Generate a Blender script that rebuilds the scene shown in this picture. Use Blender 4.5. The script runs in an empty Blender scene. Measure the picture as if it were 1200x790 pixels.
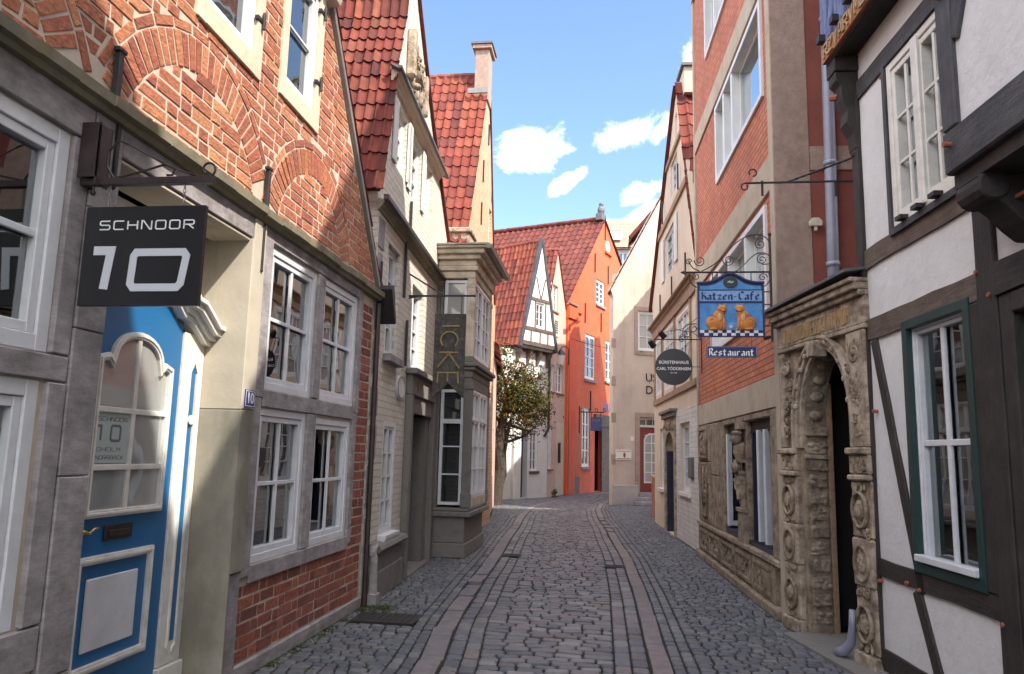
import bpy, math, random
from mathutils import Vector, Matrix
from mathutils.geometry import tessellate_polygon
random.seed(7)
R_ = random.Random(11)
SC = bpy.context.scene
COL = SC.collection

# ------------------------------------------------------------------ camera survey
PHF = 900.0
def _norm(v): return Vector(v).normalized()
_sv = (112.0, 140.0); _ux = 135.0
_uy = -(PHF*PHF + _sv[0]*_ux)/_sv[1]
_Y = _norm((_sv[0], _sv[1], PHF)); _Z = _norm((_ux, _uy, PHF)); _X = _Y.cross(_Z)
EYE = Vector((0, 0, 1.6))
def ray(px, py):
    c = Vector((px-600, py-395, PHF))
    return Vector((_X.dot(c), _Y.dot(c), _Z.dot(c)))
cam_d = bpy.data.cameras.new('camera'); cam = bpy.data.objects.new('camera', cam_d); COL.objects.link(cam)
rm = Matrix(((_X[0], -_X[1], -_X[2]), (_Y[0], -_Y[1], -_Y[2]), (_Z[0], -_Z[1], -_Z[2])))
cam.matrix_world = Matrix.Translation(EYE) @ rm.to_4x4()
cam_d.sensor_width = 36; cam_d.lens = 27; cam_d.clip_end = 1000; cam_d.clip_start = .05
SC.camera = cam

# ------------------------------------------------------------------ materials
MT = {}
def lin(c):
    return tuple((x/12.92 if x <= .04045 else ((x+.055)/1.055)**2.4) for x in c)
def hx(s): return lin(tuple(int(s[i:i+2], 16)/255 for i in (0, 2, 4)))
def mat(name, c1, c2=None, ns=3.0, rough=.8, bump=.3, bs=25.0, bd=.01, metal=0.0, isl=None, dirt=None, dirt_s=2.0, dirt_amt=.5,
        streak=False, brick=None, grain=None, spec=.5, emis=None, coat=0, lo=.35, hi=.65):
    m = bpy.data.materials.new(name); m.use_nodes = True; nt = m.node_tree; N = nt.nodes; L = nt.links
    b = N['Principled BSDF']
    b.inputs['Roughness'].default_value = rough; b.inputs['Metallic'].default_value = metal
    b.inputs['Specular IOR Level'].default_value = spec
    if coat: b.inputs['Coat Weight'].default_value = coat; b.inputs['Coat Roughness'].default_value = .15
    tc = N.new('ShaderNodeTexCoord'); vec = tc.outputs['Object']
    def rgb(c): return (c[0], c[1], c[2], 1)
    col = None
    def noise(s, det=6, vec_=None, r=.6):
        n = N.new('ShaderNodeTexNoise'); n.inputs['Scale'].default_value = s; n.inputs['Detail'].default_value = det
        n.inputs['Roughness'].default_value = r
        L.new(vec_ or vec, n.inputs['Vector']); return n
    def ramp(src, stops):
        r = N.new('ShaderNodeValToRGB'); e = r.color_ramp.elements
        while len(e) < len(stops): e.new(.5)
        for i, (p, c) in enumerate(stops): e[i].position = p; e[i].color = rgb(c) if len(c) == 3 else c
        L.new(src, r.inputs['Fac']); return r.outputs['Color']
    def mix(f, a, b_, mode='MIX'):
        x = N.new('ShaderNodeMix'); x.data_type = 'RGBA'; x.blend_type = mode
        if isinstance(f, float): x.inputs[0].default_value = f
        else: L.new(f, x.inputs[0])
        for k, s in ((6, a), (7, b_)):
            if isinstance(s, tuple): x.inputs[k].default_value = rgb(s)
            else: L.new(s, x.inputs[k])
        return x.outputs[2]
    heights = []
    if brick:
        bw, bh, mo, cb1, cb2, cm, msz = brick
        sx = N.new('ShaderNodeSeparateXYZ'); L.new(vec, sx.inputs[0])
        ad = N.new('ShaderNodeMath'); ad.operation = 'ADD'; L.new(sx.outputs[0], ad.inputs[0]); L.new(sx.outputs[1], ad.inputs[1])
        cx = N.new('ShaderNodeCombineXYZ'); L.new(ad.outputs[0], cx.inputs[0]); L.new(sx.outputs[2], cx.inputs[1])
        dn = noise(9, 3)
        vm = N.new('ShaderNodeVectorMath'); vm.operation = 'MULTIPLY_ADD'
        L.new(dn.outputs['Color'], vm.inputs[0]); vm.inputs[1].default_value = (msz, msz, 0); L.new(cx.outputs[0], vm.inputs[2])
        bt = N.new('ShaderNodeTexBrick'); L.new(vm.outputs[0], bt.inputs['Vector'])
        bt.inputs['Scale'].default_value = 1; bt.inputs['Brick Width'].default_value = bw; bt.inputs['Row Height'].default_value = bh
        bt.inputs['Mortar Size'].default_value = mo; bt.inputs['Mortar Smooth'].default_value = .3
        bt.inputs['Color1'].default_value = rgb(cb1); bt.inputs['Color2'].default_value = rgb(cb2); bt.inputs['Mortar'].default_value = rgb(cm)
        col = bt.outputs['Color']
        nn = noise(ns, 5); col = mix(.35, col, ramp(nn.outputs['Fac'], [(.3, (.25, .25, .25)), (.7, (.75, .75, .75))]), 'OVERLAY')
        inv = N.new('ShaderNodeMath'); inv.operation = 'SUBTRACT'; inv.inputs[0].default_value = 1; L.new(bt.outputs['Fac'], inv.inputs[1])
        heights.append((inv.outputs[0], 1.0))
    elif isl:
        g = N.new('ShaderNodeNewGeometry'); st = [(i/(len(isl)-1), c) for i, c in enumerate(isl)]
        col = ramp(g.outputs['Random Per Island'], st)
        nn = noise(ns, 6); col = mix(.5, col, ramp(nn.outputs['Fac'], [(.3, (.3, .3, .3)), (.7, (.7, .7, .7))]), 'OVERLAY')
    elif c2:
        nn = noise(ns, 8, None, .65); col = ramp(nn.outputs['Fac'], [(lo, c1), (hi, c2)])
    if grain:
        mp = N.new('ShaderNodeMapping'); L.new(vec, mp.inputs[0]); mp.inputs['Scale'].default_value = grain
        gn = noise(1.0, 8, mp.outputs[0], .7)
        col = mix(.45, col if col else c1, ramp(gn.outputs['Fac'], [(.3, (.15, .15, .15)), (.7, (.8, .8, .8))]), 'OVERLAY')
        heights.append((gn.outputs['Fac'], .8))
    if dirt:
        if streak:
            mp = N.new('ShaderNodeMapping'); L.new(vec, mp.inputs[0]); mp.inputs['Scale'].default_value = (1, 1, .22)
            dn = noise(dirt_s, 8, mp.outputs[0], .7)
        else: dn = noise(dirt_s, 8, None, .7)
        f = N.new('ShaderNodeMapRange'); L.new(dn.outputs['Fac'], f.inputs[0])
        f.inputs[1].default_value = .48; f.inputs[2].default_value = .72; f.inputs[3].default_value = 0; f.inputs[4].default_value = dirt_amt
        col = mix(f.outputs[0], col if col else c1, dirt)
    if col: L.new(col, b.inputs['Base Color'])
    else: b.inputs['Base Color'].default_value = rgb(c1)
    if bump:
        bn = noise(bs, 8, None, .65); heights.append((bn.outputs['Fac'], .6))
        tot = None
        for h, w in heights:
            mm = N.new('ShaderNodeMath'); mm.operation = 'MULTIPLY'; L.new(h, mm.inputs[0]); mm.inputs[1].default_value = w
            if tot is None: tot = mm.outputs[0]
            else:
                aa = N.new('ShaderNodeMath'); L.new(tot, aa.inputs[0]); L.new(mm.outputs[0], aa.inputs[1]); tot = aa.outputs[0]
        bp = N.new('ShaderNodeBump'); bp.inputs['Strength'].default_value = bump; bp.inputs['Distance'].default_value = bd
        L.new(tot, bp.inputs['Height']); L.new(bp.outputs[0], b.inputs['Normal'])
        rn = N.new('ShaderNodeMapRange'); L.new(bn.outputs['Fac'], rn.inputs[0])
        rn.inputs[3].default_value = max(.05, rough-.12); rn.inputs[4].default_value = min(1, rough+.12)
        if rough > .25: L.new(rn.outputs[0], b.inputs['Roughness'])
    if emis: b.inputs['Emission Color'].default_value = rgb(emis[0]); b.inputs['Emission Strength'].default_value = emis[1]
    MT[name] = m; return m

def glass_mat(name, tint, clear, wav=.25, rgh=.01, boost=0.0):
    m = bpy.data.materials.new(name); m.use_nodes = True; nt = m.node_tree; N = nt.nodes; L = nt.links
    for n in list(N): N.remove(n)
    o = N.new('ShaderNodeOutputMaterial'); tc = N.new('ShaderNodeTexCoord')
    ns = N.new('ShaderNodeTexNoise'); ns.inputs['Scale'].default_value = 2.2; ns.inputs['Detail'].default_value = 1.5
    L.new(tc.outputs['Object'], ns.inputs['Vector'])
    bp = N.new('ShaderNodeBump'); bp.inputs['Strength'].default_value = wav; bp.inputs['Distance'].default_value = .02
    L.new(ns.outputs['Fac'], bp.inputs['Height'])
    g = N.new('ShaderNodeBsdfGlossy'); g.inputs['Roughness'].default_value = rgh; g.inputs['Color'].default_value = (.9, .93, .95, 1)
    L.new(bp.outputs[0], g.inputs['Normal'])
    fr = N.new('ShaderNodeFresnel'); fr.inputs['IOR'].default_value = 1.75; L.new(bp.outputs[0], fr.inputs['Normal'])
    ad = N.new('ShaderNodeMath'); ad.use_clamp = True; L.new(fr.outputs[0], ad.inputs[0]); ad.inputs[1].default_value = boost
    if clear: t = N.new('ShaderNodeBsdfTransparent')
    else: t = N.new('ShaderNodeBsdfDiffuse')
    t.inputs['Color'].default_value = (*tint, 1)
    mx = N.new('ShaderNodeMixShader'); L.new(ad.outputs[0], mx.inputs[0]); L.new(t.outputs[0], mx.inputs[1]); L.new(g.outputs[0], mx.inputs[2])
    L.new(mx.outputs[0], o.inputs[0]); MT[name] = m; return m

glass_mat('glass', (.02, .025, .028), False, boost=.12)
glass_mat('glass_pale', (.36, .37, .36), False, boost=.16)
glass_mat('glass_clear', (.78, .80, .80), True, wav=.12, boost=.22)
glass_mat('glass_sky', (.03, .04, .05), False, wav=.06, boost=.45)
mat('white', (.74, .74, .72), (.66, .66, .64), ns=4, rough=.35, bump=.08, bs=40)
mat('white_near', (.70, .71, .73), (.62, .63, .66), ns=5, rough=.4, bump=.1, bs=50, dirt=(.42, .41, .38), dirt_s=6, dirt_amt=.35)
mat('trim', (.76, .735, .68), (.68, .655, .60), ns=6, rough=.45, bump=.12, bs=40, dirt=(.40, .36, .28), dirt_s=9, dirt_amt=.5)
mat('cream_paint', (.66, .60, .49), (.58, .52, .41), ns=5, rough=.45, bump=.12, bs=40, dirt=(.35, .3, .22), dirt_s=7, dirt_amt=.5)
mat('stone_grey', (.24, .215, .22), (.36, .325, .325), ns=3.5, rough=.9, bump=.5, bs=45, dirt=(.13, .12, .105), dirt_s=4, dirt_amt=.75, grain=(9, 9, 26))
mat('stone_tan', (.39, .345, .27), (.48, .425, .34), ns=2.2, rough=.85, bump=.3, bs=30, dirt=(.15, .145, .115), dirt_s=1.4, dirt_amt=.9, streak=True)
mat('stone_shade_dirt', (.22, .20, .155), (.33, .30, .24), ns=2.5, rough=.9, bump=.35, bs=30, dirt=(.12, .115, .085), dirt_s=1.6, dirt_amt=.85, streak=True)  # darker copy of stone_tan: shade and dirt together put into the colour
mat('stone_ledge', (.16, .145, .10), (.27, .235, .165), ns=5, rough=.95, bump=.8, bs=22, dirt=(.22, .17, .035), dirt_s=6, dirt_amt=.5)
mat('mortar', (.54, .46, .36), (.44, .37, .29), ns=8, rough=.95, bump=.5, bs=60)
mat('mortar_dark', (.30, .25, .21), (.22, .18, .15), ns=8, rough=.95, bump=.5, bs=60)
BR = [(.38, .115, .06), (.45, .15, .072), (.29, .078, .048), (.52, .20, .09), (.41, .13, .065), (.47, .165, .08), (.34, .10, .057), (.56, .24, .11), (.40, .125, .065)]
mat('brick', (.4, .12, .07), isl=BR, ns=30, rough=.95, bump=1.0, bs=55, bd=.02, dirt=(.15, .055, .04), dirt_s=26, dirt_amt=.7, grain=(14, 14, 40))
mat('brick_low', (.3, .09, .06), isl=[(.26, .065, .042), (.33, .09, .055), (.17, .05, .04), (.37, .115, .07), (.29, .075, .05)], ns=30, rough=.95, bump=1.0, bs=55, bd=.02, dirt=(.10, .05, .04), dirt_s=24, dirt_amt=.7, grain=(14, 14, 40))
TI = [(.15, .032, .024), (.19, .044, .03), (.085, .024, .022), (.22, .06, .038), (.16, .036, .027), (.27, .085, .05), (.05, .022, .024), (.18, .042, .03), (.12, .03, .026)]
mat('tile', (.3, .06, .04), isl=TI, ns=7, rough=.8, spec=.2, bump=.35, bs=30, dirt=(.10, .04, .035), dirt_s=2.5, dirt_amt=.6)
mat('tile_brown', (.3, .06, .04), isl=[(.125, .032, .026), (.155, .042, .032), (.105, .028, .024), (.18, .052, .038)], ns=5, rough=.8, spec=.2, bump=.3, bs=30, dirt=(.07, .035, .03), dirt_s=1.5, dirt_amt=.6)
mat('tile_red', (.3, .06, .04), isl=[(.19, .04, .028), (.23, .055, .036), (.13, .03, .024), (.26, .075, .045), (.20, .045, .03), (.10, .028, .026), (.22, .06, .036)], ns=6, rough=.8, spec=.2, bump=.35, bs=30, dirt=(.16, .05, .04), dirt_s=2.0, dirt_amt=.6)
mat('tile_tan', (.3, .2, .1), brick=(.25, .3, .02, (.34, .25, .17), (.26, .2, .14), (.14, .11, .09), .01), ns=3, rough=.8, bump=.8)
mat('iron', (.018, .017, .019), (.035, .03, .032), ns=12, rough=.5, bump=.3, bs=60, metal=.2)
mat('iron_brown', (.035, .022, .022), (.06, .04, .038), ns=12, rough=.45, bump=.2, bs=60, metal=.3)
mat('cream_wall', (.62, .54, .40), (.54, .46, .33), ns=2, rough=.92, bump=.8, bs=14, bd=.02, dirt=(.38, .33, .25), dirt_s=3, dirt_amt=.6)
mat('cream_brick', (.6, .5, .4), brick=(.24, .078, .009, (.70, .66, .57), (.62, .58, .49), (.55, .51, .43), .03), ns=3, rough=.92, bump=1.0, bs=14, bd=.02, dirt=(.36, .32, .25), dirt_s=3, dirt_amt=.5)
mat('door_blue', (.008, .13, .32), None, rough=.3, bump=0, coat=.25)
mat('dark_wood', (.017, .013, .012), (.04, .03, .026), ns=5, rough=.75, bump=.9, bs=40, grain=(3, 30, 30))
mat('dark_post', (.017, .013, .012), (.04, .03, .026), ns=5, rough=.75, bump=.9, bs=40, grain=(30, 30, 3))
mat('grey_post', (.035, .035, .042), (.075, .073, .08), ns=5, rough=.7, bump=.9, bs=40, grain=(30, 30, 3))
mat('grey_wood', (.035, .035, .04), (.075, .072, .075), ns=5, rough=.7, bump=.9, bs=40, grain=(3, 30, 30))
mat('brown_wood', (.085, .06, .048), (.14, .10, .08), ns=5, rough=.75, bump=.9, bs=40, grain=(3, 30, 30))
mat('plaster_white', (.70, .69, .69), (.63, .62, .62), ns=3, rough=.9, bump=.55, bs=9, bd=.03, dirt=(.5, .48, .46), dirt_s=5, dirt_amt=.35)
mat('plaster_cream', (.70, .65, .55), (.64, .59, .49), ns=3, rough=.9, bump=.45, bs=9, bd=.03)
mat('teal', (.012, .042, .040), (.009, .032, .031), ns=4, rough=.4, bump=.1)
mat('navy', (.012, .015, .035), (.018, .022, .05), ns=4, rough=.45, bump=.1)
mat('roughcast', (.33, .225, .175), (.42, .30, .235), ns=14, rough=.95, bump=1.0, bs=55, bd=.02, dirt=(.22, .15, .12), dirt_s=3, dirt_amt=.6)
mat('concrete_tan', (.42, .34, .25), (.50, .42, .32), ns=3, rough=.9, bump=.4, bs=35, dirt=(.27, .22, .16), dirt_s=2, dirt_amt=.6)
mat('red_render', (.22, .06, .042), (.27, .08, .055), ns=3, rough=.9, bump=.25, bs=40, dirt=(.15, .05, .04), dirt_s=2, dirt_amt=.5)
mat('slip_brick', (.4, .1, .06), brick=(.23, .072, .010, (.60, .20, .095), (.48, .145, .072), (.24, .085, .055), .004), ns=3, rough=.75, bump=.8, bs=40, dirt=(.26, .09, .06), dirt_s=1.6, dirt_amt=.5)
mat('brick_orange', (.5, .3, .15), brick=(.26, .085, .010, (.58, .33, .18), (.50, .27, .14), (.58, .46, .34), .01), ns=5, rough=.9, bump=.8, bs=30, dirt=(.55, .42, .30), dirt_s=4, dirt_amt=.55)
mat('pipe', (.24, .24, .31), (.30, .30, .37), ns=4, rough=.45, bump=.08, metal=.1)
mat('sandstone', (.20, .145, .10), (.42, .33, .235), ns=5, rough=.95, bump=1.0, bs=16, bd=.05, dirt=(.06, .045, .034), dirt_s=9, dirt_amt=1.0)
mat('sandstone_light', (.50, .41, .31), (.28, .21, .15), ns=7, rough=.95, bump=1.0, bs=20, bd=.04, dirt=(.11, .085, .062), dirt_s=7, dirt_amt=.9)
mat('sandstone_gold', (.44, .27, .12), (.38, .27, .16), ns=6, rough=.95, bump=1.0, bs=22, bd=.02, dirt=(.2, .14, .08), dirt_s=6, dirt_amt=.6)
mat('bay_stone', (.14, .13, .118), (.24, .222, .20), ns=4, rough=.95, bump=.6, bs=24, dirt=(.05, .045, .038), dirt_s=4, dirt_amt=.7)
mat('bay_upper', (.60, .52, .41), (.50, .43, .33), ns=4, rough=.9, bump=.4, bs=24, dirt=(.16, .13, .10), dirt_s=4, dirt_amt=.6)
mat('orange_paint', (.6, .1, .03), brick=(.26, .085, .006, (.72, .135, .045), (.68, .12, .04), (.58, .10, .035), .01), ns=2, rough=.75, bump=.5, bs=20, dirt=(.36, .11, .06), dirt_s=1.6, dirt_amt=.8, streak=True)
mat('orange_flat', (.72, .115, .03), (.66, .10, .028), ns=2, rough=.7, bump=.15, bs=20)
mat('beige_wall', (.46, .36, .29), (.55, .44, .36), ns=1.2, rough=.95, bump=.5, bs=18, dirt=(.30, .23, .18), dirt_s=1.6, dirt_amt=.65, streak=True)
mat('beige_base', (.42, .37, .34), (.34, .29, .265), ns=3, rough=.95, bump=.5, bs=18)
mat('cream_r4', (.68, .55, .42), (.60, .48, .36), ns=2, rough=.92, bump=.4, bs=18, dirt=(.48, .37, .27), dirt_s=2.5, dirt_amt=.5, streak=True)
mat('white_brick', (.6, .5, .4), brick=(.25, .09, .008, (.70, .66, .62), (.64, .60, .56), (.54, .50, .46), .012), ns=3, rough=.85, bump=1.0, bs=20, bd=.015)
mat('timber_tan', (.36, .23, .14), (.28, .18, .11), ns=4, rough=.8, bump=.4, grain=(4, 20, 20))
mat('red_door', (.26, .04, .03), (.22, .033, .026), ns=3, rough=.5, bump=.1)
mat('pink_wall', (.62, .42, .34), (.54, .37, .30), ns=1.5, rough=.92, bump=.4, bs=14, dirt=(.46, .36, .30), dirt_s=2, dirt_amt=.5)
mat('white_wall', (.68, .66, .63), (.60, .58, .55), ns=2, rough=.92, bump=.4, bs=14)
mat('black_paint', (.012, .011, .013), None, rough=.35, bump=.05)
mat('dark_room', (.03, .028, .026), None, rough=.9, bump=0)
mat('dim_room', (.36, .32, .28), (.24, .21, .185), ns=2, rough=.9, bump=0)
mat('brass', (.55, .38, .13), None, rough=.28, metal=1, bump=.03)
mat('silver_letter', (.62, .63, .68), None, rough=.4, bump=0)
mat('white_letter', (.85, .85, .85), None, rough=.4, bump=0)
mat('grey_letter', (.13, .14, .15), None, rough=.5, bump=0)
mat('frost', (.42, .50, .48), None, rough=.35, bump=0)
mat('curtain', (.62, .60, .55), (.5, .48, .44), ns=2, rough=.9, bump=.3, grain=(40, 40, .4))
mat('blind', (.50, .47, .42), None, rough=.5, bump=0)
mat('board_dark', (.035, .031, .026), (.08, .07, .058), ns=9, rough=.8, bump=1.0, bs=14, dirt=(.16, .15, .14), dirt_s=16, dirt_amt=.8, grain=(25, 25, 5))
mat('gold', (.36, .24, .08), (.22, .15, .06), ns=12, rough=.5, bump=.3)
mat('sign_blue', (.05, .22, .55), (.12, .36, .70), ns=9, rough=.6, bump=.3, bs=30)
mat('sign_pale', (.28, .48, .78), (.20, .40, .72), ns=8, rough=.6, bump=.3, bs=40)
mat('sign_navy', (.01, .02, .10), None, rough=.5, bump=.05)
mat('cat_fur', (.62, .20, .035), (.72, .30, .07), ns=14, rough=.75, bump=.6, bs=40, dirt=(.38, .10, .02), dirt_s=22, dirt_amt=.7)
mat('cat_face', (.75, .42, .2), None, rough=.8, bump=.2)
mat('green', (.02, .2, .04), None, rough=.5, bump=0)
mat('plate_blue', (.02, .04, .22), None, rough=.3, bump=0)
mat('kerbstone', (.13, .11, .11), isl=[(.16, .14, .142), (.19, .16, .155), (.145, .13, .133), (.175, .158, .158)], ns=10, rough=.7, bump=.45, bs=30, dirt=(.08, .07, .07), dirt_s=6, dirt_amt=.5)
mat('kerb_red', (.2, .12, .1), isl=[(.19, .155, .145), (.215, .17, .16), (.17, .142, .135), (.16, .145, .142)], ns=10, rough=.7, bump=.45, bs=30, dirt=(.10, .08, .075), dirt_s=6, dirt_amt=.5)
mat('sett', (.1, .1, .1), isl=[(.10, .10, .112), (.145, .14, .147), (.072, .076, .088), (.165, .14, .132), (.12, .12, .132), (.105, .094, .09), (.205, .195, .19), (.082, .088, .10)], ns=22, rough=.5, bump=.8, bs=36, bd=.008, spec=.45)
mat('sett_small', (.1, .1, .1), isl=[(.09, .095, .108), (.125, .128, .138), (.07, .075, .09), (.14, .128, .12), (.108, .113, .125), (.175, .168, .165), (.075, .082, .09)], ns=26, rough=.55, bump=.8, bs=40, bd=.008, spec=.4)
mat('joint', (.012, .011, .010), (.022, .02, .017), ns=20, rough=1, bump=.6, bs=60, dirt=(.018, .028, .008), dirt_s=1.3, dirt_amt=.8)
mat('grate', (.03, .028, .028), (.05, .045, .04), ns=20, rough=.6, bump=.3, metal=.5)
mat('bark', (.035, .025, .02), (.07, .055, .045), ns=10, rough=.95, bump=1, bs=20, bd=.03)
mat('leaf', (.05, .08, .02), isl=[(.05, .066, .014), (.08, .088, .02), (.034, .05, .012), (.13, .075, .022), (.06, .076, .018), (.17, .06, .025), (.09, .085, .028), (.04, .056, .013)], ns=5, spec=.1, rough=.9, bump=0)
mat('grass', (.05, .09, .02), isl=[(.05, .09, .02), (.09, .12, .03), (.04, .06, .02), (.12, .11, .05)], ns=5, rough=.7, bump=0)
mat('slate', (.09, .09, .095), (.14, .14, .14), ns=8, rough=.6, bump=.3, bs=30)
mat('gutter', (.20, .19, .18), (.28, .26, .24), ns=4, rough=.5, bump=.1, metal=.4)
mat('far_wall', (.62, .64, .66), None, rough=.9, bump=0)
mat('far_glass', (.05, .16, .34), None, rough=.1, bump=0)
mat('blue_timber', (.09, .12, .26), (.16, .20, .36), ns=8, rough=.8, bump=.6, grain=(20, 20, 3))
mat('carved_gold', (.42, .16, .05), (.34, .10, .04), ns=18, rough=.6, bump=.7, bs=30)
mat('lamp_glass', (.7, .7, .66), None, rough=.2, bump=0)
mat('paper', (.72, .66, .58), None, rough=.6, bump=0)
mat('peg', (.30, .09, .05), None, rough=.8, bump=.2)

# ------------------------------------------------------------------ mesh builder (local frame: u along facade, d outward, z up)
SPLIT = {'carved_scrollwork', 'bay_pillar', 'niche_pilaster', 'corner_strip', 'shutter', 'concrete_band', 'end_wall', 'brick_base', 'carved_medallion', 'bay_panel', 'quoins', 'floor_slab', 'blind', 'blind_box', 'side_wall', 'plinth', 'plinth_panel', 'shop_surround', 'door_frame', 'pier_face', 'blue_post', 'niche', 'steps', 'door_void', 'stone_course'}
class MB:
    def __init__(s): s.v = []; s.f = []
    def add(s, vs, fs):
        o = len(s.v); s.v += [tuple(x) for x in vs]; s.f += [tuple(o+i for i in f) for f in fs]
    def box(s, u0, u1, d0, d1, z0, z1, j=0):
        r = (lambda: R_.uniform(-j, j)) if j else (lambda: 0)
        vs = [(u+r(), -d+r(), z+r()) for z in (z0, z1) for d in (d0, d1) for u in (u0, u1)]
        s.add(vs, [(0, 1, 3, 2), (4, 6, 7, 5), (0, 4, 5, 1), (2, 3, 7, 6), (0, 2, 6, 4), (1, 5, 7, 3)]); return s
    def prism(s, poly, d0, d1, cap=True):
        n = len(poly); vs = [(p[0], -d0, p[1]) for p in poly]+[(p[0], -d1, p[1]) for p in poly]
        fs = [(i, (i+1) % n, n+(i+1) % n, n+i) for i in range(n)]
        tr = tessellate_polygon([[Vector((p[0], p[1], 0)) for p in poly]])
        fs += [tuple(t) for t in tr]+[tuple(n+i for i in t) for t in tr]
        s.add(vs, fs); return s
    def prof(s, poly, u0, u1):   # profile in (d,z) swept along u
        n = len(poly); vs = [(u0, -p[0], p[1]) for p in poly]+[(u1, -p[0], p[1]) for p in poly]
        fs = [(i, (i+1) % n, n+(i+1) % n, n+i) for i in range(n)]+[tuple(range(n)), tuple(range(n, 2*n))]
        s.add(vs, fs); return s
    def wall(s, outer, holes, th=.28, skirt=.95):
        loops = [outer]+list(holes); vs = []; lens = []
        for lp in loops: vs += lp; lens.append(len(lp))
        n = len(vs); tr = tessellate_polygon([[Vector((p[0], p[1], 0)) for p in lp] for lp in loops])
        V = [(p[0], 0, p[1]) for p in vs]+[(p[0], th, p[1]) for p in vs]
        F = [tuple(t) for t in tr]+[tuple(n+i for i in t) for t in tr]; o = 0
        for k in lens:
            F += [(o+i, o+(i+1) % k, n+o+(i+1) % k, n+o+i) for i in range(k)]; o += k
        s.add(V, F)
        if skirt:
            k = len(outer); s.add([(p[0], th, p[1]) for p in outer]+[(p[0], skirt, p[1]) for p in outer],
                                  [(i, (i+1) % k, k+(i+1) % k, k+i) for i in range(k)])
        return s
    def tube(s, pts, r, n=8, cap=True):
        pts = [Vector(p) for p in pts]; rs = r if isinstance(r, (list, tuple)) else [r]*len(pts)
        base = len(s.v); up = None
        for i, p in enumerate(pts):
            t = (pts[min(i+1, len(pts)-1)]-pts[max(i-1, 0)])
            if t.length < 1e-9: t = Vector((0, 0, 1))
            t.normalize()
            if up is None: up = t.orthogonal().normalized()
            up = (up-t*up.dot(t))
            up = up.normalized() if up.length > 1e-6 else t.orthogonal().normalized()
            b = t.cross(up)
            for k in range(n):
                a = 2*math.pi*k/n; q = p+(up*math.cos(a)+b*math.sin(a))*rs[i]; s.v.append(tuple(q))
        m = len(pts)
        for i in range(m-1):
            for k in range(n): s.f.append((base+i*n+k, base+i*n+(k+1) % n, base+(i+1)*n+(k+1) % n, base+(i+1)*n+k))
        if cap: s.f.append(tuple(base+k for k in range(n))); s.f.append(tuple(base+(m-1)*n+k for k in range(n)))
        return s
    def tubed(s, pts, r, n=8): return s.tube([(p[0], -p[1], p[2]) for p in pts], r, n)
    def ball(s, c, r, seg=10, rings=7):
        u, d, z = c; rx, rd, rz = r if isinstance(r, tuple) else (r, r, r); base = len(s.v)
        for i in range(1, rings):
            th = math.pi*i/rings
            for k in range(seg):
                a = 2*math.pi*k/seg; s.v.append((u+rx*math.sin(th)*math.cos(a), -(d+rd*math.sin(th)*math.sin(a)), z+rz*math.cos(th)))
        s.v.append((u, -d, z+rz)); s.v.append((u, -d, z-rz)); t = len(s.v)-2; bt = t+1
        for i in range(rings-2):
            for k in range(seg): s.f.append((base+i*seg+k, base+i*seg+(k+1) % seg, base+(i+1)*seg+(k+1) % seg, base+(i+1)*seg+k))
        for k in range(seg):
            s.f.append((t, base+k, base+(k+1) % seg)); o = base+(rings-2)*seg; s.f.append((bt, o+k, o+(k+1) % seg))
        return s
    def disc(s, c, ru, rz, d0, d1, n=24):
        return s.prism([(c[0]+ru*math.cos(2*math.pi*k/n), c[1]+rz*math.sin(2*math.pi*k/n)) for k in range(n)], d0, d1)
    def ribbon(s, pts, w, d0, d1, closed=False):
        P = [Vector((p[0], p[1])) for p in pts]; n = len(P); A = []; B = []
        for i in range(n):
            a = P[i-1] if (i > 0 or closed) else None; b = P[(i+1) % n] if (i < n-1 or closed) else None
            t1 = (P[i]-a).normalized() if a is not None else None; t2 = (b-P[i]).normalized() if b is not None else None
            if t1 is None: t1 = t2
            if t2 is None: t2 = t1
            nn = Vector((-(t1+t2).y, (t1+t2).x))
            if nn.length < 1e-6: nn = Vector((-t1.y, t1.x))
            nn.normalize(); c = max(.35, nn.dot(Vector((-t1.y, t1.x)))); off = nn*(w/2/c); A.append(P[i]+off); B.append(P[i]-off)
        m = n if closed else n-1
        vs = [(p.x, -d0, p.y) for p in A]+[(p.x, -d0, p.y) for p in B]+[(p.x, -d1, p.y) for p in A]+[(p.x, -d1, p.y) for p in B]
        fs = []
        for i in range(m):
            j = (i+1) % n
            fs += [(i, j, n+j, n+i), (2*n+i, 2*n+j, 3*n+j, 3*n+i), (i, j, 2*n+j, 2*n+i), (n+i, n+j, 3*n+j, 3*n+i)]
        if not closed: fs += [(0, n, 3*n, 2*n), (n-1, 2*n-1, 4*n-1, 3*n-1)]
        s.add(vs, fs); return s
    def nib(s, pts, nv, d0, d1):
        n = len(pts)
        vs = []
        for d in (d0, d1):
            for sg in (1, -1): vs += [(p[0]+nv[0]*sg, -d, p[1]+nv[1]*sg) for p in pts]
        fs = []
        for i in range(n-1):
            j = i+1; fs += [(i, j, n+j, n+i), (2*n+i, 2*n+j, 3*n+j, 3*n+i), (i, j, 2*n+j, 2*n+i), (n+i, n+j, 3*n+j, 3*n+i)]
        fs += [(0, n, 3*n, 2*n), (n-1, 2*n-1, 4*n-1, 3*n-1)]
        s.add(vs, fs); return s
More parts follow.
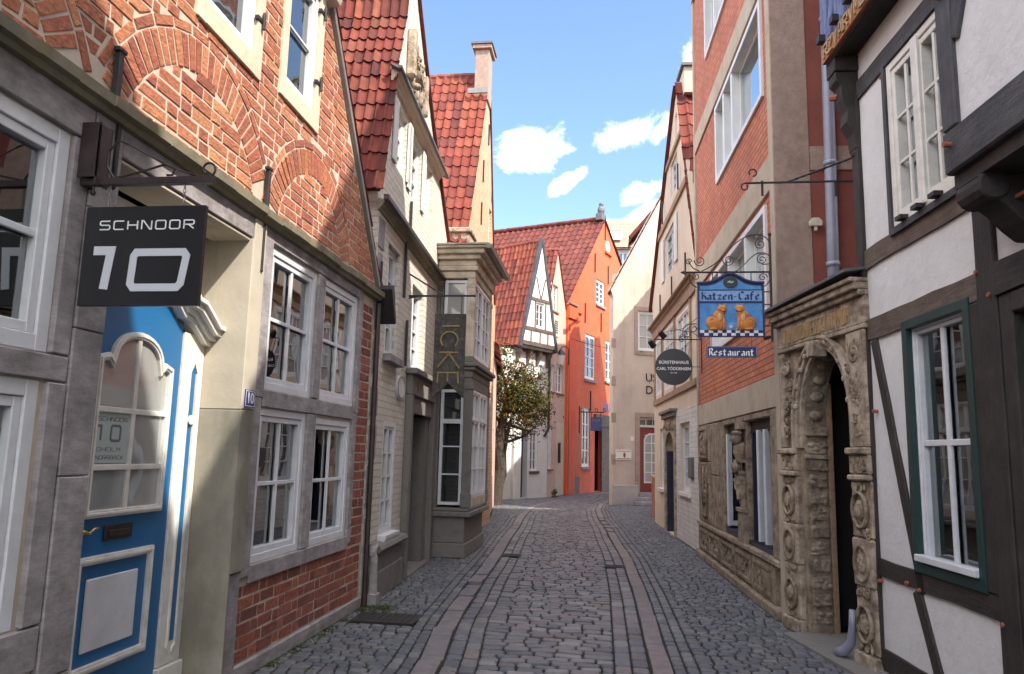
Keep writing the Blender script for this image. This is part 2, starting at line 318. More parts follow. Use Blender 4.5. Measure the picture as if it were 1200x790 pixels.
    def islands(s):
        par = list(range(len(s.v)))
        def find(i):
            while par[i] != i: par[i] = par[par[i]]; i = par[i]
            return i
        for f in s.f:
            for i in f[1:]: par[find(i)] = find(f[0])
        g = {}
        for i in range(len(s.v)): g.setdefault(find(i), []).append(i)
        bb = [[min(s.v[i][k] for i in q)-.006 for k in range(3)]+[max(s.v[i][k] for i in q)+.006 for k in range(3)]+[q] for q in g.values()]
        out = []
        for b in bb:
            hit = [o for o in out if all(o[k] <= b[k+3] and b[k] <= o[k+3] for k in range(3))]
            for o in hit:
                out.remove(o); b = [min(b[k], o[k]) for k in range(3)]+[max(b[k+3], o[k+3]) for k in range(3)]+[b[6]+o[6]]
            out.append(b)
        res = []
        for b in out:
            idx = {v: n for n, v in enumerate(b[6])}; m = MB(); m.v = [s.v[i] for i in b[6]]; m.f = [tuple(idx[i] for i in f) for f in s.f if f[0] in idx]; res.append(m)
        return res
    def build(s, name, m, parent=None, bevel=0, smooth=False, seg=1, loc=None):
        if name in SPLIT:
            isl = s.islands()
            if 1 < len(isl) <= 30: return [i.build1(name, m, parent, bevel, smooth, seg) for i in isl][0]
        return s.build1(name, m, parent, bevel, smooth, seg)
    def build1(s, name, m, parent=None, bevel=0, smooth=False, seg=1):
        me = bpy.data.meshes.new(name); me.from_pydata(s.v, [], s.f); me.validate()
        import bmesh
        bm = bmesh.new(); bm.from_mesh(me); bmesh.ops.recalc_face_normals(bm, faces=bm.faces); bm.to_mesh(me); bm.free()
        me.materials.append(MT[m])
        if smooth:
            me.polygons.foreach_set('use_smooth', [True]*len(me.polygons))
        o = bpy.data.objects.new(name, me); COL.objects.link(o)
        if parent: o.parent = parent
        if bevel:
            b = o.modifiers.new('bevel', 'BEVEL'); b.width = bevel; b.segments = seg; b.limit_method = 'ANGLE'; b.angle_limit = .6
            b.harden_normals = False
        return o

def tag(o, label=None, cat=None, group=None, kind=None):
    if label: o['label'] = label
    if cat: o['category'] = cat
    if group: o['group'] = group
    if kind: o['kind'] = kind
    return o

class Frame:      # a vertical plane: origin A on the ground, u towards B, outward = towards the street
    def __init__(s, A, B):
        s.A = Vector(A); s.u = (Vector(B)-s.A).normalized(); s.L = (Vector(B)-s.A).length
        s.n = Vector((s.u.y, -s.u.x)); s.rz = math.atan2(s.u.y, s.u.x)
    def at(s, px, py, d=0):
        r = ray(px, py); r2 = Vector((r.x, r.y)); t = (s.A+s.n*d).dot(s.n)/r2.dot(s.n); p = r2*t
        return (p-s.A).dot(s.u), EYE.z+r.z*t
    def thing(s, name, label, cat, group=None, kind=None, u=0, d=0, z=0):
        o = bpy.data.objects.new(name, None); COL.objects.link(o); p = s.A+s.u*u+s.n*d
        o.location = (p.x, p.y, z); o.rotation_euler = (0, 0, s.rz); o.empty_display_size = .1
        tag(o, label, cat, group, kind); s.e = o; return o
    def rect(s, pts, d=0):
        q = [s.at(*p, d) for p in pts]
        us = sorted(x[0] for x in q); zs = sorted(x[1] for x in q); h = len(q)//2
        return sum(us[:h])/h, sum(us[h:])/h, sum(zs[:h])/h, sum(zs[h:])/h
def Z(sc, ox, oy, *p): return [(ox+x/sc, oy+y/sc) for x, y in p]

def rectpoly(u0, u1, z0, z1): return [(u0, z0), (u1, z0), (u1, z1), (u0, z1)]
def archpoly(u0, u1, z0, zs, zt, n=12):
    c = (u0+u1)/2; r = (u1-u0)/2; h = zt-zs
    return [(u0, z0), (u1, z0)]+[(c+r*math.cos(math.pi*k/n), zs+h*math.sin(math.pi*k/n)) for k in range(n+1)]

def window(H, rc, cols=2, rows=3, d=-.08, fw=.055, mw=.022, lights=2, trans=(), m='white', g='glass', depth=.07, cw=.035, name='window', bev=0, label=None, curtain=None, arch=0):
    u0, u1, z0, z1 = rc; e = H.e; fb = d-depth
    mb = MB()
    mb.box(u0, u0+fw, fb, d, z0, z1); mb.box(u1-fw, u1, fb, d, z0, z1)
    mb.box(u0+fw, u1-fw, fb, d-.001, z0, z0+fw); mb.box(u0+fw, u1-fw, fb, d-.001, z1-fw, z1)
    iu0, iu1, iz0, iz1 = u0+fw, u1-fw, z0+fw, z1-fw
    zs = [iz0]+[z0+(z1-z0)*t for t in trans]+[iz1]
    for k, t in enumerate(trans):
        zz = z0+(z1-z0)*t; mb.box(iu0, iu1, fb, d+.004, zz-fw*.45, zz+fw*.45)
    lw = (iu1-iu0)/lights
    for r in range(len(zs)-1):
        a0 = zs[r]+(fw*.45 if r else 0); a1 = zs[r+1]-(fw*.45 if r < len(zs)-2 else 0)
        rr = rows if isinstance(rows, int) else rows[r]
        for k in range(lights):
            b0 = iu0+k*lw+.002; b1 = b0+lw-.004; dd = d-.012
            if cw:
                mb.box(b0, b0+cw, fb+.005, dd, a0+.002, a1-.002); mb.box(b1-cw, b1, fb+.005, dd, a0+.002, a1-.002)
                mb.box(b0+cw, b1-cw, fb+.005, dd-.001, a0+.002, a0+cw); mb.box(b0+cw, b1-cw, fb+.005, dd-.001, a1-cw, a1-.002)
            c0, c1, e0, e1 = b0+cw, b1-cw, a0+cw, a1-cw
            nc = max(1, cols//lights)
            for q in range(1, nc):
                x = c0+(c1-c0)*q/nc; mb.box(x-mw/2, x+mw/2, dd-.03, dd-.006, e0, e1)
            for q in range(1, rr):
                y = e0+(e1-e0)*q/rr; mb.box(c0, c1, dd-.028, dd-.007, y-mw/2, y+mw/2)
    w = mb.build(name, m, e, bevel=bev)
    if label: w['label'] = label
    p = MB().box(iu0-.005, iu1+.005, fb+.012, fb+.018, iz0-.005, iz1+.005).build('pane', g, w)
    return w
def sill(H, rc, m='stone_grey', out=.06, h=.07, ext=.05, parent=None, d=0):
    return MB().box(rc[0]-ext, rc[1]+ext, d-.1, d+out, rc[2]-h, rc[2]-.002).build('sill', m, parent or H.e, bevel=.006)
def room(H, rc, depth=.8, m='dim_room', back=None, th=.28):
    u0, u1, z0, z1 = rc; e = .12; d0 = -th-.001; d1 = -th-depth
    v = [(u0-e, -d0, z0-e), (u1+e, -d0, z0-e), (u1+e, -d0, z1+e), (u0-e, -d0, z1+e), (u0-e, -d1, z0-e), (u1+e, -d1, z0-e), (u1+e, -d1, z1+e), (u0-e, -d1, z1+e)]
    mb = MB(); mb.add(v, [(4, 5, 6, 7), (0, 1, 5, 4), (1, 2, 6, 5), (2, 3, 7, 6), (3, 0, 4, 7)])
    return mb.build('room_interior', m, H.e)
def body(H, outline, m, d0=-.95, d1=-7):
    return MB().prism(outline, d0, d1).build('rear_wall', m, H.e)

def pantiles(mb, O, E, S, W, Hh, tw=.19, th=.27, flip=1, amp=.02, region=None, rnd=.008):
    O = Vector(O); E = Vector(E).normalized(); S = Vector(S).normalized(); N = E.cross(S).normalized()*flip
    nx = max(1, int(round(W/tw))); ny = max(1, int(round(Hh/th))); tw = W/nx; th = Hh/ny
    K = 8
    def pr(x):
        return (-.55*math.sin(math.pi*x/.62) if x < .62 else 1.1*math.sin(math.pi*(x-.62)/.38))*amp
    for j in range(ny):
        for i in range(nx):
            if region and not region((i+.5)*tw, (j+.5)*th): continue
            jx = R_.uniform(-rnd, rnd); jz = R_.uniform(-rnd, rnd)*.6; ov = 1.14
            a = []; b = []; c = []
            for k in range(K+1):
                x = k/K; X = (i+x)*tw+jx; h = pr(x)
                a.append(O+E*X+S*(j*th+jz)+N*(h+.045+jz)); c.append(O+E*X+S*(j*th+jz+.004)+N*(h+.022))
                b.append(O+E*X+S*((j+ov)*th)+N*(h+.022+jz))
            o = len(mb.v); mb.v += [tuple(p) for p in a+b+c]; n = K+1
            for k in range(K):
                mb.f.append((o+k, o+k+1, o+n+k+1, o+n+k)); mb.f.append((o+k, o+k+1, o+2*n+k+1, o+2*n+k))
def gable_roof(H, left, apex, right, depth=7, m='tile', tw=.19, th=.27, sides='lr', over=.06, hips=True):
    """roof of a gable fronted house: slopes run back from the verge lines"""
    e = H.e
    core = MB()
    for a, b, s in ((left, apex, -1), (right, apex, 1)):
        a = Vector((a[0], 0, a[1])); b = Vector((b[0], 0, b[1])); S = (b-a).normalized(); E = Vector((0, 1, 0))
        N = S.cross(E)*(1 if s > 0 else -1)
        if N.z < 0: N = -N
        o = a-Vector((0, over, 0))
        if ('l' in sides and s < 0) or ('r' in sides and s > 0):
            mb = MB(); fl = 1 if E.cross(S).dot(N) > 0 else -1
            pantiles(mb, o+N*.01, E, S, depth, (b-a).length, tw, th, flip=fl)
            mb.build('roof', m, e, smooth=False)
        q = [a, b, b+E*depth, a+E*depth]; vs = [p+N*.012 for p in q]+[p-N*.03 for p in q]
        core.add(vs, [(0, 1, 2, 3), (4, 5, 6, 7), (0, 1, 5, 4), (1, 2, 6, 5), (2, 3, 7, 6), (3, 0, 4, 7)])
    core.build('roof_deck', 'mortar_dark', e)
    mb = MB()
    n = int(depth/.3)
    for i in range(n):
        y = -over+i*.3; mb.tube([(apex[0], y, apex[1]+.03+R_.uniform(-.004, .004)), (apex[0], y+.32, apex[1]+.045)], .09, 8)
    mb.build('ridge_tiles', m, e)

def bricks(mb, spans, z0, z1, bw=.27, bh=.095, mo=.013, d0=-.01, d1=.005, jit=.004, bond='flemish', ht=.13):
    """real bricks, each its own island; spans(z) -> list of (u0,u1)"""
    n = int((z1-z0)/bh)
    for r in range(n):
        za = z0+r*bh+mo/2; zb = za+bh-mo; zc = (za+zb)/2
        S0, S1, SM = spans(za), spans(zb), spans(zc)
        for si, (a, b) in enumerate(SM):
            same = len(S0) == len(S1) == len(SM); ea = (S0[si][0]-a, S1[si][0]-a) if same else (0, 0); eb = (S0[si][1]-b, S1[si][1]-b) if same else (0, 0)
            if max(map(abs, ea+eb)) > .12: ea = eb = (0, 0)
            u = a; k = r % 2
            first = True
            while u < b-.03:
                w = (bw if k % 2 == 0 else ht)*R_.uniform(.93, 1.07)
                if first and r % 2: w = w*.75
                first = False
                if b-(u+w) < .06: w = b-u
                k += 1
                la, lb = ea if u == a else (0, 0); ra, rb = eb if abs(u+w-b) < 1e-6 else (0, 0)
                if u+w+min(ra, rb)-(u+max(la, lb)) > .035: one_brick(mb, [(u+mo/2+la, za), (u+w-mo/2+ra, za), (u+w-mo/2+rb, zb), (u+mo/2+lb, zb)], d0, d1, jit)
                u += w
def one_brick(mb, q, d0, d1, jit=.004):
    cx = sum(p[0] for p in q)/4; cz = sum(p[1] for p in q)/4
    q = [(p[0]+R_.uniform(-jit, jit), p[1]+R_.uniform(-jit, jit)) for p in q]
    dd = d1+R_.uniform(-.003, .003)
    def ins(p, t):
        L = math.hypot(cx-p[0], cz-p[1]); return (p[0]+(cx-p[0])*t/L, p[1]+(cz-p[1])*t/L)
    A = [(p[0], -d0, p[1]) for p in q]; B = [(p[0], -(dd-.004), p[1]) for p in q]; C = [(x, -(dd+R_.uniform(-.0015, .0015)), z) for x, z in (ins(p, .008) for p in q)]
    mb.add(A+B+C, [(i, (i+1) % 4, 4+(i+1) % 4, 4+i) for i in range(4)]+[(4+i, 4+(i+1) % 4, 8+(i+1) % 4, 8+i) for i in range(4)]+[(8, 9, 10, 11)])

def beam(H, p, q, w, d0=-.05, d1=.02, m='dark_wood', name='beam', bev=.008, w2=None):
    p = Vector(p); q = Vector(q); t = (q-p).normalized(); nn = Vector((-t.y, t.x)); n = max(2, int((q-p).length/.25)); L_ = []; R2 = []
    w2 = w2 or w
    for i in range(n+1):
        c = p+(q-p)*i/n; ww = w+(w2-w)*i/n
        L_.append(tuple(c+nn*(ww/2+R_.uniform(-.006, .006)))); R2.append(tuple(c-nn*(ww/2+R_.uniform(-.006, .006))))
    return MB().prism(L_+R2[::-1], d0, d1).build(name, m, H.e, bevel=bev)

def scroll(cx, cz, r0, r1, a0, turns, n=26, sgn=1):
    out = []
    for i in range(n+1):
        t = i/n; a = a0+sgn*2*math.pi*turns*t; r = r0+(r1-r0)*t; out.append((cx+r*math.cos(a), cz+r*math.sin(a)))
    return out
def text_mesh(txt, size, m, parent, name='lettering', loc=(0, 0, 0), extrude=.003, align='CENTER', sx=1.0, bold=0.0, rot=0):
    cu = bpy.data.curves.new(name, 'FONT'); cu.body = txt; cu.size = size; cu.extrude = extrude; cu.align_x = align; cu.align_y = 'CENTER'; cu.offset = bold
    to = bpy.data.objects.new(name, cu); COL.objects.link(to); dg = bpy.context.evaluated_depsgraph_get(); dg.update()
    me = bpy.data.meshes.new_from_object(to.evaluated_get(dg)); bpy.data.objects.remove(to); me.name = name
    me.transform(Matrix.Translation(loc) @ Matrix.Rotation(rot, 4, 'Y') @ Matrix.Diagonal((sx, 1, 1, 1)) @ Matrix.Rotation(math.pi/2, 4, 'X'))
    me.materials.clear(); me.materials.append(MT[m]); o = bpy.data.objects.new(name, me); COL.objects.link(o); o.parent = parent; return o
TECH = {'S': [[(1, 1), (.12, 1), (0, .88), (0, .62), (.12, .52), (.88, .52), (1, .4), (1, .12), (.88, 0), (0, 0)]],
        'C': [[(1, 1), (.12, 1), (0, .88), (0, .12), (.12, 0), (1, 0)]], 'H': [[(0, 0), (0, 1)], [(0, .5), (1, .5)], [(1, 0), (1, 1)]],
        'N': [[(0, 0), (0, 1), (.15, 1), (.85, 0), (1, 0), (1, 1)]], 'O': [[(.12, 1), (.88, 1), (1, .88), (1, .12), (.88, 0), (.12, 0), (0, .12), (0, .88), 'c']],
        '0': [[(.12, 1), (.88, 1), (1, .88), (1, .12), (.88, 0), (.12, 0), (0, .12), (0, .88), 'c']],
        'R': [[(0, 0), (0, 1), (.88, 1), (1, .88), (1, .62), (.88, .5), (0, .5)], [(.45, .5), (1, 0)]],
        '1': [[(0, .95), (.42, .95), (.42, 0)]],
        'D': [[(0, 0), (.85, 0), (1, .15), (1, .85), (.85, 1), (0, 1), 'c']], 'L': [[(0, 1), (0, 0), (1, 0)]], 'M': [[(0, 0), (0, 1), (.5, .4), (1, 1), (1, 0)]],
        'B': [[(0, 0), (0, 1), (.85, 1), (.95, .8), (.85, .52), (0, .52)], [(.85, .52), (1, .3), (.9, 0), (0, 0)]], 'A': [[(0, 0), (.3, 1), (.7, 1), (1, 0)], [(.1, .35), (.9, .35)]],
        'K': [[(0, 0), (0, 1)], [(.9, 1), (.05, .5), (.9, 0)]]}
def tech(txt, u, z, w, h, gap, st, d, m, parent, name='lettering', th=.004):
    mb = MB()
    for ch in txt:
        for i, s in enumerate(TECH.get(ch, [])):
            cl = s[-1] == 'c'; pp = [(u+p[0]*w, z+p[1]*h) for p in (s[:-1] if cl else s)]
            mb.ribbon(pp, st, d, d+th+i*.0007, cl)
        u += w+gap
    return mb.build(name, m, parent)
BLK = {'K': [[(.15, 0), (.15, 1)], [(.2, .5), (.55, .95)], [(.2, .52), (.42, .45), (.58, .05)]],
       'a': [[(.08, .5), (.28, .62), (.4, .5), (.4, .1), (.5, .02)], [(.38, .35), (.1, .25), (.1, .1), (.24, 0), (.38, .1)]],
       't': [[(.2, .88), (.2, .1), (.3, 0), (.42, .08)], [(.04, .6), (.4, .6)]], 'z': [[(.06, .58), (.4, .58), (.1, .06), (.44, .06)]],
       'e': [[(.12, .3), (.4, .44), (.3, .62), (.1, .48), (.1, .12), (.25, 0), (.44, .12)]], 'n': [[(.04, .5), (.12, .6), (.12, 0)], [(.14, .5), (.32, .62), (.42, .5), (.42, .06), (.5, .0)]],
       'C': [[(.55, .82), (.32, 1), (.1, .8), (.1, .2), (.3, 0), (.58, .18)]], 'f': [[(.42, .9), (.3, 1), (.18, .85), (.18, -.08)], [(.03, .58), (.38, .58)]],
       'é': [[(.12, .3), (.4, .44), (.3, .62), (.1, .48), (.1, .12), (.25, 0), (.44, .12)], [(.2, .76), (.36, .95)]],
       'R': [[(.14, 0), (.14, 1)], [(.02, .88), (.36, 1), (.5, .8), (.42, .58), (.18, .5)], [(.32, .5), (.44, .15), (.6, 0)]],
       's': [[(.42, .5), (.26, .62), (.1, .5), (.14, .36), (.38, .27), (.4, .1), (.22, 0), (.06, .1)]], 'u': [[(.05, .55), (.12, .5), (.12, .1), (.25, 0), (.38, .1)], [(.4, .6), (.4, .08), (.5, 0)]],
       'r': [[(.05, .5), (.12, .6), (.12, 0)], [(.14, .48), (.28, .62), (.4, .52)]], '-': [[(.06, .32), (.4, .42)]]}
def black(txt, u, z, h, adv, d, m, parent, nb=.05):
    mb = MB(); k = 0
    for ch in txt:
        for i, s in enumerate(BLK[ch]):
            mb.nib([(u+p[0]*h*adv/.56, z+p[1]*h) for p in s], (nb*h, nb*h*.75), d, d+.003+k*.0004); k = (k+1) % 4
        u += h*adv*(1.12 if ch in 'KCR' else 1)
    return mb.build('lettering', m, parent)
def struct(name, mb, m, label=None, kind='structure', smooth=False):
    o = mb.build(name, m, None, smooth=smooth); o['kind'] = kind
    if label: o['label'] = label
    return o
# ------------------------------------------------------------------ ground and paving
def interp(tab, y):
    if y <= tab[0][0]: return tab[0][1]
    for (a, b), (c, d) in zip(tab, tab[1:]):
        if y <= c:
            t = (y-a)/(c-a); t = t*t*(3-2*t)*.35+t*.65; return b+(d-b)*t
    return tab[-1][1]
LO = [(0, -1.05), (3, -1.22), (5.8, -1.43), (7.9, -1.63), (10.7, -1.78), (17, -2.12), (21, -2.36), (23.5, -2.42), (25.7, -2.28), (27.3, -1.95), (30, -1.5), (34, -.6), (38, .6)]
RI = [(0, .34), (6, .34), (9.2, .32), (12.2, .25), (17, 0), (21, -.25), (24, -.36), (26.2, -.30), (28, -.1), (31, .4), (34, 1.0), (38, 2.0)]
LW = .19; RW = .16
def xl(y): return interp(LO, y)
def xr(y): return interp(RI, y)
def sett_stone(mb, pts, h, zb=-.03, ins=.010, tilt=.004):
    """pts: 4 plan corners (ccw)"""
    cx = sum(p[0] for p in pts)/4; cy = sum(p[1] for p in pts)/4; oct_ = []
    for i in range(4):
        a, b = pts[i], pts[(i+1) % 4]; L = math.hypot(b[0]-a[0], b[1]-a[1]); t = min(.3, .014/L)
        oct_.append((a[0]+(b[0]-a[0])*t, a[1]+(b[1]-a[1])*t)); oct_.append((a[0]+(b[0]-a[0])*(1-t), a[1]+(b[1]-a[1])*(1-t)))
    tx = R_.uniform(-.05, .05); ty = R_.uniform(-.05, .05)
    def zz(x, y): return (x-cx)*tx+(y-cy)*ty
    def sh(p, k):
        L = math.hypot(cx-p[0], cy-p[1]); return (p[0]+(cx-p[0])*k/L, p[1]+(cy-p[1])*k/L)
    o = len(mb.v)
    for p in oct_: mb.v.append((p[0], p[1], zb))
    for p in oct_: mb.v.append((p[0], p[1], h-.009+zz(*p)))
    for p in oct_:
        q = sh(p, ins); mb.v.append((q[0], q[1], h-.001+zz(*q)+R_.uniform(-.002, .002)))
    mb.v.append((cx, cy, h+R_.uniform(0, .003)))
    for r in range(2):
        for i in range(8): mb.f.append((o+r*8+i, o+r*8+(i+1) % 8, o+r*8+8+(i+1) % 8, o+r*8+8+i))
    for i in range(8): mb.f.append((o+16+i, o+16+(i+1) % 8, o+24))
def stone_rows(mb, f0, f1, y0, y1, rl, wmin, wmax, gap=.014, hj=.005, base=0, skip=None):
    y = y0; row = 0
    while y < y1:
        l = rl*R_.uniform(.9, 1.12); a0, a1 = f0(y), f1(y); b0, b1 = f0(y+l), f1(y+l)
        if a1-a0 > wmin*.6:
            us = [0]; tot = a1-a0; x = 0
            while True:
                w = R_.uniform(wmin, wmax)
                if tot-x-w < wmin*.7: us.append(1); break
                x += w; us.append(x/tot)
            for k in range(len(us)-1):
                s, t = us[k], us[k+1]; g = gap*.5; j = lambda: R_.uniform(-.002, .002)
                p = [(a0+(a1-a0)*s+g+j(), y+g+j()), (a0+(a1-a0)*t-g+j(), y+g+j()), (b0+(b1-b0)*t-g+j(), y+l-g+j()), (b0+(b1-b0)*s+g+j(), y+l-g+j())]
                c = ((p[0][0]+p[2][0])/2, (p[0][1]+p[2][1])/2)
                if skip and skip(*c): continue
                if p[1][0]-p[0][0] < .03: continue
                sett_stone(mb, p, base+R_.uniform(-hj, hj))
        y += l; row += 1
def col_rows(mb, fx, w, n, y0, y1, lmin, lmax, base=0, gap=.013, skip=None):
    for k in range(n):
        y = y0+R_.uniform(0, .1)
        while y < y1:
            l = R_.uniform(lmin, lmax); g = gap/2
            p = [(fx(y)+k*w+g, y+g), (fx(y)+(k+1)*w-g, y+g), (fx(y+l)+(k+1)*w-g, y+l-g), (fx(y+l)+k*w+g, y+l-g)]
            c = ((p[0][0]+p[2][0])/2, (p[0][1]+p[2][1])/2)
            if not (skip and skip(*c)): sett_stone(mb, p, base+R_.uniform(-.004, .004))
            y += l
Y0, Y1 = 1.6, 38
GR = [(-1.55, 12.95, .36, .22), (.11, 12.1, .30, .22)]     # gully grates: x, y, width, length
GR[0] = (xl(12.6)+LW+.17, 12.6, .30, .26); GR[1] = (xr(11.8)-.17, 11.8, .30, .26)
PLATE = (-2.12, 7.6, .62, .42)
def skip(x, y):
    for gx, gy, w, l in GR:
        if abs(x-gx) < w/2+.03 and abs(y-gy) < l/2+.05: return True
    return abs(x-PLATE[0]) < PLATE[2]/2+.02 and abs(y-PLATE[1]) < PLATE[3]/2+.03
g = MB(); g.add([(-300, -300, -.022), (300, -300, -.022), (300, 500, -.022), (-300, 500, -.022)], [(0, 1, 2, 3)])
struct('ground', g, 'joint', 'dark earth and moss in the joints between the cobbles')
gw = .135
road = MB(); stone_rows(road, lambda y: xl(y)+LW+2*gw+.01, lambda y: xr(y)-2*gw-.01, Y0, Y1, .125, .13, .23, hj=.006, base=.004, skip=skip)
col_rows(road, lambda y: xl(y)+LW+.01, gw, 2, Y0, Y1, .16, .26, base=-.004, skip=skip)
col_rows(road, lambda y: xr(y)-2*gw-.01, gw, 2, Y0, Y1, .16, .26, base=-.004, skip=skip)
struct('road', road, 'sett', 'narrow cobbled lane of grey and purplish setts', smooth=False)
pw = .10
def wl(y): return interp([(0, -2.56), (8, -2.56), (12, -2.72), (14, -2.75), (18.6, -2.85), (27.4, -3.9), (28, -3.5), (30, -2.35), (32.2, -1.7), (37.6, .25)], y)
def wr(y): return interp([(0, 2.3), (1.5, 2.5), (6.6, 2.12), (8.2, 1.82), (13.7, 1.60), (20, 1.22), (20.3, 1.9), (27, 1.9), (27.05, 2.4), (38, 3.2)], y)
pl = MB(); stone_rows(pl, lambda y: min(wl(y)+.0, xl(y)-2*pw-.05), lambda y: xl(y)-2*pw-.01, Y0, 27.5, .098, .085, .15, hj=.004, skip=skip)
col_rows(pl, lambda y: xl(y)-2*pw-.008, pw, 2, Y0, 27.5, .12, .2, skip=skip)
stone_rows(pl, lambda y: wl(y), lambda y: xl(y)-.01, 27.5, Y1, .11, .10, .17, hj=.004)
struct('left_pavement', pl, 'sett_small', 'left pavement of small grey setts', smooth=False)
pr_ = MB(); stone_rows(pr_, lambda y: xr(y)+RW+2*pw+.01, lambda y: wr(y), Y0, Y1, .098, .085, .15, hj=.004)
col_rows(pr_, lambda y: xr(y)+RW+.008, pw, 2, Y0, Y1, .12, .2)
struct('right_pavement', pr_, 'sett_small', 'right pavement of small grey setts', smooth=False)
kb = MB(); col_rows(kb, lambda y: xl(y), LW, 1, Y0, Y1, .7, 1.1, base=.004, gap=.010); struct('left_kerb', kb, 'kerbstone', smooth=False)
kb = MB(); col_rows(kb, lambda y: xr(y), RW, 1, Y0, Y1, .7, 1.1, base=.004, gap=.010); struct('right_kerb', kb, 'kerb_red', smooth=False)
lt = MB()
for i in range(130):
    y = R_.uniform(3, 20); x = R_.choice([wl(y)+abs(R_.gauss(0, .25))+.05, wr(y)-abs(R_.gauss(0, .25))-.05, xl(y)+LW+R_.uniform(0, .3), R_.uniform(-1.4, 1)]); s = R_.uniform(.008, .02); a = R_.uniform(0, 6.3); o = len(lt.v)
    for k in range(4): lt.v.append((x+s*(1 if k % 2 else .5)*math.cos(a+k*1.57), y+s*(1 if k % 2 else .5)*math.sin(a+k*1.57), .012+R_.uniform(0, .008)))
    lt.f.append((o, o+1, o+2, o+3))
tag(lt.build('fallen_leaves', 'leaf'), 'scattered tiny dry leaves lying on the cobbles along the walls', 'leaves', kind='stuff')
for (gx, gy, w, l), lab in zip(GR, ('iron gully grate in the setts by the left kerb', 'iron gully grate in the setts by the right kerb')):
    m = MB()
    m.box(-w/2, w/2, -l/2, -l/2+.02, -.02, .004); m.box(-w/2, w/2, l/2-.02, l/2, -.02, .004); m.box(-w/2, -w/2+.02, -l/2+.02, l/2-.02, -.02, .003); m.box(w/2-.02, w/2, -l/2+.02, l/2-.02, -.02, .003)
    n = 9
    for i in range(n): x = -w/2+.035+i*(w-.07)/(n-1); m.box(x-.007, x+.007, -l/2+.02, l/2-.02, -.02, .002)
    o = m.build('gully_grate', 'grate'); o.location = (gx, gy, .004); tag(o, lab, 'drain grate', 'gully grates by the kerbs')
m = MB(); w, l = PLATE[2], PLATE[3]
m.box(-w/2, w/2, -l/2, l/2, -.02, .004)
for i in range(9):
    for k in range(6): m.box(-w/2+.04+i*.062, -w/2+.07+i*.062, -l/2+.04+k*.06, -l/2+.07+k*.06, .0, .008)
o = m.build('cellar_hatch', 'grate', bevel=.002); o.location = (PLATE[0], PLATE[1], 0); tag(o, 'dark rectangular iron cover plate in the left pavement by the brick house', 'cover plate')
# grass tufts in the joints at the foot of the left wall
gt = MB()
def tuft(x, y, n=14, h=.05, sp=.05):
    for _ in range(n):
        a = R_.uniform(0, 6.28); r = R_.uniform(0, sp); bx, by = x+r*math.cos(a), y+r*math.sin(a); hh = h*R_.uniform(.4, 1.1)
        dx, dy = R_.uniform(-.03, .03), R_.uniform(-.03, .03); w = .004; o = len(gt.v)
        gt.v += [(bx-w, by, -.01), (bx+w, by, -.01), (bx+dx+w*.7, by+dy, hh*.6), (bx+dx*1.8, by+dy*1.8, hh)]; gt.f += [(o, o+1, o+2), (o, o+2, o+3)]
for i in range(110): y = R_.uniform(3.5, 8.2); tuft(-2.52+abs(R_.gauss(0, .04)), y, 8, .022)
for i in range(40): tuft(-2.42+R_.uniform(-.1, .25), 7.95+R_.uniform(-.15, .2), 10, .03)
for i in range(60): y = R_.uniform(6.5, 13.5); tuft(interp([(6.5, 2.02), (8.2, 1.76), (13.7, 1.54)], y)-.02, y, 6, .02)
for i in range(60): tuft(xl(y := R_.uniform(3, 12))-.3+R_.uniform(-.5, .5), y, 4, .015)
tag(gt.build('grass', 'grass'), 'small green tufts of grass and moss in the paving joints by the walls', 'grass', kind='stuff')

# ================================================================== L1: brick house number 10
H = Frame((-2.55, 0), (-2.55, 8)); L1 = H
H.thing('brick_house', 'brick gabled house with stone ledge, white windows and blue door', 'house')
e = H.e
LEFTW = (1.95, 3.19, 2.01, 3.06); LEFTW2 = (1.95, 3.17, .80, 1.88)
G4 = [(5.415, 6.345, 2.04, 3.13), (6.52, 7.47, 2.04, 3.14), (5.39, 6.29, .78, 1.90), (6.48, 7.44, .78, 1.88)]
DOOR = (3.54, 5.05, .0, 3.08)
ZL = 3.27
UP = [(5.43, 6.03, 4.48, 5.56), (4.22, 4.90, 4.40, 5.56), (3.0, 3.7, 4.40, 5.56)]
verge_l, apex, verge_r = (-.9, 3.3), (3.55, 8.4), (8.12, 3.32)
outl = [(-3, 0), (8.0, 0), (8.0, 3.28), (8.1, 3.36), (3.6, 8.82), (-.9, 3.36), (-3, 3.36)]
def hole(r, g=0): return rectpoly(r[0]-g, r[1]+g, r[2]-g, r[3]+g)
MB().wall(outl, [hole(r) for r in (LEFTW, LEFTW2, DOOR if 0 else (3.54, 5.05, .001, 3.08))]+[hole(r) for r in G4]+[hole(r) for r in UP]).build('wall', 'mortar', e)
body(H, [(-3, 0), (8, 0), (8, 3.3), (3.6, 8.7), (-.9, 3.3), (-3, 3.3)], 'mortar_dark')
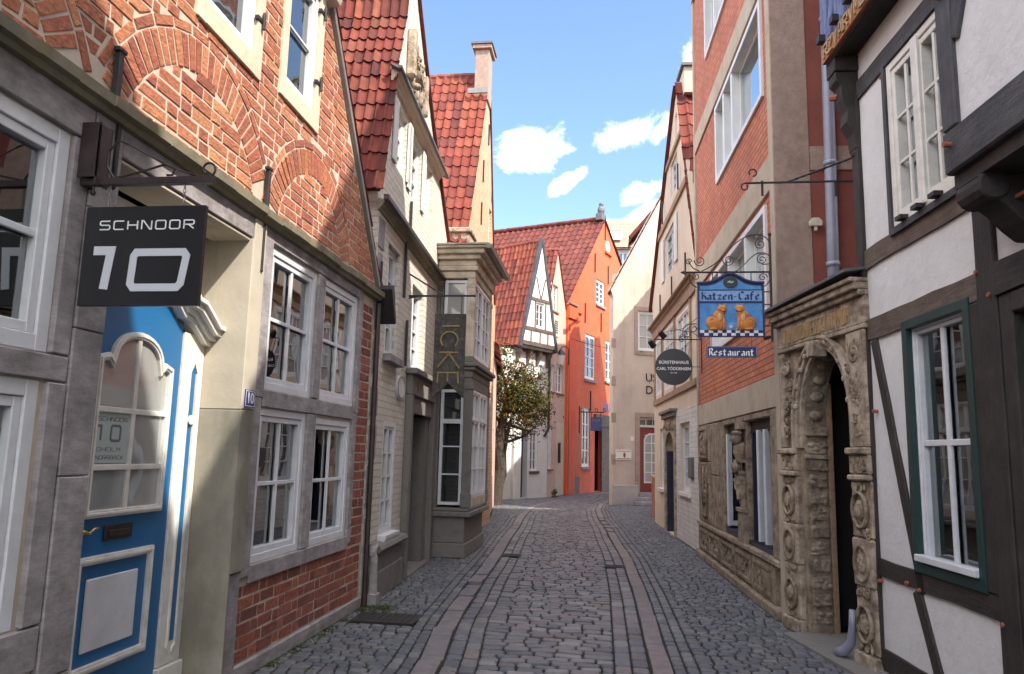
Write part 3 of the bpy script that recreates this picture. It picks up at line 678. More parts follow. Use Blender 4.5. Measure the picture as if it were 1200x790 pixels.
# stone facing of the ground floor: blocks proud of the mortar plane
def blk(mb, u0, u1, z0, z1, dd=.03): mb.box(u0+.002, u1-.002, -.02, dd+R_.uniform(-.003, .003), z0+.002, z1-.002)
st = MB()
for z0, z1 in ((0, .55), (.55, 1.45), (1.45, 2.15), (2.15, 2.75), (2.75, 3.24)): blk(st, 3.32, 3.538, z0, z1, .035)
for (a, b) in ((1.0, 1.94),):
    for z0, z1 in ((0, .8), (.8, 1.6), (1.6, 2.4), (2.4, 3.24)): blk(st, a, b, z0, z1)
for z0, z1 in ((.8, 1.88), (2.01, 3.06)): blk(st, 3.195, 3.318, z0, z1, .028)
blk(st, 1.95, 3.318, 1.885, 2.005, .028); blk(st, 1.95, 3.318, 3.065, 3.24, .028); blk(st, 1.0, 3.318, .6, .795, .028)
for z0, z1 in ((0, .75), (.75, 1.85), (1.85, 3.24)): blk(st, 5.052, 5.24, z0, z1, .032)
blk(st, 3.54, 5.05, 3.085, 3.24, .035)
st.build('stone_surround', 'stone_grey', e, bevel=.006)
st = MB()
for z0, z1 in ((.70, 1.97), (1.97, 3.24)): blk(st, 5.242, 5.385 if z1 < 2 else 5.41, z0, z1, .026)
blk(st, 7.475, 7.6, 1.97, 3.24, .026); blk(st, 7.445, 7.56, .7, 1.97, .026)
blk(st, 6.35, 6.515, 2.04, 3.14, .024); blk(st, 6.295, 6.475, .78, 1.90, .024)
blk(st, 5.412, 7.474, 1.905, 2.035, .024); blk(st, 5.412, 7.474, 3.145, 3.24, .024); blk(st, 5.387, 7.444, .65, .775, .026)
st.build('window_surround', 'stone_grey', e, bevel=.005)
# cream painted jamb, lintel and soffit of the door recess; shade and dirt coloured into the lower part
jb = MB(); jb.box(5.033, 5.0515, -.40, .045, 0, 1.86); jb.build('door_jamb', 'stone_shade_dirt', e, bevel=.004); jb = MB(); jb.box(5.033, 5.0515, -.40, .045, 1.865, 3.078); jb.box(3.54, 5.032, -.27, .02, 3.060, 3.079); jb.build('door_jamb', 'stone_tan', e, bevel=.004)
fr = MB(); fr.box(5.053, 5.236, .03, .044, .76, 1.86).build('pier_face', 'stone_shade_dirt', e, bevel=.004); fr = MB(); fr.box(5.053, 5.236, .03, .044, 1.87, 3.235)
fr.build('pier_face', 'stone_tan', e, bevel=.004)
# ledge
mb = MB()
N_ = 44
for i in range(N_):
    a = -3+11.15*i/N_; b = -3+11.15*(i+1)/N_; j = R_.uniform(-.006, .006); k = R_.uniform(-.006, .006)
    mb.prof([(0, 3.235), (.06, 3.24), (.075, 3.265+j), (.11+k, 3.275+j), (.118+k, 3.325+j), (.03, 3.35), (0, 3.35)], a, b)
mb.build('stone_ledge', 'stone_ledge', e)
# brick skin of the gable with relieving arches
ARC = [(6.2, 3.2, .74, 1.04), (4.32, 3.1, .80, 1.10), (2.28, 3.0, .80, 1.10)]
def gspans(z):
    # gable outline
    t = (z-3.36)/(8.82-3.36); a = -.9+(3.6+.9)*max(0, t); b = 8.07-(8.07-3.6)*max(0, t)
    sp = [(a+.02, b-.02)]
    cuts = []
    for c, zc, r0, r1 in ARC:
        dz = abs(z-zc)
        if dz < r1:
            xo = math.sqrt(r1*r1-dz*dz)
            if dz < r0: xi = math.sqrt(r0*r0-dz*dz); cuts += [(c-xo, c-xi), (c+xi, c+xo)]
            else: cuts.append((c-xo, c+xo))
    for r in UP:
        if r[2]-.16 < z < r[3]+.1: cuts.append((r[0]-.1, r[1]+.1))
    for c0, c1 in cuts:
        ns = []
        for s0, s1 in sp:
            if c1 <= s0 or c0 >= s1: ns.append((s0, s1)); continue
            if c0 > s0: ns.append((s0, c0))
            if c1 < s1: ns.append((c1, s1))
        sp = ns
    return [x for x in sp if x[1]-x[0] > .035]
bk = MB(); bricks(bk, gspans, 3.345, 8.6, bw=.25, bh=.084, mo=.015, ht=.12)
def radial(mb, c, zc, r0, r1, zmin, w=.074, mo=.015):
    n = int(math.pi*(r0+r1)/2/w)
    for i in range(n):
        a0 = math.pi*i/n+mo/2/((r0+r1)/2); a1 = math.pi*(i+1)/n-mo/2/((r0+r1)/2)
        q = [(c+r*math.cos(a), zc+r*math.sin(a)) for r, a in ((r0+mo/2, a0), (r1-mo/2, a0), (r1-mo/2, a1), (r0+mo/2, a1))]
        if min(p[1] for p in q) < zmin: continue
        if any(r[0]-.1 < p[0] < r[1]+.1 and r[2]-.16 < p[1] < r[3] for p in q for r in UP): continue
        if any((p[0]-oc)**2+(p[1]-oz)**2 < (orr*.97)**2 for p in q for oc, oz, _, orr in ARC if oc > c): continue
        one_brick(mb, q, -.01, .007, .003)
def arc_course(mb, c, zc, r0, r1, zmin, w=.2, mo=.018):
    n = int(math.pi*(r0+r1)/2/w)
    for i in range(n):
        a0 = math.pi*i/n+mo/2/r1; a1 = math.pi*(i+1)/n-mo/2/r1; am = (a0+a1)/2
        q = [(c+r*math.cos(a), zc+r*math.sin(a)) for r, a in ((r0+mo/2, a0), (r1-mo/2, a0), (r1-mo/2, a1), (r0+mo/2, a1))]
        if min(p[1] for p in q) < zmin: continue
        if any(r[0]-.1 < p[0] < r[1]+.1 and r[2]-.16 < p[1] < r[3] for p in q for r in UP): continue
        if any((p[0]-oc)**2+(p[1]-oz)**2 < (orr*.97)**2 for p in q for oc, oz, _, orr in ARC if oc > c): continue
        one_brick(mb, q, -.01, .006, .002)
for c, zc, r0, r1 in ARC: radial(bk, c, zc, r0, r1-.075, 3.345); arc_course(bk, c, zc, r1-.075, r1, 3.345)
bk.build('brick_face', 'brick', e)
bk = MB()
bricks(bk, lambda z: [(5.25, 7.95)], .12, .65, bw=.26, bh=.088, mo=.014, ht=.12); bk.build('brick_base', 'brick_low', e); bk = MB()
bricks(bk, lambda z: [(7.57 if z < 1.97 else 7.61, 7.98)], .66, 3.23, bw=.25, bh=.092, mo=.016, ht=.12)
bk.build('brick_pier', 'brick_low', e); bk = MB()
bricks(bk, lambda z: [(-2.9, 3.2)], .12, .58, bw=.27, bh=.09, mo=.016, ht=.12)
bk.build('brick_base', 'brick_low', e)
MB().box(5.25, 8.0, 0, .03, 0, .115, .004).box(-3, 3.5, 0, .03, 0, .115, .004).build('plinth', 'stone_grey', e, bevel=.01)
# upper window surrounds
for r in UP:
    mb = MB(); mb.box(r[0]-.1, r[0]-.004, -.02, .022, r[2]-.15, r[3]+.12); mb.box(r[1]+.004, r[1]+.1, -.02, .022, r[2]-.15, r[3]+.12)
    mb.box(r[0]-.004, r[1]+.004, -.02, .026, r[2]-.15, r[2]-.004); mb.box(r[0]-.004, r[1]+.004, -.02, .022, r[3]+.004, r[3]+.12)
    mb.build('window_surround', 'cream_wall', e, bevel=.005)
    w = window(H, r, cols=1, rows=2, lights=1, d=-.01, fw=.05, cw=.035, g='glass', m='white_near', bev=.003)
    for zz in (r[2]+.28, r[2]+.95): MB().box(r[1]-.02, r[1]+.09, .0, .03, zz, zz+.03).tubed([(r[1]+.05, .04, zz-.05), (r[1]+.05, .04, zz+.08)], .013).build('hinge', 'iron', w)
for i, r in enumerate(G4):
    w = window(H, r, cols=2, rows=2, lights=2 if 0 else 1, d=.0, fw=.055, mw=.03, cw=.045, g='glass_clear', m='white_near', bev=.003)
room(H, (5.45, 7.45, .8, 3.1), depth=.65)
w = window(H, LEFTW, cols=1, rows=2, lights=1, d=.005, fw=.075, mw=.035, cw=.05, g='glass_clear', m='white_near', bev=.004)
w = window(H, LEFTW2, cols=1, rows=2, lights=1, d=.005, fw=.075, mw=.035, cw=.05, g='glass_clear', m='white_near', bev=.004)
room(H, (2.0, 3.1, .85, 3.0), depth=.65)
mb = MB()
for k in range(20): z = 2.5+k*.026; mb.box(2.02, 3.12, -.20, -.165, z, z+.004)
for k in range(12): z = 2.75+k*.026; mb.box(5.46, 5.85, -.20, -.165, z, z+.004)
mb.build('blind', 'blind', e)
for a, b, z0, z1 in ((5.45, 5.70, .8, 1.88), (6.08, 6.28, .8, 1.88), (6.52, 6.72, .8, 1.86), (7.22, 7.42, .8, 1.86), (7.15, 7.44, 2.06, 3.1), (5.45, 5.6, 2.06, 2.74), (6.16, 6.33, 2.06, 3.1)):
    mb = MB(); n = 14
    P = [(a+(b-a)*k/n, .22+.018*math.sin(k*1.9), 0) for k in range(n+1)]
    mb.add([(p[0], p[1], z0) for p in P]+[(p[0], p[1], z1) for p in P], [(k, k+1, n+2+k, n+1+k) for k in range(n)])
    mb.build('curtain', 'curtain', e)
# verge: bargeboard, lead strip and tile edge
roofv = []
for s, (a, b) in enumerate((((8.16, 3.30), (3.6, 8.88)), ((-.98, 3.30), (3.6, 8.88)))):
    beam(H, a, b, .05, -.04, .045, 'gutter', 'verge_strip', .004)
gable_roof(H, (-1.02, 3.34), (3.6, 8.95), (8.22, 3.34), depth=7, m='tile', over=.03)
mb = MB(); mb.prof([(0, 5.60), (.10, 5.63), (.12, 5.68), (.05, 5.71), (0, 5.71)], 6.0, 6.26); mb.build('corner_moulding', 'cream_paint', e, bevel=.004)
beam(H, (8.1, 2.95), (8.12, 3.7), .02, .03, .05, 'iron', 'rod', .002)
mb = MB(); mb.prism([(8.02, 3.36), (8.2, 3.0), (8.24, 3.02), (8.1, 3.42)], -.05, .2); mb.build('eave_flashing', 'iron', e)
# wall anchors
for u, z0, z1 in ((3.44, 3.36, 3.62), (5.22, 3.36, 3.66)):
    mb = MB(); mb.box(u-.018, u+.018, .012, .045, z0-.02, z1); mb.box(u-.035, u+.035, .012, .05, z1-.005, z1+.018); mb.box(u-.026, u+.026, .01, .05, z0-.03, z0+.0)
    mb.build('wall_anchor', 'iron', e, bevel=.003)
for u, z0, z1 in ((5.18, 2.88, 3.23), (3.47, 2.9, 3.24)):
    mb = MB(); mb.box(u-.012, u+.012, .035, .055, z0, z1); mb.ball((u, .045, z0), .016); mb.build('wall_anchor', 'iron', e, bevel=.003)
MB().tubed([(8.04, .05, 0.02), (8.04, .05, 3.2)], .03).build('downpipe', 'iron_brown', e)
# door
DD = -.27
dr = MB(); dr.box(3.80, 4.77, DD-.05, DD, .02, 2.42)
# arched top portion
ctr = 4.285
def domed(u0, u1, zb, z1, rise, n=14):
    return [(u0, zb), (u1, zb)]+[(u1-(u1-u0)*k/n, z1+rise*math.sin(math.pi*k/n)) for k in range(n+1)]
door = dr.build('door', 'door_blue', e, bevel=.004)
# moulded frame of the glazed part
gu0, gu1, gz0, gz1 = 3.99, 4.85, 1.22, 2.02
gu0, gu1 = 3.935, 4.635
def gout(o):
    a, b = gu0-o, gu1+o; m_ = (a+b)/2; w_ = (b-a)/2; z = gz1+.06
    pts = [(a, z-.0+o*.5), (a+.07, z+.02+o), (a+.105, z-.01+o)]
    for k in range(1, 12):
        t = math.pi*k/12; pts.append((m_-(w_-.12)*math.cos(t), z+.03+o+.145*math.sin(t)))
    pts += [(b-.105, z-.01+o), (b-.07, z+.02+o), (b, z+o*.5)]
    return pts
fmb = MB()
pts = gout(0); fmb.ribbon([(gu0, gz0)]+pts+[(gu1, gz0)], .042, DD-.002, DD+.028, True)
fmb.ribbon([(gu0, gz0)]+pts+[(gu1, gz0)], .018, DD+.028, DD+.036, True)
fmb.box((gu0+gu1)/2-.018, (gu0+gu1)/2+.018, DD, DD+.02, gz0+.02, gz1+.22)
for zz in (1.475, 1.80): fmb.box(gu0+.02, gu1-.02, DD, DD+.021, zz-.016, zz+.016)
fm = fmb.build('glazing_bars', 'trim', door, bevel=.003)
pn = MB().prism([(gu0+.01, gz0)]+pts[::-1][::-1]+[(gu1-.01, gz0)], DD+.001, DD+.004).build('pane', 'glass_pale', door)
nt_ = MB().box(gu0+.025, (gu0+gu1)/2-.02, DD+.004, DD+.006, 1.50, 1.785).build('notice', 'frost', door)
tech('SCHNOOR', gu0+.045, 1.735, .03, .022, .009, .0035, DD+.006, 'grey_letter', door, th=.001)
tech('10', gu0+.045, 1.625, .085, .085, .04, .015, DD+.006, 'grey_letter', door, th=.001)
tech('OHOLM', gu0+.06, 1.565, .03, .022, .014, .003, DD+.006, 'grey_letter', door, th=.001)
tech('NORRBACK', gu0+.055, 1.52, .024, .02, .008, .003, DD+.006, 'grey_letter', door, th=.001)
# lower panel
pmb = MB(); pmb.ribbon(rectpoly(3.93, 4.60, .39, .97), .045, DD-.002, DD+.022, True); pmb.ribbon(rectpoly(3.93, 4.60, .39, .97), .02, DD+.022, DD+.03, True)
pmb.build('panel_moulding', 'trim', door, bevel=.003)
MB().box(4.02, 4.43+.06, DD-.002, DD+.012, .48, .87).build('panel', 'white_near', door, bevel=.012)
hm = MB(); hm.tubed([(3.865, DD+.03, 1.14), (3.90, DD+.05, 1.135), (3.94, DD+.05, 1.125), (3.98, DD+.05, 1.145), (4.03, DD+.048, 1.15)], [.014, .012, .009, .008, .006])
hm.disc((3.872, 1.14), .02, .02, DD, DD+.02, 14); hm.build('door_handle', 'brass', door, smooth=True)
lm = MB(); lm.box(4.13, 4.39, DD, DD+.012, 1.065, 1.15); lm.box(4.165, 4.355, DD+.012, DD+.02, 1.085, 1.12); lm.build('letterbox', 'iron_brown', door, bevel=.003)
# pilasters with blue strip, and the curved moulding over the door
for s, (a, b) in (('r', (4.77, 5.03)), ('l', (3.56, 3.80))):
    p = MB().box(a, b, DD-.06, DD+.015, .22, 2.36).build('door_frame', 'trim', e, bevel=.003)
    c0 = (a+b)/2
    MB().prism([(c0-.035, .36), (c0+.035, .36), (c0+.035, 2.1)]+[(c0+.035*math.cos(t), 2.1+.035*math.sin(t)) for t in [math.pi*k/6 for k in range(1, 6)]]+[(c0-.035, 2.1)], DD+.0155, DD+.018).build('inlay', 'door_blue', p)
    mm = MB(); mm.ribbon([(c0-.045, .33), (c0-.045, 2.1), (c0-.02, 2.14), (c0, 2.18), (c0+.02, 2.14), (c0+.045, 2.1), (c0+.045, .33), (c0+.02, .31), (c0, .27), (c0-.02, .31)], .014, DD+.015, DD+.03, True); mm.build('moulding', 'trim', p)
    MB().box(a-.01, b+.01, DD-.06, DD+.04, 0, .215).build('frame_foot', 'trim', e, bevel=.005)
def crest(o, n=10):
    L = []
    base = [(3.50, 2.33), (3.60, 2.34), (3.72, 2.42), (3.80, 2.47), (3.88, 2.48), (3.97, 2.55), (4.08, 2.62), (4.20, 2.655), (4.285, 2.66)]
    pts = base+[(2*4.285-x, z) for x, z in base[::-1][1:]]
    return [(x, z+o) for x, z in pts]
cm = MB()
for o, dd, w_ in ((0, .06, .035), (.035, .09, .035), (.07, .13, .04), (.105, .16, .03)): cm.ribbon(crest(o-.02), w_, DD-.04, DD+dd)
cm.build('door_crest', 'trim', e, bevel=.003)
base = crest(-.055); MB().prism([(3.80, 2.3), (4.77, 2.3)]+[p for p in base[::-1] if 3.8 <= p[0] <= 4.77], DD-.05, DD-.001).build('door_head', 'door_blue', e)
window(H, (3.58, 5.0, 2.50, 3.06), cols=4, rows=2, lights=2, d=DD-.06, fw=.05, g='glass', m='trim', name='fanlight')
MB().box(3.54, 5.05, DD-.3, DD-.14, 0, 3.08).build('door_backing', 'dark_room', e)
MB().box(3.54, 5.05, -.35, .05, -.02, .02).build('threshold', 'stone_grey', e, bevel=.01)
mb = MB(); mb.disc((4.9, 1.78), .038, .032, DD+.03, DD+.036, 18); mb.build('name_plate', 'white', e)
o = MB().box(0, .15, 0, .006, 0, .12).build('number_plate', 'plate_blue'); o.parent = None
def place(o, H, u, d, z):
    p = H.A+H.u*u+H.n*d; o.location = (p.x, p.y, z); o.rotation_euler = (0, 0, H.rz)
place(o, L1, 5.07, .046, 1.885); tag(o, 'small blue enamel house number 10 plate on the cream door pier', 'number plate')
tx = text_mesh('10', .105, 'white_letter', o, loc=(.075, -.0075, .06), extrude=.0008, bold=.002)
MB().ribbon(rectpoly(.008, .142, .008, .112), .004, .006, .0072, True).build('border', 'white_letter', o)
# ---- hanging sign SCHNOOR 10
S = Frame((-2.5, 3.27), (-1.5, 3.27))
e = S.thing('hanging_sign', 'square black hanging sign reading SCHNOOR 10 on an iron scroll bracket', 'sign')
u0, u1, z0, z1 = S.rect([(104, 242), (242, 243), (92, 358), (234, 360)])
bd = MB().box(u0, u1, -.012, .012, z0, z1).build('board', 'black_paint', e, bevel=.002)
w = u1-u0; h = z1-z0
tech('SCHNOOR', u0+w*.13, z1-h*.235, w*.082, h*.085, w*.035, .006, .012, 'white_letter', bd, th=.002)
mb = MB(); lw_ = .033
mb.ribbon([(u0+w*.10, z0+h*.55), (u0+w*.245, z0+h*.55), (u0+w*.21, z0+h*.165)], .042, .012, .015)
c = [(u0+w*.46, z0+h*.53), (u0+w*.85, z0+h*.53), (u0+w*.875, z0+h*.49), (u0+w*.845, z0+h*.22), (u0+w*.815, z0+h*.18), (u0+w*.455, z0+h*.18), (u0+w*.43, z0+h*.22), (u0+w*.44, z0+h*.49)]
mb.ribbon(c, .036, .012, .0152, True); mb.build('lettering', 'silver_letter', bd)
br = MB()
zb = S.at(170, 213)[1]; ue = S.at(250, 213)[0]; uw = S.at(97, 213)[0]
br.box(uw, ue, -.02, .02, zb-.016, zb+.016); br.box(uw, uw+.035, -.045, -.035, zb-.02, zb+.30); br.box(uw+.09, uw+.10, -.045, .045, zb-.02, zb+.28)
br.box(uw, uw+.10, -.045, -.038, zb+.016, zb+.29); br.box(uw, uw+.10, .038, .045, zb+.016, zb+.29)
br.ball((uw+.06, 0, zb-.05), .014); br.tubed([(uw+.06, 0, zb-.04), (uw+.06, 0, zb+.016)], .006)
def t2(mb, pts, r=.005, d=0, n=6): mb.tubed([(p[0], d, p[1]) for p in pts], r, n)
t2(br, [(uw+.14, zb+.016), (uw+.3, zb+.05), (uw+.42, zb+.085), (uw+.47, zb+.06), (uw+.46, zb+.03), (uw+.43, zb+.03)], .006)
t2(br, scroll(ue-.03, zb+.055, .04, .022, -1.6, .95, 16), .006)
t2(br, [(uw+.16, zb+.02), (uw+.12, zb+.08), (uw+.12, zb+.16), (uw+.17, zb+.21), (uw+.22, zb+.19)], .006)
t2(br, [(uw+.22, zb+.19), (uw+.35, zb+.12), (uw+.5, zb+.05), (ue-.05, zb+.016)], .004)
for zz in (zb+.03, zb+.24): br.box(uw-.05, uw, -.05, -.042, zz, zz+.03)
br.build('bracket', 'iron_brown', e, bevel=.001)
for uu in (u0+w*.17, u0+w*.80):
    ch = MB(); n = 5; L = zb-.016-z1
    for k in range(n):
        zc = z1+L*(k+.5)/n; r = L/n*.62
        ch.tubed([(uu+(.006*math.cos(a) if k % 2 else 0), (0 if k % 2 else .006*math.cos(a)), zc+r*math.sin(a)) for a in [2*math.pi*q/8 for q in range(9)]], .0022, 5)
    ch.build('chain', 'gutter', e)

# ================================================================== L2: cream rubble house with steep gable
H = Frame((-2.55, 8.06), (-2.75, 11.95)); L2 = H
H.thing('cream_house', 'cream painted rough stone house with steep tiled gable beside the brick house', 'house')
e = H.e
lv = [(-.13, 4.45), (0.0, 4.92), (.2, 5.6), (.35, 6.21), (.63, 6.96), (.67, 7.25), (.95, 8.4)]
rv = [(4.69, 5.27), (3.93, 5.8), (2.78, 6.62), (2.1, 7.18), (1.46, 7.76), (.98, 8.45)]
outl = [(-.02, 0), (2.45, 0), (3.9, 0), (3.9, 4.4), (4.4, 4.9)]+rv[:-1]+[(.965, 8.45)]+lv[::-1][1:]+[(-.02, 4.3)]
lw1 = (.5, 1.14, 2.72, 4.05); lw2 = (1.97, 2.78, 2.72, 3.88); gw1 = (.66, 1.3, .66, 1.95)
dr_ = (1.95, 3.55, .001, 2.12)
gw = [(.62, 1.2, 5.05, 5.85), (1.48, 2.22, 5.0, 5.9), (2.62, 3.1, 5.1, 5.88)]
MB().wall(outl, [hole(r) for r in (lw1, lw2, gw1, dr_, *gw)]).build('wall', 'cream_brick', e)
body(H, outl, 'cream_wall')
for r, c, rr, l in ((lw1, 2, 4, 2), (lw2, 2, 4, 2)):
    w = window(H, r, cols=c, rows=rr, lights=l, d=-.06, fw=.05, m='white_near'); sill(H, r, 'stone_grey', .1, .09, parent=w)
w = window(H, gw1, cols=2, rows=4, lights=2, d=-.0, fw=.055, m='white_near'); MB().prof([(0, .52), (.06, .52), (.10, .62), (.10, .655), (0, .655)], .62, 1.34).build('sill', 'white_near', w)
for r in gw: window(H, r, cols=2, rows=3, lights=2, d=-.05, fw=.045)
for r in gw[:2]:
    for u in (r[0]-.22, r[1]+.0): MB().box(u, u+.2, .01, .03, r[2], r[3]).build('shutter', 'white_wall', e, bevel=.004)
# rubble quoins
mb = MB()
for k in range(9):
    z = .1+k*.47; wdt = R_.uniform(.16, .3); mb.box(.0, wdt, -.01, R_.uniform(.012, .025), z, z+R_.uniform(.3, .42), .006)
mb.build('quoins', 'stone_grey', e, bevel=.015)
def cornice(H, u0, u1, z, out=.22, h=.18, m='bay_upper', name='cornice', d=0, ret=False):
    p = [(d, z-h), (d+out*.2, z-h), (d+out*.3, z-h*.7), (d+out*.45, z-h*.6), (d+out*.55, z-h*.3), (d+out*.9, z-h*.2), (d+out, z), (d, z+.03)]
    return MB().prof(p, u0, u1).build(name, m, H.e)
cornice(H, -.10, 3.8, 4.36, .11, .10, 'stone_ledge'); MB().prof([(.09, 4.34), (.15, 4.34), (.15, 4.39), (.09, 4.40)], -.2, 3.85).build('gutter', 'iron_brown', e)
cornice(H, .22, 3.6, 6.06, .12, .11, 'cream_r4'); MB().prof([(.10, 6.05), (.15, 6.05), (.15, 6.08), (.0, 6.11)], .12, 3.8).build('ledge_lead', 'slate', e)
# niche with carved relief in the gable
mb = MB(); mb.box(.95, 1.08, 0, .12, 6.4, 7.05); mb.box(1.95, 2.05, 0, .1, 6.3, 6.9); mb.build('niche_pilaster', 'sandstone_light', e, bevel=.02)
mb = MB()
for k in range(26): mb.ball((R_.uniform(1.1, 1.95), .02, R_.uniform(6.35, 7.0)), (R_.uniform(.04, .1), R_.uniform(.03, .07), R_.uniform(.04, .1)), 7, 5)
for k in range(5): t2(mb, scroll(1.2+k*.16, 6.9-.05*k, .07, .02, R_.uniform(0, 6), 1.3, 14), .014, .06)
mb.build('carved_relief', 'sandstone', e, smooth=True)
# roof slope towards the camera, following the flared verge
mb = MB()
for (a, b) in zip(lv[:-1], lv[1:]):
    A_ = Vector((a[0]-.03, -.08, a[1])); B_ = Vector((b[0]-.03, -.08, b[1])); Ls = (B_-A_).length
    pantiles(mb, A_, (0, 1, 0), B_-A_, 7, Ls, .115, .215, flip=1 if Vector((0, 1, 0)).cross(B_-A_).x < 0 else -1)
mb.build('roof', 'tile', e)
mb = MB()
for (a, b) in zip(lv[:-1], lv[1:]):
    mb.add([(a[0], -.03, a[1]), (b[0], -.03, b[1]), (b[0], 7, b[1]), (a[0], 7, a[1])], [(0, 1, 2, 3)])
for (a, b) in zip(rv[:-1], rv[1:]):
    q = [(a[0]+.04, -.05, a[1]+.03), (b[0]+.04, -.05, b[1]+.03), (b[0]+.04, 7, b[1]+.03), (a[0]+.04, 7, a[1]+.03)]
    mb.add(q+[(x, y, z-.05) for x, y, z in q], [(0, 1, 2, 3), (4, 5, 6, 7), (0, 1, 5, 4), (1, 2, 6, 5), (2, 3, 7, 6), (3, 0, 4, 7)])
mb.build('roof_deck', 'tile_brown', e)
# dark stone doorway and panel under the window
mb = MB(); mb.box(1.80, 1.95, 0, .09, 0, 2.35); mb.box(3.55, 3.72, 0, .09, 0, 2.35); mb.box(1.80, 3.72, 0, .09, 2.352, 2.62); mb.box(1.74, 3.78, 0, .16, 2.622, 2.70); mb.box(1.95, 3.55, -.2, .05, 2.12, 2.35)
mb.build('door_surround', 'bay_stone', e, bevel=.01)
mb = MB(); mb.disc((2.2, 2.48), .05, .05, .09, .105, 16); mb.build('rosette', 'peg', e)
mb = MB(); mb.box(3.30, 3.55, -.95, -.0, 0, 2.12); mb.box(1.95, 3.55, -.96, -.80, 0, 2.12); mb.box(1.95, 3.55, -.95, .1, -.02, .02); mb.build('porch_wall', 'bay_stone', e)
MB().box(2.0, 3.28, -.8, -.74, .02, 2.1).build('door', 'dark_wood', e)
mb = MB(); mb.box(.30, 1.62, 0, .10, 0, .30); mb.box(.34, 1.60, 0, .085, .302, .50); mb.prof([(0, .50), (.12, .50), (.15, .54), (.12, .585), (0, .6)], .28, 1.66); mb.build('window_base', 'bay_stone', e, bevel=.006)
# standpipe and drain foot in the corner
mb = MB(); mb.tubed([(.1, .10, .0), (.1, .10, .28), (.1, .10, .48), (.12, .06, .6)], [.055, .05, .045, .04]); mb.box(.03, .2, 0, .16, 0, .12); mb.box(.05, .16, 0, .12, .5, .56); mb.tubed([(.1, .1, .55), (.18, .12, .62)], .02)
mb.build('drain_foot', 'stone_grey', e, bevel=.008)
for u, z0, z1 in ((1.55, 4.42, 4.9), (1.35, 3.55, 4.3), (1.6, 2.7, 3.3)): MB().box(u-.02, u+.02, .01, .04, z0, z1).build('wall_anchor', 'iron', e)
mb = MB(); mb.disc((1.40, 2.40), .22, .155, 0, .03, 30)
o = mb.build('oval_plaque', 'white_wall'); mb2 = MB(); mb2.ribbon([(1.40+.2*math.cos(a), 2.40+.137*math.sin(a)) for a in [2*math.pi*k/28 for k in range(28)]], .012, .03, .038, True); r = mb2.build('rim', 'stone_grey', o)
place(o, L2, 0, .0, 0); tag(o, 'pale oval plaque on the cream wall above the ground floor window', 'plaque')

# ---- ICKE hanging board
S = Frame((-2.72, 9.8), (-1.6, 9.8))
e = S.thing('hanging_sign', 'weathered dark wooden hanging board with gilt sideways letters and notched foot', 'sign')
a = S.rect([(509, 368), (545, 368), (509, 440), (545, 440)]); zt, zbm, zn = S.at(527, 368)[1], S.at(527, 467)[1], S.at(527, 452)[1]
u0, u1 = a[0], a[1]
bd = MB().prism([(u0, zbm), ((u0+u1)/2, zn+.03), (u1, zbm), (u1, zt), (u0, zt)], -.025, .025).build('board', 'board_dark', e, bevel=.004)
w = u1-u0; H_ = zt-zbm
def V_(x, y): return (u0+w*x, zt-(110/97.)*H_*(y-8)/110)   # zoom grid of the board, rows in px
gl = MB()
gl.ribbon([V_(.25, 22.5), V_(.82, 22.5)], .022, .025, .037)
cc_ = V_(.5, 38.3); gl.ribbon([(cc_[0]+.115*math.cos(a_), cc_[1]+.105*math.sin(a_)) for a_ in [math.radians(-48+k*(276)/20) for k in range(21)]], .02, .025, .037)
gl.ribbon([V_(.18, 53), V_(.80, 53)], .022, .025, .037)
gl.ribbon([V_(.5, 54), V_(.14, 70)], .018, .025, .036); gl.ribbon([V_(.5, 54), V_(.85, 71)], .018, .025, .0365)
gl.ribbon([V_(.15, 88), V_(.17, 76), V_(.80, 76), V_(.83, 88)], .020, .025, .037); gl.ribbon([V_(.48, 76), V_(.48, 86)], .018, .025, .0362)
gl.build('lettering', 'gold', bd, bevel=.002)
br = MB(); ua, zz = S.at(475, 347); ub = S.at(556, 346)[0]
br.box(ua-.02, ua+.005, -.015, .015, zz-.05, zz+.38); br.box(ua, ub, -.012, .012, zz-.012, zz+.012)
t2(br, [(ua, zz+.33), (S.at(520, 345)[0], zz+.01)], .012); t2(br, [(ua, zz-.04), (ua+.1, zz-.02), (ua+.2, zz)], .01); br.ball((ub, 0, zz), .02)
for x in (u0+.06, u1-.06): t2(br, [(x, zz), (x, zt)], .006)
br.build('bracket', 'iron', e)

# ================================================================== L3: bay window house
H = Frame((-2.75, 11.96), (-2.75, 18.6)); L3 = H
H.thing('brick_house', 'orange brick gabled house with stone bay window and chimney', 'house')
e = H.e; o_ = 11.96
pl_ = [(14.2-o_, 5.5), (14.47-o_, 6.06), (15.3-o_, 7.7), (16.08-o_, 9.25), (16.4-o_, 9.9), (17.16-o_, 8.22), (17.78-o_, 6.31), (18.05-o_, 5.2)]
outl = [(.02, 0), (6.4, 0), (6.4, 5.2), (6.09, 5.2)]+pl_[::-1][1:]+[(1.95, 5.3), (.02, 5.0)]
fw_ = [(17.0-o_, 17.35-o_, 6.1, 7.26), (5.2, 5.6, 3.5, 4.6)]
slits = [(17.0-o_, 17.12-o_, 7.9, 8.5)]
MB().wall(outl, [hole(r) for r in fw_]).build('wall', 'brick_orange', e); body(H, outl, 'brick_orange')
for r in fw_: window(H, r, cols=2, rows=3, lights=1, d=-.05, fw=.04)
for u, z0 in ((4.0, 7.5), (4.6, 8.6), (5.3, 7.5), (3.9, 6.5)): MB().box(u-.02, u+.02, 0, .03, z0, z0+.5).build('wall_anchor', 'iron', e)
mb = MB(); lv3 = pl_[:4]+[(16.5-o_, 10.2)]
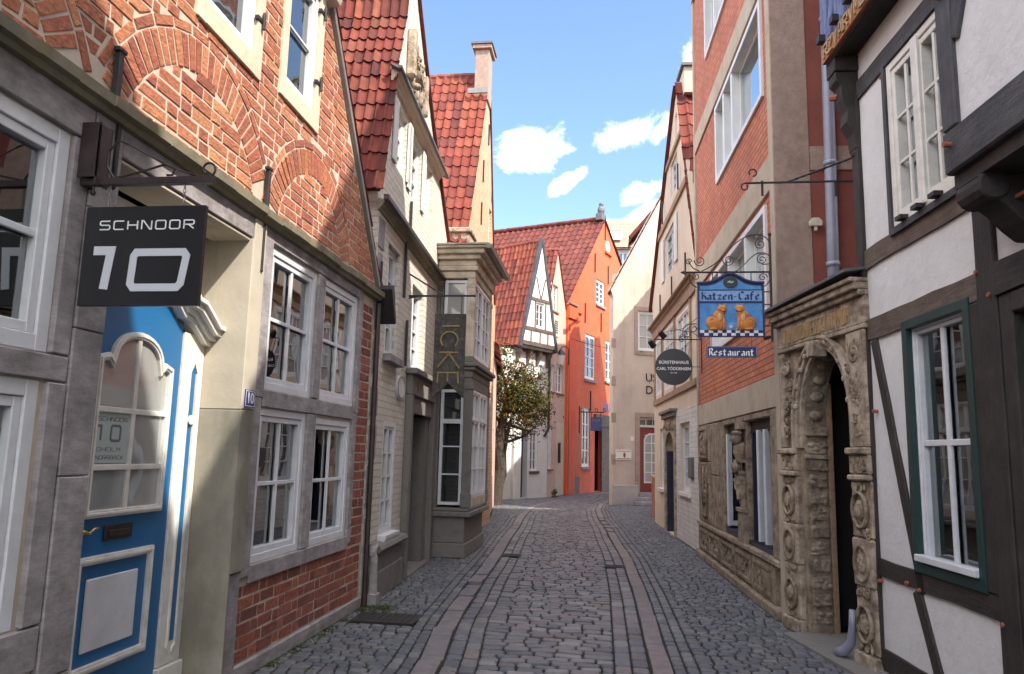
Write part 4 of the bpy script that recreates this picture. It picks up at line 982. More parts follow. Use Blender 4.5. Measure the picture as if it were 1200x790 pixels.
a, b = lv3[0], lv3[-1]; A_ = Vector((a[0]-.05, -.03, a[1]-.05)); B_ = Vector((b[0]-.05, -.03, b[1]+.05))
A_ = A_-(B_-A_).normalized()*.7
pantiles(mb, A_, (0, 1, 0), B_-A_, 4.2, (B_-A_).length, .18, .30, flip=1 if Vector((0, 1, 0)).cross(B_-A_).x < 0 else -1, amp=.03)
mb.build('roof', 'tile_red', e)
mb = MB(); q = [(A_.x+.03, 0, A_.z), (B_.x+.03, 0, B_.z), (B_.x+.03, 5, B_.z), (A_.x+.03, 5, A_.z)]; q2 = [(B_.x, -.04, B_.z), (18.1-o_, -.04, 5.2), (18.1-o_, 5, 5.2), (B_.x, 5, B_.z)]
for q_ in (q, q2): mb.add(q_+[(x, y, z-.04) for x, y, z in q_], [(0, 1, 2, 3), (4, 5, 6, 7), (0, 1, 5, 4), (1, 2, 6, 5), (2, 3, 7, 6), (3, 0, 4, 7)])
mb.build('roof_deck', 'tile_brown', e)
mb = MB(); n = 14
for i in range(n): y = i*.3; mb.tube([(16.5-o_-.02, y, 10.24+R_.uniform(-.01, .01)), (16.5-o_-.02, y+.32, 10.26)], .09, 8)
mb.build('ridge_tiles', 'tile_red', e)
c0 = H.rect([(553, 100), (576, 100), (553, 60), (576, 60)], -.4)
mb = MB(); mb.box(4.15, 4.65, -.28, .04, 9.5, 10.72); mb.box(4.08, 4.72, -.34, .10, 10.72, 10.82); ch_ = mb.build('chimney', 'roughcast', e, bevel=.01)
MB().box(4.05, 4.75, -.37, .13, 10.82, 10.87).build('chimney_cap', 'slate', ch_)
mb = MB(); mb.box(4.0, 4.05, -.40, .05, 9.6, 9.72); mb.build('flashing', 'gutter', ch_)
mb = MB(); mb.box(14.25-o_, 14.9-o_, -.4, .06, 5.35, 5.85); mb.box(14.2-o_, 14.95-o_, -.42, .1, 5.85, 5.95); mb.build('kneeler', 'sandstone_light', e, bevel=.02)
# the bay: base, two storeys of white glazing, stone cornices
BD = .62; b0, b1 = .0, 1.86   # y 11.96 .. 13.82, front at x=-2.13
mb = MB(); mb.box(b0+.03, b1-.03, .0, BD-.04, 0, .22); mb.box(b0+.06, b1-.06, 0, BD-.07, .222, .62); mb.box(b0-.02, b1+.02, 0, BD+.03, .622, .70); mb.box(b0, b1, 0, BD, .702, .76)
mb.build('bay_base', 'bay_stone', e, bevel=.012)
mb = MB(); cw_ = .13
for (u, v) in ((b0, BD), (b1, BD)):
    uu = u if u == b0 else u-cw_
    mb.box(uu, uu+cw_, BD-cw_, BD, .762, 2.78); mb.box(uu-.01, uu+cw_+.01, BD-cw_-.01, BD+.01, .764, .98)
    up_ = MB(); up_.box(uu, uu+cw_, BD-cw_, BD, 3.12, 4.40).box(uu-.01, uu+cw_+.01, BD-cw_-.01, BD+.012, 4.25, 4.33); up_.build('bay_pillar', 'bay_upper', e, bevel=.008)
    mb.box(uu-.01, uu+cw_+.01, BD-cw_-.01, BD+.012, 2.60, 2.70)
mb.box(b0, b0+.12, 0, .10, .764, 2.78); mb.box(b0, b0+.12, 0, .10, 3.12, 4.4); mb.build('bay_pillar', 'bay_stone', e, bevel=.008)
mb = MB(); mb.box(b0, b1, 0, BD, 2.782, 2.90); mb.box(b0-.03, b1+.03, 0, BD+.05, 2.902, 2.96); mb.box(b0-.06, b1+.06, 0, BD+.09, 2.962, 3.03); mb.box(b0, b1, 0, BD+.0, 3.032, 3.118)
mb.build('bay_cornice', 'bay_stone', e, bevel=.015)
mb = MB()
for k, (z0, z1, o2) in enumerate(((4.402, 4.52, .0), (4.522, 4.60, .04), (4.602, 4.70, .02), (4.702, 4.78, .09), (4.782, 4.86, .16), (4.862, 4.90, .22))): mb.box(b0-o2, b1+o2, 0, BD+o2, z0, z1)
mb.build('bay_cornice', 'bay_upper', e, bevel=.02, seg=2)
mb = MB(); mb.box(b0-.24, b1+.24, 0, BD+.24, 4.902, 4.93); mb.prof([(BD+.2, 4.84), (BD+.28, 4.84), (BD+.30, 4.90), (BD+.2, 4.92)], b0-.25, b1+.26); mb.build('bay_roof', 'gutter', e)
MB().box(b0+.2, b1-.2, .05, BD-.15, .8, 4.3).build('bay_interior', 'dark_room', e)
class Sub:                      # a second plane in the same house frame: windows on the bay's narrow side
    def __init__(s, e): s.e = e
bl0, bl1 = b0+cw_, b1-cw_
bm = (bl0+bl1)/2
class FrontH: pass
fh = FrontH(); fh.e = e
for a, b in ((bl0, bm-.01), (bm+.01, bl1)):
    window(fh, (a, b, .90, 2.62), cols=2, rows=(3, 1), lights=2, trans=(.72,), d=BD-.02, fw=.05, mw=.02, cw=.03, m='white_near', g='glass_pale')
    window(fh, (a, b, 3.13, 4.38), cols=2, rows=(3, 2) if 0 else 4, lights=2, d=BD-.02, fw=.05, mw=.02, cw=.03, m='white_near', g='glass')
MB().box(bl0, bl1, BD-.06, BD-.01, .765, .895).build('bay_panel', 'bay_upper', e); MB().box(bl0, bl1, BD-.06, BD-.01, 2.625, 2.779).build('bay_panel', 'bay_stone', e)
# narrow side: frame built in a turned frame (u across, facing the viewer)
def side_window(rc, rows, trans=(), top_peak=False, g='glass'):
    u0, u1, z0, z1 = rc; mb = MB(); dd0, dd1 = .02, .07; f = .045
    def bx(a, b, z_0, z_1, t=0): mb.v and None; mb.add([(b0+q, -p, z) for z in (z_0, z_1) for q in (.05-t, .11) for p in (a, b)], [(0, 1, 3, 2), (4, 6, 7, 5), (0, 4, 5, 1), (2, 3, 7, 6), (0, 2, 6, 4), (1, 5, 7, 3)])
    bx(u0, u0+f, z0, z1); bx(u1-f, u1, z0, z1); bx(u0+f, u1-f, z0, z0+f, .001); bx(u0+f, u1-f, z1-f, z1, .001)
    for t in trans: zz = z0+(z1-z0)*t; bx(u0+f, u1-f, zz-.035, zz+.035, .01)
    for t in rows: zz = z0+(z1-z0)*t; bx(u0+f, u1-f, zz-.011, zz+.011, -.01)
    w = mb.build('window', 'white_near', e); p = MB(); p.add([(b0+.085, -u0, z0), (b0+.085, -u1, z0), (b0+.085, -u1, z1), (b0+.085, -u0, z1)], [(0, 1, 2, 3)]); p.build('pane', g, w)
side_window((.115, .485, .80, 2.60), (.26, .50), (.72,)); side_window((.115, .485, 3.13, 4.38), (.3,), (), g='glass_pale')
# ================================================================== L4: low pink house hidden by the rose
H = Frame((-2.86, 18.65), (-3.88, 27.2)); L4 = H
H.thing('pink_house', 'low pink rendered house mostly hidden behind the climbing rose', 'house'); e = H.e
MB().wall(rectpoly(0, H.L, 0, 4.3), [rectpoly(6.2, 6.9, 1, 2.2), rectpoly(3.0, 3.8, 1, 2.3)]).build('wall', 'pink_wall', e); body(H, rectpoly(0, H.L, 0, 4.3), 'pink_wall')
for r in ((6.2, 6.9, 1, 2.2), (3.0, 3.8, 1, 2.3)): window(H, r, 2, 3)
mb = MB(); pantiles(mb, (0, -.15, 4.25), (1, 0, 0), (0, 1, .9), H.L, 2.2, .2, .3, flip=1); mb.build('roof', 'tile', e)
MB().box(0, H.L, -3.0, -.95, 4.2, 5.4).build('roof_deck', 'tile_brown', e)
# ================================================================== L5: half timbered gable house
H = Frame((-3.42, 28.1), (-2.32, 29.9)); L5 = H
H.thing('timbered_house', 'white half-timbered house with a narrow pointed gable and red roof behind the rose', 'house'); e = H.e
W = 2.12
DR5 = (.33, .86, .02, 2.55); W5 = (1.03, 1.52, 1.0, 2.5)
low = rectpoly(-.75, W, 0, 5.45); uw = [(.22, .58, 4.2, 5.05), (.85, 1.2, 4.2, 5.05), (1.43, 1.78, 4.2, 5.05)]
MB().wall(low, [archpoly(r[0], r[1], r[2], r[3]-.12, r[3], 8) for r in uw]+[hole(W5), rectpoly(*DR5)], skirt=.95).build('wall', 'white_wall', e)
body(H, low, 'white_wall')
for r in uw: window(H, r, 2, 3, d=-.06, fw=.04)
w = window(H, W5, 2, 4, d=-.06, fw=.05); sill(H, W5, 'brown_wood', .06, .1, parent=w)
MB().box(DR5[0], DR5[1], -.3, -.22, .02, 2.55).build('door', 'black_paint', e)
MB().box(-.1, .33, 0, .12, 0, 2.7).build('pilaster', 'white_wall', e); MB().box(.30, .9, -.01, .03, 2.55, 2.72).build('door_lintel', 'white', e)
J = .30
tri = [(-.02, 5.72), (2.14, 5.72), (1.16, 9.75)]
gwd = (.86, 1.38, 6.4, 7.36)
mb = MB(); mb.wall(tri, [hole(gwd)], skirt=None); o = mb.build('gable_wall', 'white_wall', e); o.location = (0, -J, 0)
class Off: pass
off = Off(); off.e = e
window(H, gwd, 2, 3, d=J-.04, fw=.045)
def lerp(a, b, t): return (a[0]+(b[0]-a[0])*t, a[1]+(b[1]-a[1])*t)
beam(H, (-.10, 5.55), (1.16, 9.95), .13, J-.1, J+.05, 'grey_post', 'bargeboard'); beam(H, (2.22, 5.55), (1.16, 9.95), .13, J-.1, J+.048, 'grey_post', 'bargeboard')
beam(H, (.0, 5.73), (2.12, 5.73), .16, J-.02, J+.04, 'brown_wood'); beam(H, (.22, 6.30), (1.96, 6.30), .13, J-.02, J+.03, 'brown_wood'); beam(H, (.52, 7.47), (1.68, 7.47), .12, J-.02, J+.03, 'brown_wood')
for u in (.55, 1.12, 1.62): beam(H, (u, 5.8), (u, 6.24), .07, J-.02, J+.025, 'brown_wood', 'post')
for u in (.79, 1.45): beam(H, (u, 6.36), (u, 7.41), .07, J-.02, J+.025, 'brown_wood', 'post')
beam(H, (.85, 8.35), (1.12, 7.55), .06, J-.02, J+.02, 'brown_wood', 'brace'); beam(H, (1.42, 8.35), (1.16, 7.55), .06, J-.02, J+.022, 'brown_wood', 'brace')
MB().box(0, W, -.05, J+.01, 5.52, 5.65).build('jetty_beam', 'dark_wood', e)
for u in (.08, .72, 1.32, 1.98):
    MB().prof([(0, 4.95), (.05, 4.98), (.1, 5.2), (.22, 5.4), (.26, 5.519), (0, 5.519)], u-.06, u+.06).build('bracket', 'brown_wood', e)
mb = MB(); ar = Vector((1.16-(-.12), 0, 9.8-5.55)); pantiles(mb, (-.14, -J, 5.6), (0, 1, 0), ar, 6.5, ar.length, .2, .33, flip=1 if Vector((0, 1, 0)).cross(ar).x < 0 else -1, amp=.03); mb.build('roof', 'tile_red', e)
mb = MB(); mb.add([(-.1, -J+.05, 5.6), (1.16, -J+.05, 9.8), (1.16, 6.3, 9.8), (-.1, 6.3, 5.6)], [(0, 1, 2, 3)]); mb.add([(2.22, -J+.05, 5.6), (1.17, -J+.05, 9.8), (1.17, 6.3, 9.8), (2.22, 6.3, 5.6)], [(0, 1, 2, 3)]); mb.build('roof_deck', 'tile_brown', e)
mb = MB()
for i in range(21): mb.tube([(1.16, -J+i*.3, 9.84), (1.16, -J+i*.3+.32, 9.86)], .09, 8)
mb.build('ridge_tiles', 'tile_red', e)
MB().tubed([(2.05, .1, 2.6), (2.05, .1, 5.3)], .05).tubed([(2.05, .1, 2.62), (1.9, .1, 2.45), (1.85, .05, 2.3)], .05).build('downpipe', 'iron', e)

# ================================================================== L6: narrow cream and pink house
H = Frame((-2.32, 29.92), (-1.72, 32.18)); L6 = H
H.thing('cream_house', 'narrow cream gabled house between the half-timbered and the orange house', 'house'); e = H.e
tri = [(0, 0), (2.33, 0), (2.33, 5.6), (2.12, 7.6), (.95, 9.95), (0, 7.9)]
w6 = [(.42, 1.06, 7.37, 8.45), (1.0, 1.86, 4.1, 5.27), (.08, .72, 4.1, 5.17), (-.0+.12, .62, 1.07, 2.75)]
MB().wall(tri, [hole(r) for r in w6]).build('wall', 'pink_wall', e); body(H, tri, 'pink_wall')
MB().add([(0.01, -.012, 3.3), (2.32, -.012, 3.3), (2.32, -.012, 5.6), (2.11, -.012, 7.58), (.95, -.012, 9.9), (.01, -.012, 7.88)], [(0, 1, 2, 3, 4, 5)]) if 0 else None
for r in w6: window(H, r, 2, 3, d=-.06, fw=.05); sill(H, r, 'peg', .05, .07)
MB().box(.5, 1.12, 0, .03, 6.36, 7.2).build('shutter', 'cream_r4', e); mb = MB()
for k in range(6): mb.box(.62, 1.0, .03, .045, 6.5+k*.09, 6.54+k*.09)
mb.build('louvre', 'iron', e)
MB().box(1.05, 1.95, -.005, .02, .02, 2.9).build('door_niche', 'cream_r4', e); MB().box(1.26, 1.34, .02, .12, 1.3, 2.1).build('letterbox', 'iron', e)
mb = MB(); ar = Vector((.95+.0, 0, 9.98-7.5)); ar = Vector((.95+.35, 0, 9.98-7.0))
pantiles(mb, (-.35, -.06, 7.02), (0, 1, 0), ar, 6, ar.length, .2, .33, flip=1 if Vector((0, 1, 0)).cross(ar).x < 0 else -1, amp=.03); mb.build('roof', 'tile_red', e)
mb = MB(); mb.add([(2.2, -.05, 7.55), (.96, -.05, 10.0), (.96, 6, 10.0), (2.2, 6, 7.55)], [(0, 1, 2, 3)]); mb.add([(-.3, 0, 7.05), (.94, 0, 9.97), (.94, 6, 9.97), (-.3, 6, 7.05)], [(0, 1, 2, 3)])
for i in range(20): mb.tube([(.96, -.05+i*.3, 10.0), (.96, -.05+i*.3+.32, 10.02)], .08, 7)
mb.build('roof_deck', 'tile_red', e)

# ================================================================== L7: orange house
H = Frame((-1.7, 32.25), (.21, 37.55)); L7 = H
H.thing('orange_house', 'tall orange painted brick house with a gable, long red roof and dark door', 'house'); e = H.e
out7 = [(-.2, 0), (7.6, 0), (7.6, 9.6), (6.9, 11.2), (4.55, 12.9), (4.25, 12.8), (-.1, 8.1), (-.2, 7.9)]
D7 = (3.29, 4.45, .02, 2.95)
w7 = [(5.08, 6.75, 7.65, 9.2), (5.35, 6.6, 5.2, 6.8), (2.9, 4.3, 5.12, 7.1), (1.72, 2.68, 1.13, 3.7)]
w7[0] = (4.55, 5.75, 7.6, 9.25)
w7[0] = (3.35, 4.5, 8.66, 9.85)
w7[2] = (2.0, 3.3, 5.0, 7.05)
w7[1] = (4.65, 5.75, 5.15, 7.1)
MB().wall(out7, [hole(r) for r in w7]+[rectpoly(*D7)]).build('wall', 'orange_paint', e); body(H, out7, 'orange_flat')
for r in w7: w = window(H, r, 2, 4, d=-.04, fw=.09, mw=.05, cw=.05); sill(H, r, 'stone_grey', .08, .12, parent=w)
mb = MB(); mb.box(-.25, .62, .0, .14, 0, 7.35); mb.box(-.28, .66, 0, .22, 7.35, 7.8); mb.box(-.26, .62, 0, .18, 7.8, 7.95); mb.build('corner_pilaster', 'orange_flat', e, bevel=.01)
MB().box(.62, 1.5, 0, .08, 7.8, 7.95).build('cornice', 'orange_flat', e)
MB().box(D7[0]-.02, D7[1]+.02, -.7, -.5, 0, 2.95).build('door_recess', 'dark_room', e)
dd = MB().box(3.32, 4.1, -.5, -.42, .05, 2.9).build('door', 'navy', e)
mb = MB(); mb.ribbon(rectpoly(3.5, 3.95, .3, 1.0), .05, -.42, -.40, True); mb.ribbon(rectpoly(3.5, 3.95, 1.3, 2.6), .05, -.42, -.40, True); mb.box(3.5, 3.95, -.42, -.405, 1.72, 1.76); mb.box(3.5, 3.95, -.42, -.405, 2.15, 2.19); mb.build('glazing_bars', 'white', dd)
MB().box(3.52, 3.93, -.42, -.414, 1.32, 2.58).build('pane', 'glass', dd)
MB().box(4.1, 7.5, -.02, .05, 0, 2.95).box(3.2, 7.5, -.01, .09, 2.96, 3.5).build('shop_surround', 'brown_wood', e)
MB().box(.55, 1.4, 0, .04, 0, .72).build('cellar_panel', 'bay_stone', e)
mb = MB(); mb.disc((4.9, 11.75), .3, .3, .0, .02, 16); mb.build('lunette', 'white_wall', e); MB().box(4.5, 5.35, 0, .1, 11.36, 11.46).build('lunette_sill', 'orange_flat', e)
for u, z0 in ((3.15, 10.1), (4.95, 9.9), (1.95, 7.5), (4.0, 7.4), (4.5, 12.0), (2.7, 3.6)): MB().box(u-.03, u+.03, 0, .05, z0, z0+.9).build('wall_anchor', 'iron', e)
S7 = Vector((4.3+.2, 0, 12.95-8.05)); mb = MB()
A7 = Vector((-.2, -.12, 8.03)); k7 = Vector((-.62, 0, 0))
pantiles(mb, A7, (0, 1, 0), S7, 14, S7.length+.1, .30, .42, flip=1 if Vector((0, 1, 0)).cross(S7).x < 0 else -1, amp=.04)
# lower eaves part in front of the pilaster
mb.build('roof', 'tile_brown', e)
lo = A7+Vector((.05, 0, -.06))
mb = MB(); mb.add([(lo.x, 0, lo.z), (4.27, 0, 12.93), (4.27, 14, 12.93), (lo.x, 14, lo.z)], [(0, 1, 2, 3)]); mb.add([(7.7, -.1, 9.6), (6.98, -.1, 11.25), (4.35, -.1, 13.02), (4.35, 14, 13.02), (6.98, 14, 11.25), (7.7, 14, 9.6)], [(0, 1, 4, 5), (1, 2, 3, 4)]); mb.build('roof_deck', 'tile_brown', e)
mb = MB()
for i in range(40): mb.tube([(4.3, i*.35, 13.02+R_.uniform(-.01, .01)), (4.3, i*.35+.37, 13.04)], .12, 8)
mb.build('ridge_tiles', 'tile_brown', e)
mb = MB(); mb.box(4.0, 4.6, -.3, .05, 12.9, 13.25); mb.ball((4.3, -.12, 13.45), (.22, .18, .25)); mb.ball((4.3, -.12, 13.75), .12); mb.build('gable_finial', 'slate', e, bevel=.02)
MB().box(4.05, 4.5, -8.5, -8.0, 12.9, 13.6).build('chimney', 'brick_orange', e)
MB().box(2.95, 3.35, -3.2, -2.8, 11.45, 11.85).build('roof_hatch', 'slate', e)
mb = MB(); mb.tubed([(-.12, .10, .0), (-.12, .10, 7.2), (-.12, .16, 7.6)], .05); mb.build('downpipe', 'iron', e)
mb = MB(); mb.box(-.3, .7, .14, .24, 7.96, 8.03); mb.build('gutter', 'gutter', e)
text_mesh('ou', .85, 'plate_blue', e, name='lettering', loc=(4.9, -.012, 3.95), extrude=.004, bold=.02)
def lamp_post(): pass
# sign and bracket on the orange house
def plane_y(x0, y, w=1.0): return Frame((x0, y), (x0+w, y))
S = plane_y(-1.1, 32.9)
e2 = S.thing('hanging_sign', 'small dark blue hanging sign under an iron bracket on the orange house', 'sign')
r = S.rect([(692, 489), (705, 489), (692, 505), (705, 505)]); bd = MB().box(r[0], r[1], -.02, .02, r[2], r[3]).build('board', 'plate_blue', e2, bevel=.01)
mb = MB(); cu = (r[0]+r[1])/2
for q_ in (-.12, 0, .12): mb.ribbon([(cu+q_-.05, r[3]-.18), (cu+q_, r[3]-.08), (cu+q_+.05, r[3]-.18)], .02, .02, .026)
mb.build('lettering', 'gold', bd)
mb = MB(); za = S.at(695, 483)[1]; ua, ub = S.at(679, 483)[0], S.at(708, 483)[0]; t2(mb, [(ua, za), (ub, za)], .025); t2(mb, [(ua, za-.9), (ua, za+.25)], .025)
for q_ in (ua+.1, cu, ub): t2(mb, scroll(q_, za+.1, .09, .03, -1.5, 1, 12), .014)
t2(mb, [(cu-.2, za), (cu-.2, r[3])], .012); t2(mb, [(cu+.2, za), (cu+.2, r[3])], .012); mb.build('bracket', 'iron', e2)

# wall lantern between L6 and the orange house
S = plane_y(-2.3, 31.2); e2 = S.thing('street_lamp', 'small wall lantern on an iron arm at the corner of the orange house', 'street lamp')
cu, cz = S.at(657, 425); mb = MB(); ua = S.at(664, 412)[0]; zt = S.at(657, 412)[1]
t2(mb, [(cu+.32, zt-.55), (cu+.32, zt+.1), (cu+.22, zt+.2), (cu+.05, zt+.2), (cu, zt+.08)], .022); mb.build('arm', 'iron', e2)
mb = MB(); mb.tubed([(cu, 0, zt+.1), (cu, 0, zt+.02), (cu, 0, zt-.14)], [.03, .10, .22], 8); mb.build('lamp_cap', 'iron', e2)
mb = MB(); mb.tubed([(cu, 0, zt-.145), (cu, 0, zt-.55)], [.19, .11], 6); mb.build('lamp_shade', 'lamp_glass', e2)

# ================================================================== beige house
H = Frame((.18, 26.4), (1.53, 27.07)); BG = H
H.thing('beige_house', 'weathered beige rendered house facing down the lane with a red door', 'house'); e = H.e
outb = [(0, 0), (4.6, 0), (4.6, 8.0), (2.45, 11.85), (2.3, 11.6), (-.1, 7.32), (0, 7.1)]
DB = (1.02, 1.95, .42, 2.96); WB = (.95, 1.75, 5.28, 6.68)
MB().wall(outb, [hole(WB), hole(DB)], skirt=None).build('wall', 'beige_wall', e)
n_ = len(outb); mb = MB(); mb.add([(p[0]+.7*.3, .3, p[1]) for p in outb]+[(p[0]+.7*5, 5, p[1]) for p in outb], [tuple(range(n_)), tuple(range(n_, 2*n_))]+[(i, (i+1) % n_, n_+(i+1) % n_, n_+i) for i in range(n_)]); mb.build('rear_wall', 'beige_wall', e)
MB().box(-.03, .93, -.02, .06, 0, .66).build('plinth', 'beige_base', e, bevel=.01)
mb = MB(); mb.box(.81, .945, -.02, .02, 5.12, 6.83); mb.box(.945, 1.9, -.02, .02, 6.685, 6.83); mb.box(.945, 1.9, -.02, .03, 5.12, 5.275); mb.build('window_surround', 'roughcast', e)
w = window(H, WB, 2, 3, lights=1, d=-.05, fw=.07, g='glass_pale')
mb = MB(); mb.box(.84, 1.01, -.02, .02, .02, 3.12); mb.box(1.01, 2.2, -.02, .02, 2.97, 3.12); mb.build('door_surround', 'roughcast', e)
d_ = MB().box(1.02, 1.95, -.25, -.2, .42, 2.62).build('door', 'red_door', e)
mb = MB(); mb.ribbon([(1.30, .75), (1.30, 2.2), (1.38, 2.33), (1.5, 2.40), (1.85, 2.40), (1.9, .75)], .05, -.2, -.18, True); mb.box(1.56, 1.60, -.2, -.185, .78, 2.37)
for k in range(1, 5): mb.box(1.33, 1.87, -.2, -.186, .75+k*.33, .78+k*.33)
mb.build('glazing_bars', 'white', d_); MB().box(1.31, 1.89, -.2, -.195, .77, 2.38).build('pane', 'glass_pale', d_)
window(H, (1.02, 1.95, 2.63, 2.96), 3, 1, lights=1, d=-.15, fw=.04, name='fanlight')
mb = MB(); mb.box(.75, 2.2, 0, .62, 0, .14); mb.box(.85, 2.2, 0, .36, .142, .28); mb.box(.95, 2.2, -.2, .12, .282, .42); mb.build('steps', 'stone_grey', e, bevel=.015)
for z in (1.35, 2.75, 4.0, 5.3, 7.6): MB().box(-.06, .10, -.02, .012, z, z+.32, .01).build('quoin', 'roughcast', e)
tech('US', 1.22, 4.15, .17, .32, .09, .035, .005, 'black_paint', e, 'lettering', .01) if 0 else None
text_mesh('US', .40, 'black_paint', e, loc=(1.47, -.01, 4.33), extrude=.006); text_mesh('DI', .40, 'black_paint', e, loc=(1.44, -.01, 3.90), extrude=.006)
mb = MB(); S_ = Vector((2.45+.2, 0, 11.9-7.15)); A_ = Vector((-.22, -.06, 7.17)); pantiles(mb, A_, (.7, 1, 0), S_, 5, S_.length, .2, .3, flip=1 if Vector((0, 1, 0)).cross(S_).x < 0 else -1); mb.build('roof', 'tile', e)
mb = MB(); mb.add([(4.75, -.05, 7.8), (2.45, -.05, 11.93), (5.95, 5, 11.93), (8.25, 5, 7.8)], [(0, 1, 2, 3)]); mb.add([(-.18, 0, 7.22), (2.45, 0, 11.85), (5.95, 5, 11.85), (3.32, 5, 7.22)], [(0, 1, 2, 3)]); mb.build('roof_deck', 'tile_brown', e)
mb = MB(); mb.box(.09, .68, 0, .03, 1.5, 1.83); o = mb.build('wall_sign', 'paper', bevel=.004); place(o, H, 0, .002, 0); tag(o, 'rectangular pale notice board left of the red door', 'sign')
mm = MB(); mm.box(.12, .65, .03, .034, 1.78, 1.80).box(.12, .65, .03, .034, 1.53, 1.55); mm.build('border', 'peg', o); mm = MB(); mm.ball((.42, .03, 1.66), (.05, .008, .09), 8, 6); mm.build('emblem', 'peg', o)
mb = MB(); mb.box(.66, .78, 0, .02, 2.15, 2.29); o = mb.build('number_plate', 'paper'); place(o, H, 0, .002, 0); tag(o, 'tiny square number plate on the beige wall above the pale notice board', 'number plate')
# low brick wall beside the steps
H2 = Frame((1.30, 23.2), (1.22, 20.6)); H2.thing('brick_wall', 'low red brick wall beside the steps of the beige house', 'wall')
x0 = H2
mb = MB(); bricks(mb, lambda z: [(-.5, 2.3)], 0, 1.05, bw=.24, bh=.08, mo=.012, d0=-.01, d1=.01); mb.build('brick_face', 'brick', H2.e)
MB().box(-.5, 2.3, -.4, .0, 0, 1.05).build('core', 'mortar_dark', H2.e)
H3 = Frame((0, 0), (1, 0))
mb = MB(); bricks(mb, lambda z: [(0, .4)], 0, 1.05, bw=.24, bh=.08, mo=.012, d0=-.02, d1=.01); o = mb.build('brick_end', 'brick', H2.e); 
MB().box(-.52, 2.32, -.42, .03, 1.052, 1.10).build('coping', 'brick', H2.e, bevel=.01)
o.rotation_euler = (0, 0, -math.pi/2); o.location = (-.5, .4, 0)

# small red roofed house behind the beige gable, and the pale modern block
H = Frame((1.2, 30.2), (5.2, 30.2)); H.thing('red_roofed_house', 'red tiled roof of a house peeping over the beige gable', 'house')
q = [H.at(738, 281), H.at(750, 267), H.at(764, 251)]
MB().prism([(q[0][0]+.3, 0), (q[2][0]+1.0, 0), (q[2][0]+1.0, q[2][1]-.4), (q[2][0], q[2][1]-.1), (q[0][0]+.3, q[0][1])], -1.3, -.1).build('wall', 'pink_wall', H.e)
mb = MB(); A_ = Vector((q[0][0], -.3, q[0][1])); S_ = Vector((q[2][0]-q[0][0], 0, q[2][1]-q[0][1])); pantiles(mb, A_, (0, 1, 0), S_, 1.8, S_.length+.1, .22, .32, flip=1 if Vector((0, 1, 0)).cross(S_).x < 0 else -1); mb.build('roof', 'tile', H.e)
beam(H, q[0], q[2], .14, .15, .32, 'tile_red', 'verge_board')
H = Frame((0, 46), (6, 46)); H.thing('apartment_building', 'pale modern building with tan roof and blue window far behind the orange house', 'building'); e = H.e
a = H.at(700, 300)[0]; b = H.at(800, 300)[0]; ze = H.at(735, 289)[1]; zr = H.at(735, 261)[1]
wr_ = H.rect([(724, 295), (736, 295), (724, 308), (736, 308)])
MB().wall(rectpoly(a, b, 0, ze), [hole(wr_)], th=.3).build('wall', 'far_wall', e); MB().box(a, b, -6, -.95, 0, ze).build('rear_wall', 'far_wall', e)
w = window(H, wr_, 2, 1, d=-.1, fw=.06, g='far_glass')
MB().add([], [])
mb = MB(); mb.add([(a-.3, .4, ze), (b, .4, ze), (b, 5.5, zr+1.2), (a-.3, 5.5, zr+1.2)], [(0, 1, 2, 3)]); 
mb = MB(); mb.add([(a-.3, -.3, ze-.1), (b, -.3, ze-.1), (b, 3.2, zr+1.1), (a-.3, 3.2, zr+1.1)], [(0, 1, 2, 3)]); mb.add([(a-.3, -.3, ze-.2), (b, -.3, ze-.2), (b, 3.2, zr+1.0), (a-.3, 3.2, zr+1.0)], [(0, 1, 2, 3)]); rf = mb.build('roof', 'tile_tan', e)
mb = MB(); uu = H.at(722, 275)[0]; mb.add([(uu-.5, .15, ze+.5), (uu+.4, .15, ze+.5), (uu+.4, .95, ze+1.25), (uu-.5, .95, ze+1.25)], [(0, 1, 2, 3)])
for i in range(4): mb.v[i] = (mb.v[i][0], mb.v[i][1]-.0, mb.v[i][2])
mb.build('skylight', 'far_wall', rf)
# ================================================================== R4: cream gabled house on the right
H = Frame((1.19, 20.0), (1.58, 13.72)); R4 = H
H.thing('cream_house', 'cream rendered gabled house on the right with jettied floors and arched doorway', 'house'); e = H.e
LN = H.L
outr = [(-.05, 0), (LN, 0), (LN, 5.3), (6.5, 5.25) if 0 else (LN-.02, 5.3), (4.2, 9.45), (3.9, 9.3), (-.4, 5.6), (-.05, 4.7)]
wr1 = [(.35, 1.48, 3.12, 4.50), (1.95, 3.38, 3.12, 4.52), (3.85, 5.35, 3.12, 4.50)]
wr2 = [(2.1, 3.75, 5.72, 6.72), (3.15, 4.1, 7.35, 8.1), (3.9, 4.15, 8.35, 8.95)]
wg = [(4.25, 5.42, .96, 2.28), (1.0, 1.75, .90, 2.28)]
DA = (2.3, 3.55, .001, 1.75, 2.15)
MB().wall(outr, [hole(r) for r in wr1+wr2+wg]+[archpoly(*DA)]).build('wall', 'cream_r4', e); body(H, outr, 'cream_r4')
mb = MB(); mb.wall(rectpoly(3.75, LN-.01, .02, 2.55), [hole(wg[0], .002)], th=.02, skirt=None); o = mb.build('brick_facing', 'white_brick', e); o.location = (0, -.022, 0)
for r in wg: window(H, r, 4 if r[0] > 3 else 2, 4, lights=2, d=-.05, fw=.06, m='white'); sill(H, r, 'white', .07, .08)
for r in wr1: window(H, r, 4, 4, lights=2, d=.0, fw=.06, m='white', g='glass_pale')
for r in wr2: window(H, r, 2, 3, lights=2 if r[1]-r[0] > .5 else 1, d=-.04, fw=.05)
mb = MB()
for u in (2.1-.38, 3.78): mb.box(u, u+.34, .01, .04, 5.7, 6.74)
mb.build('shutter', 'white_wall', e, bevel=.004)
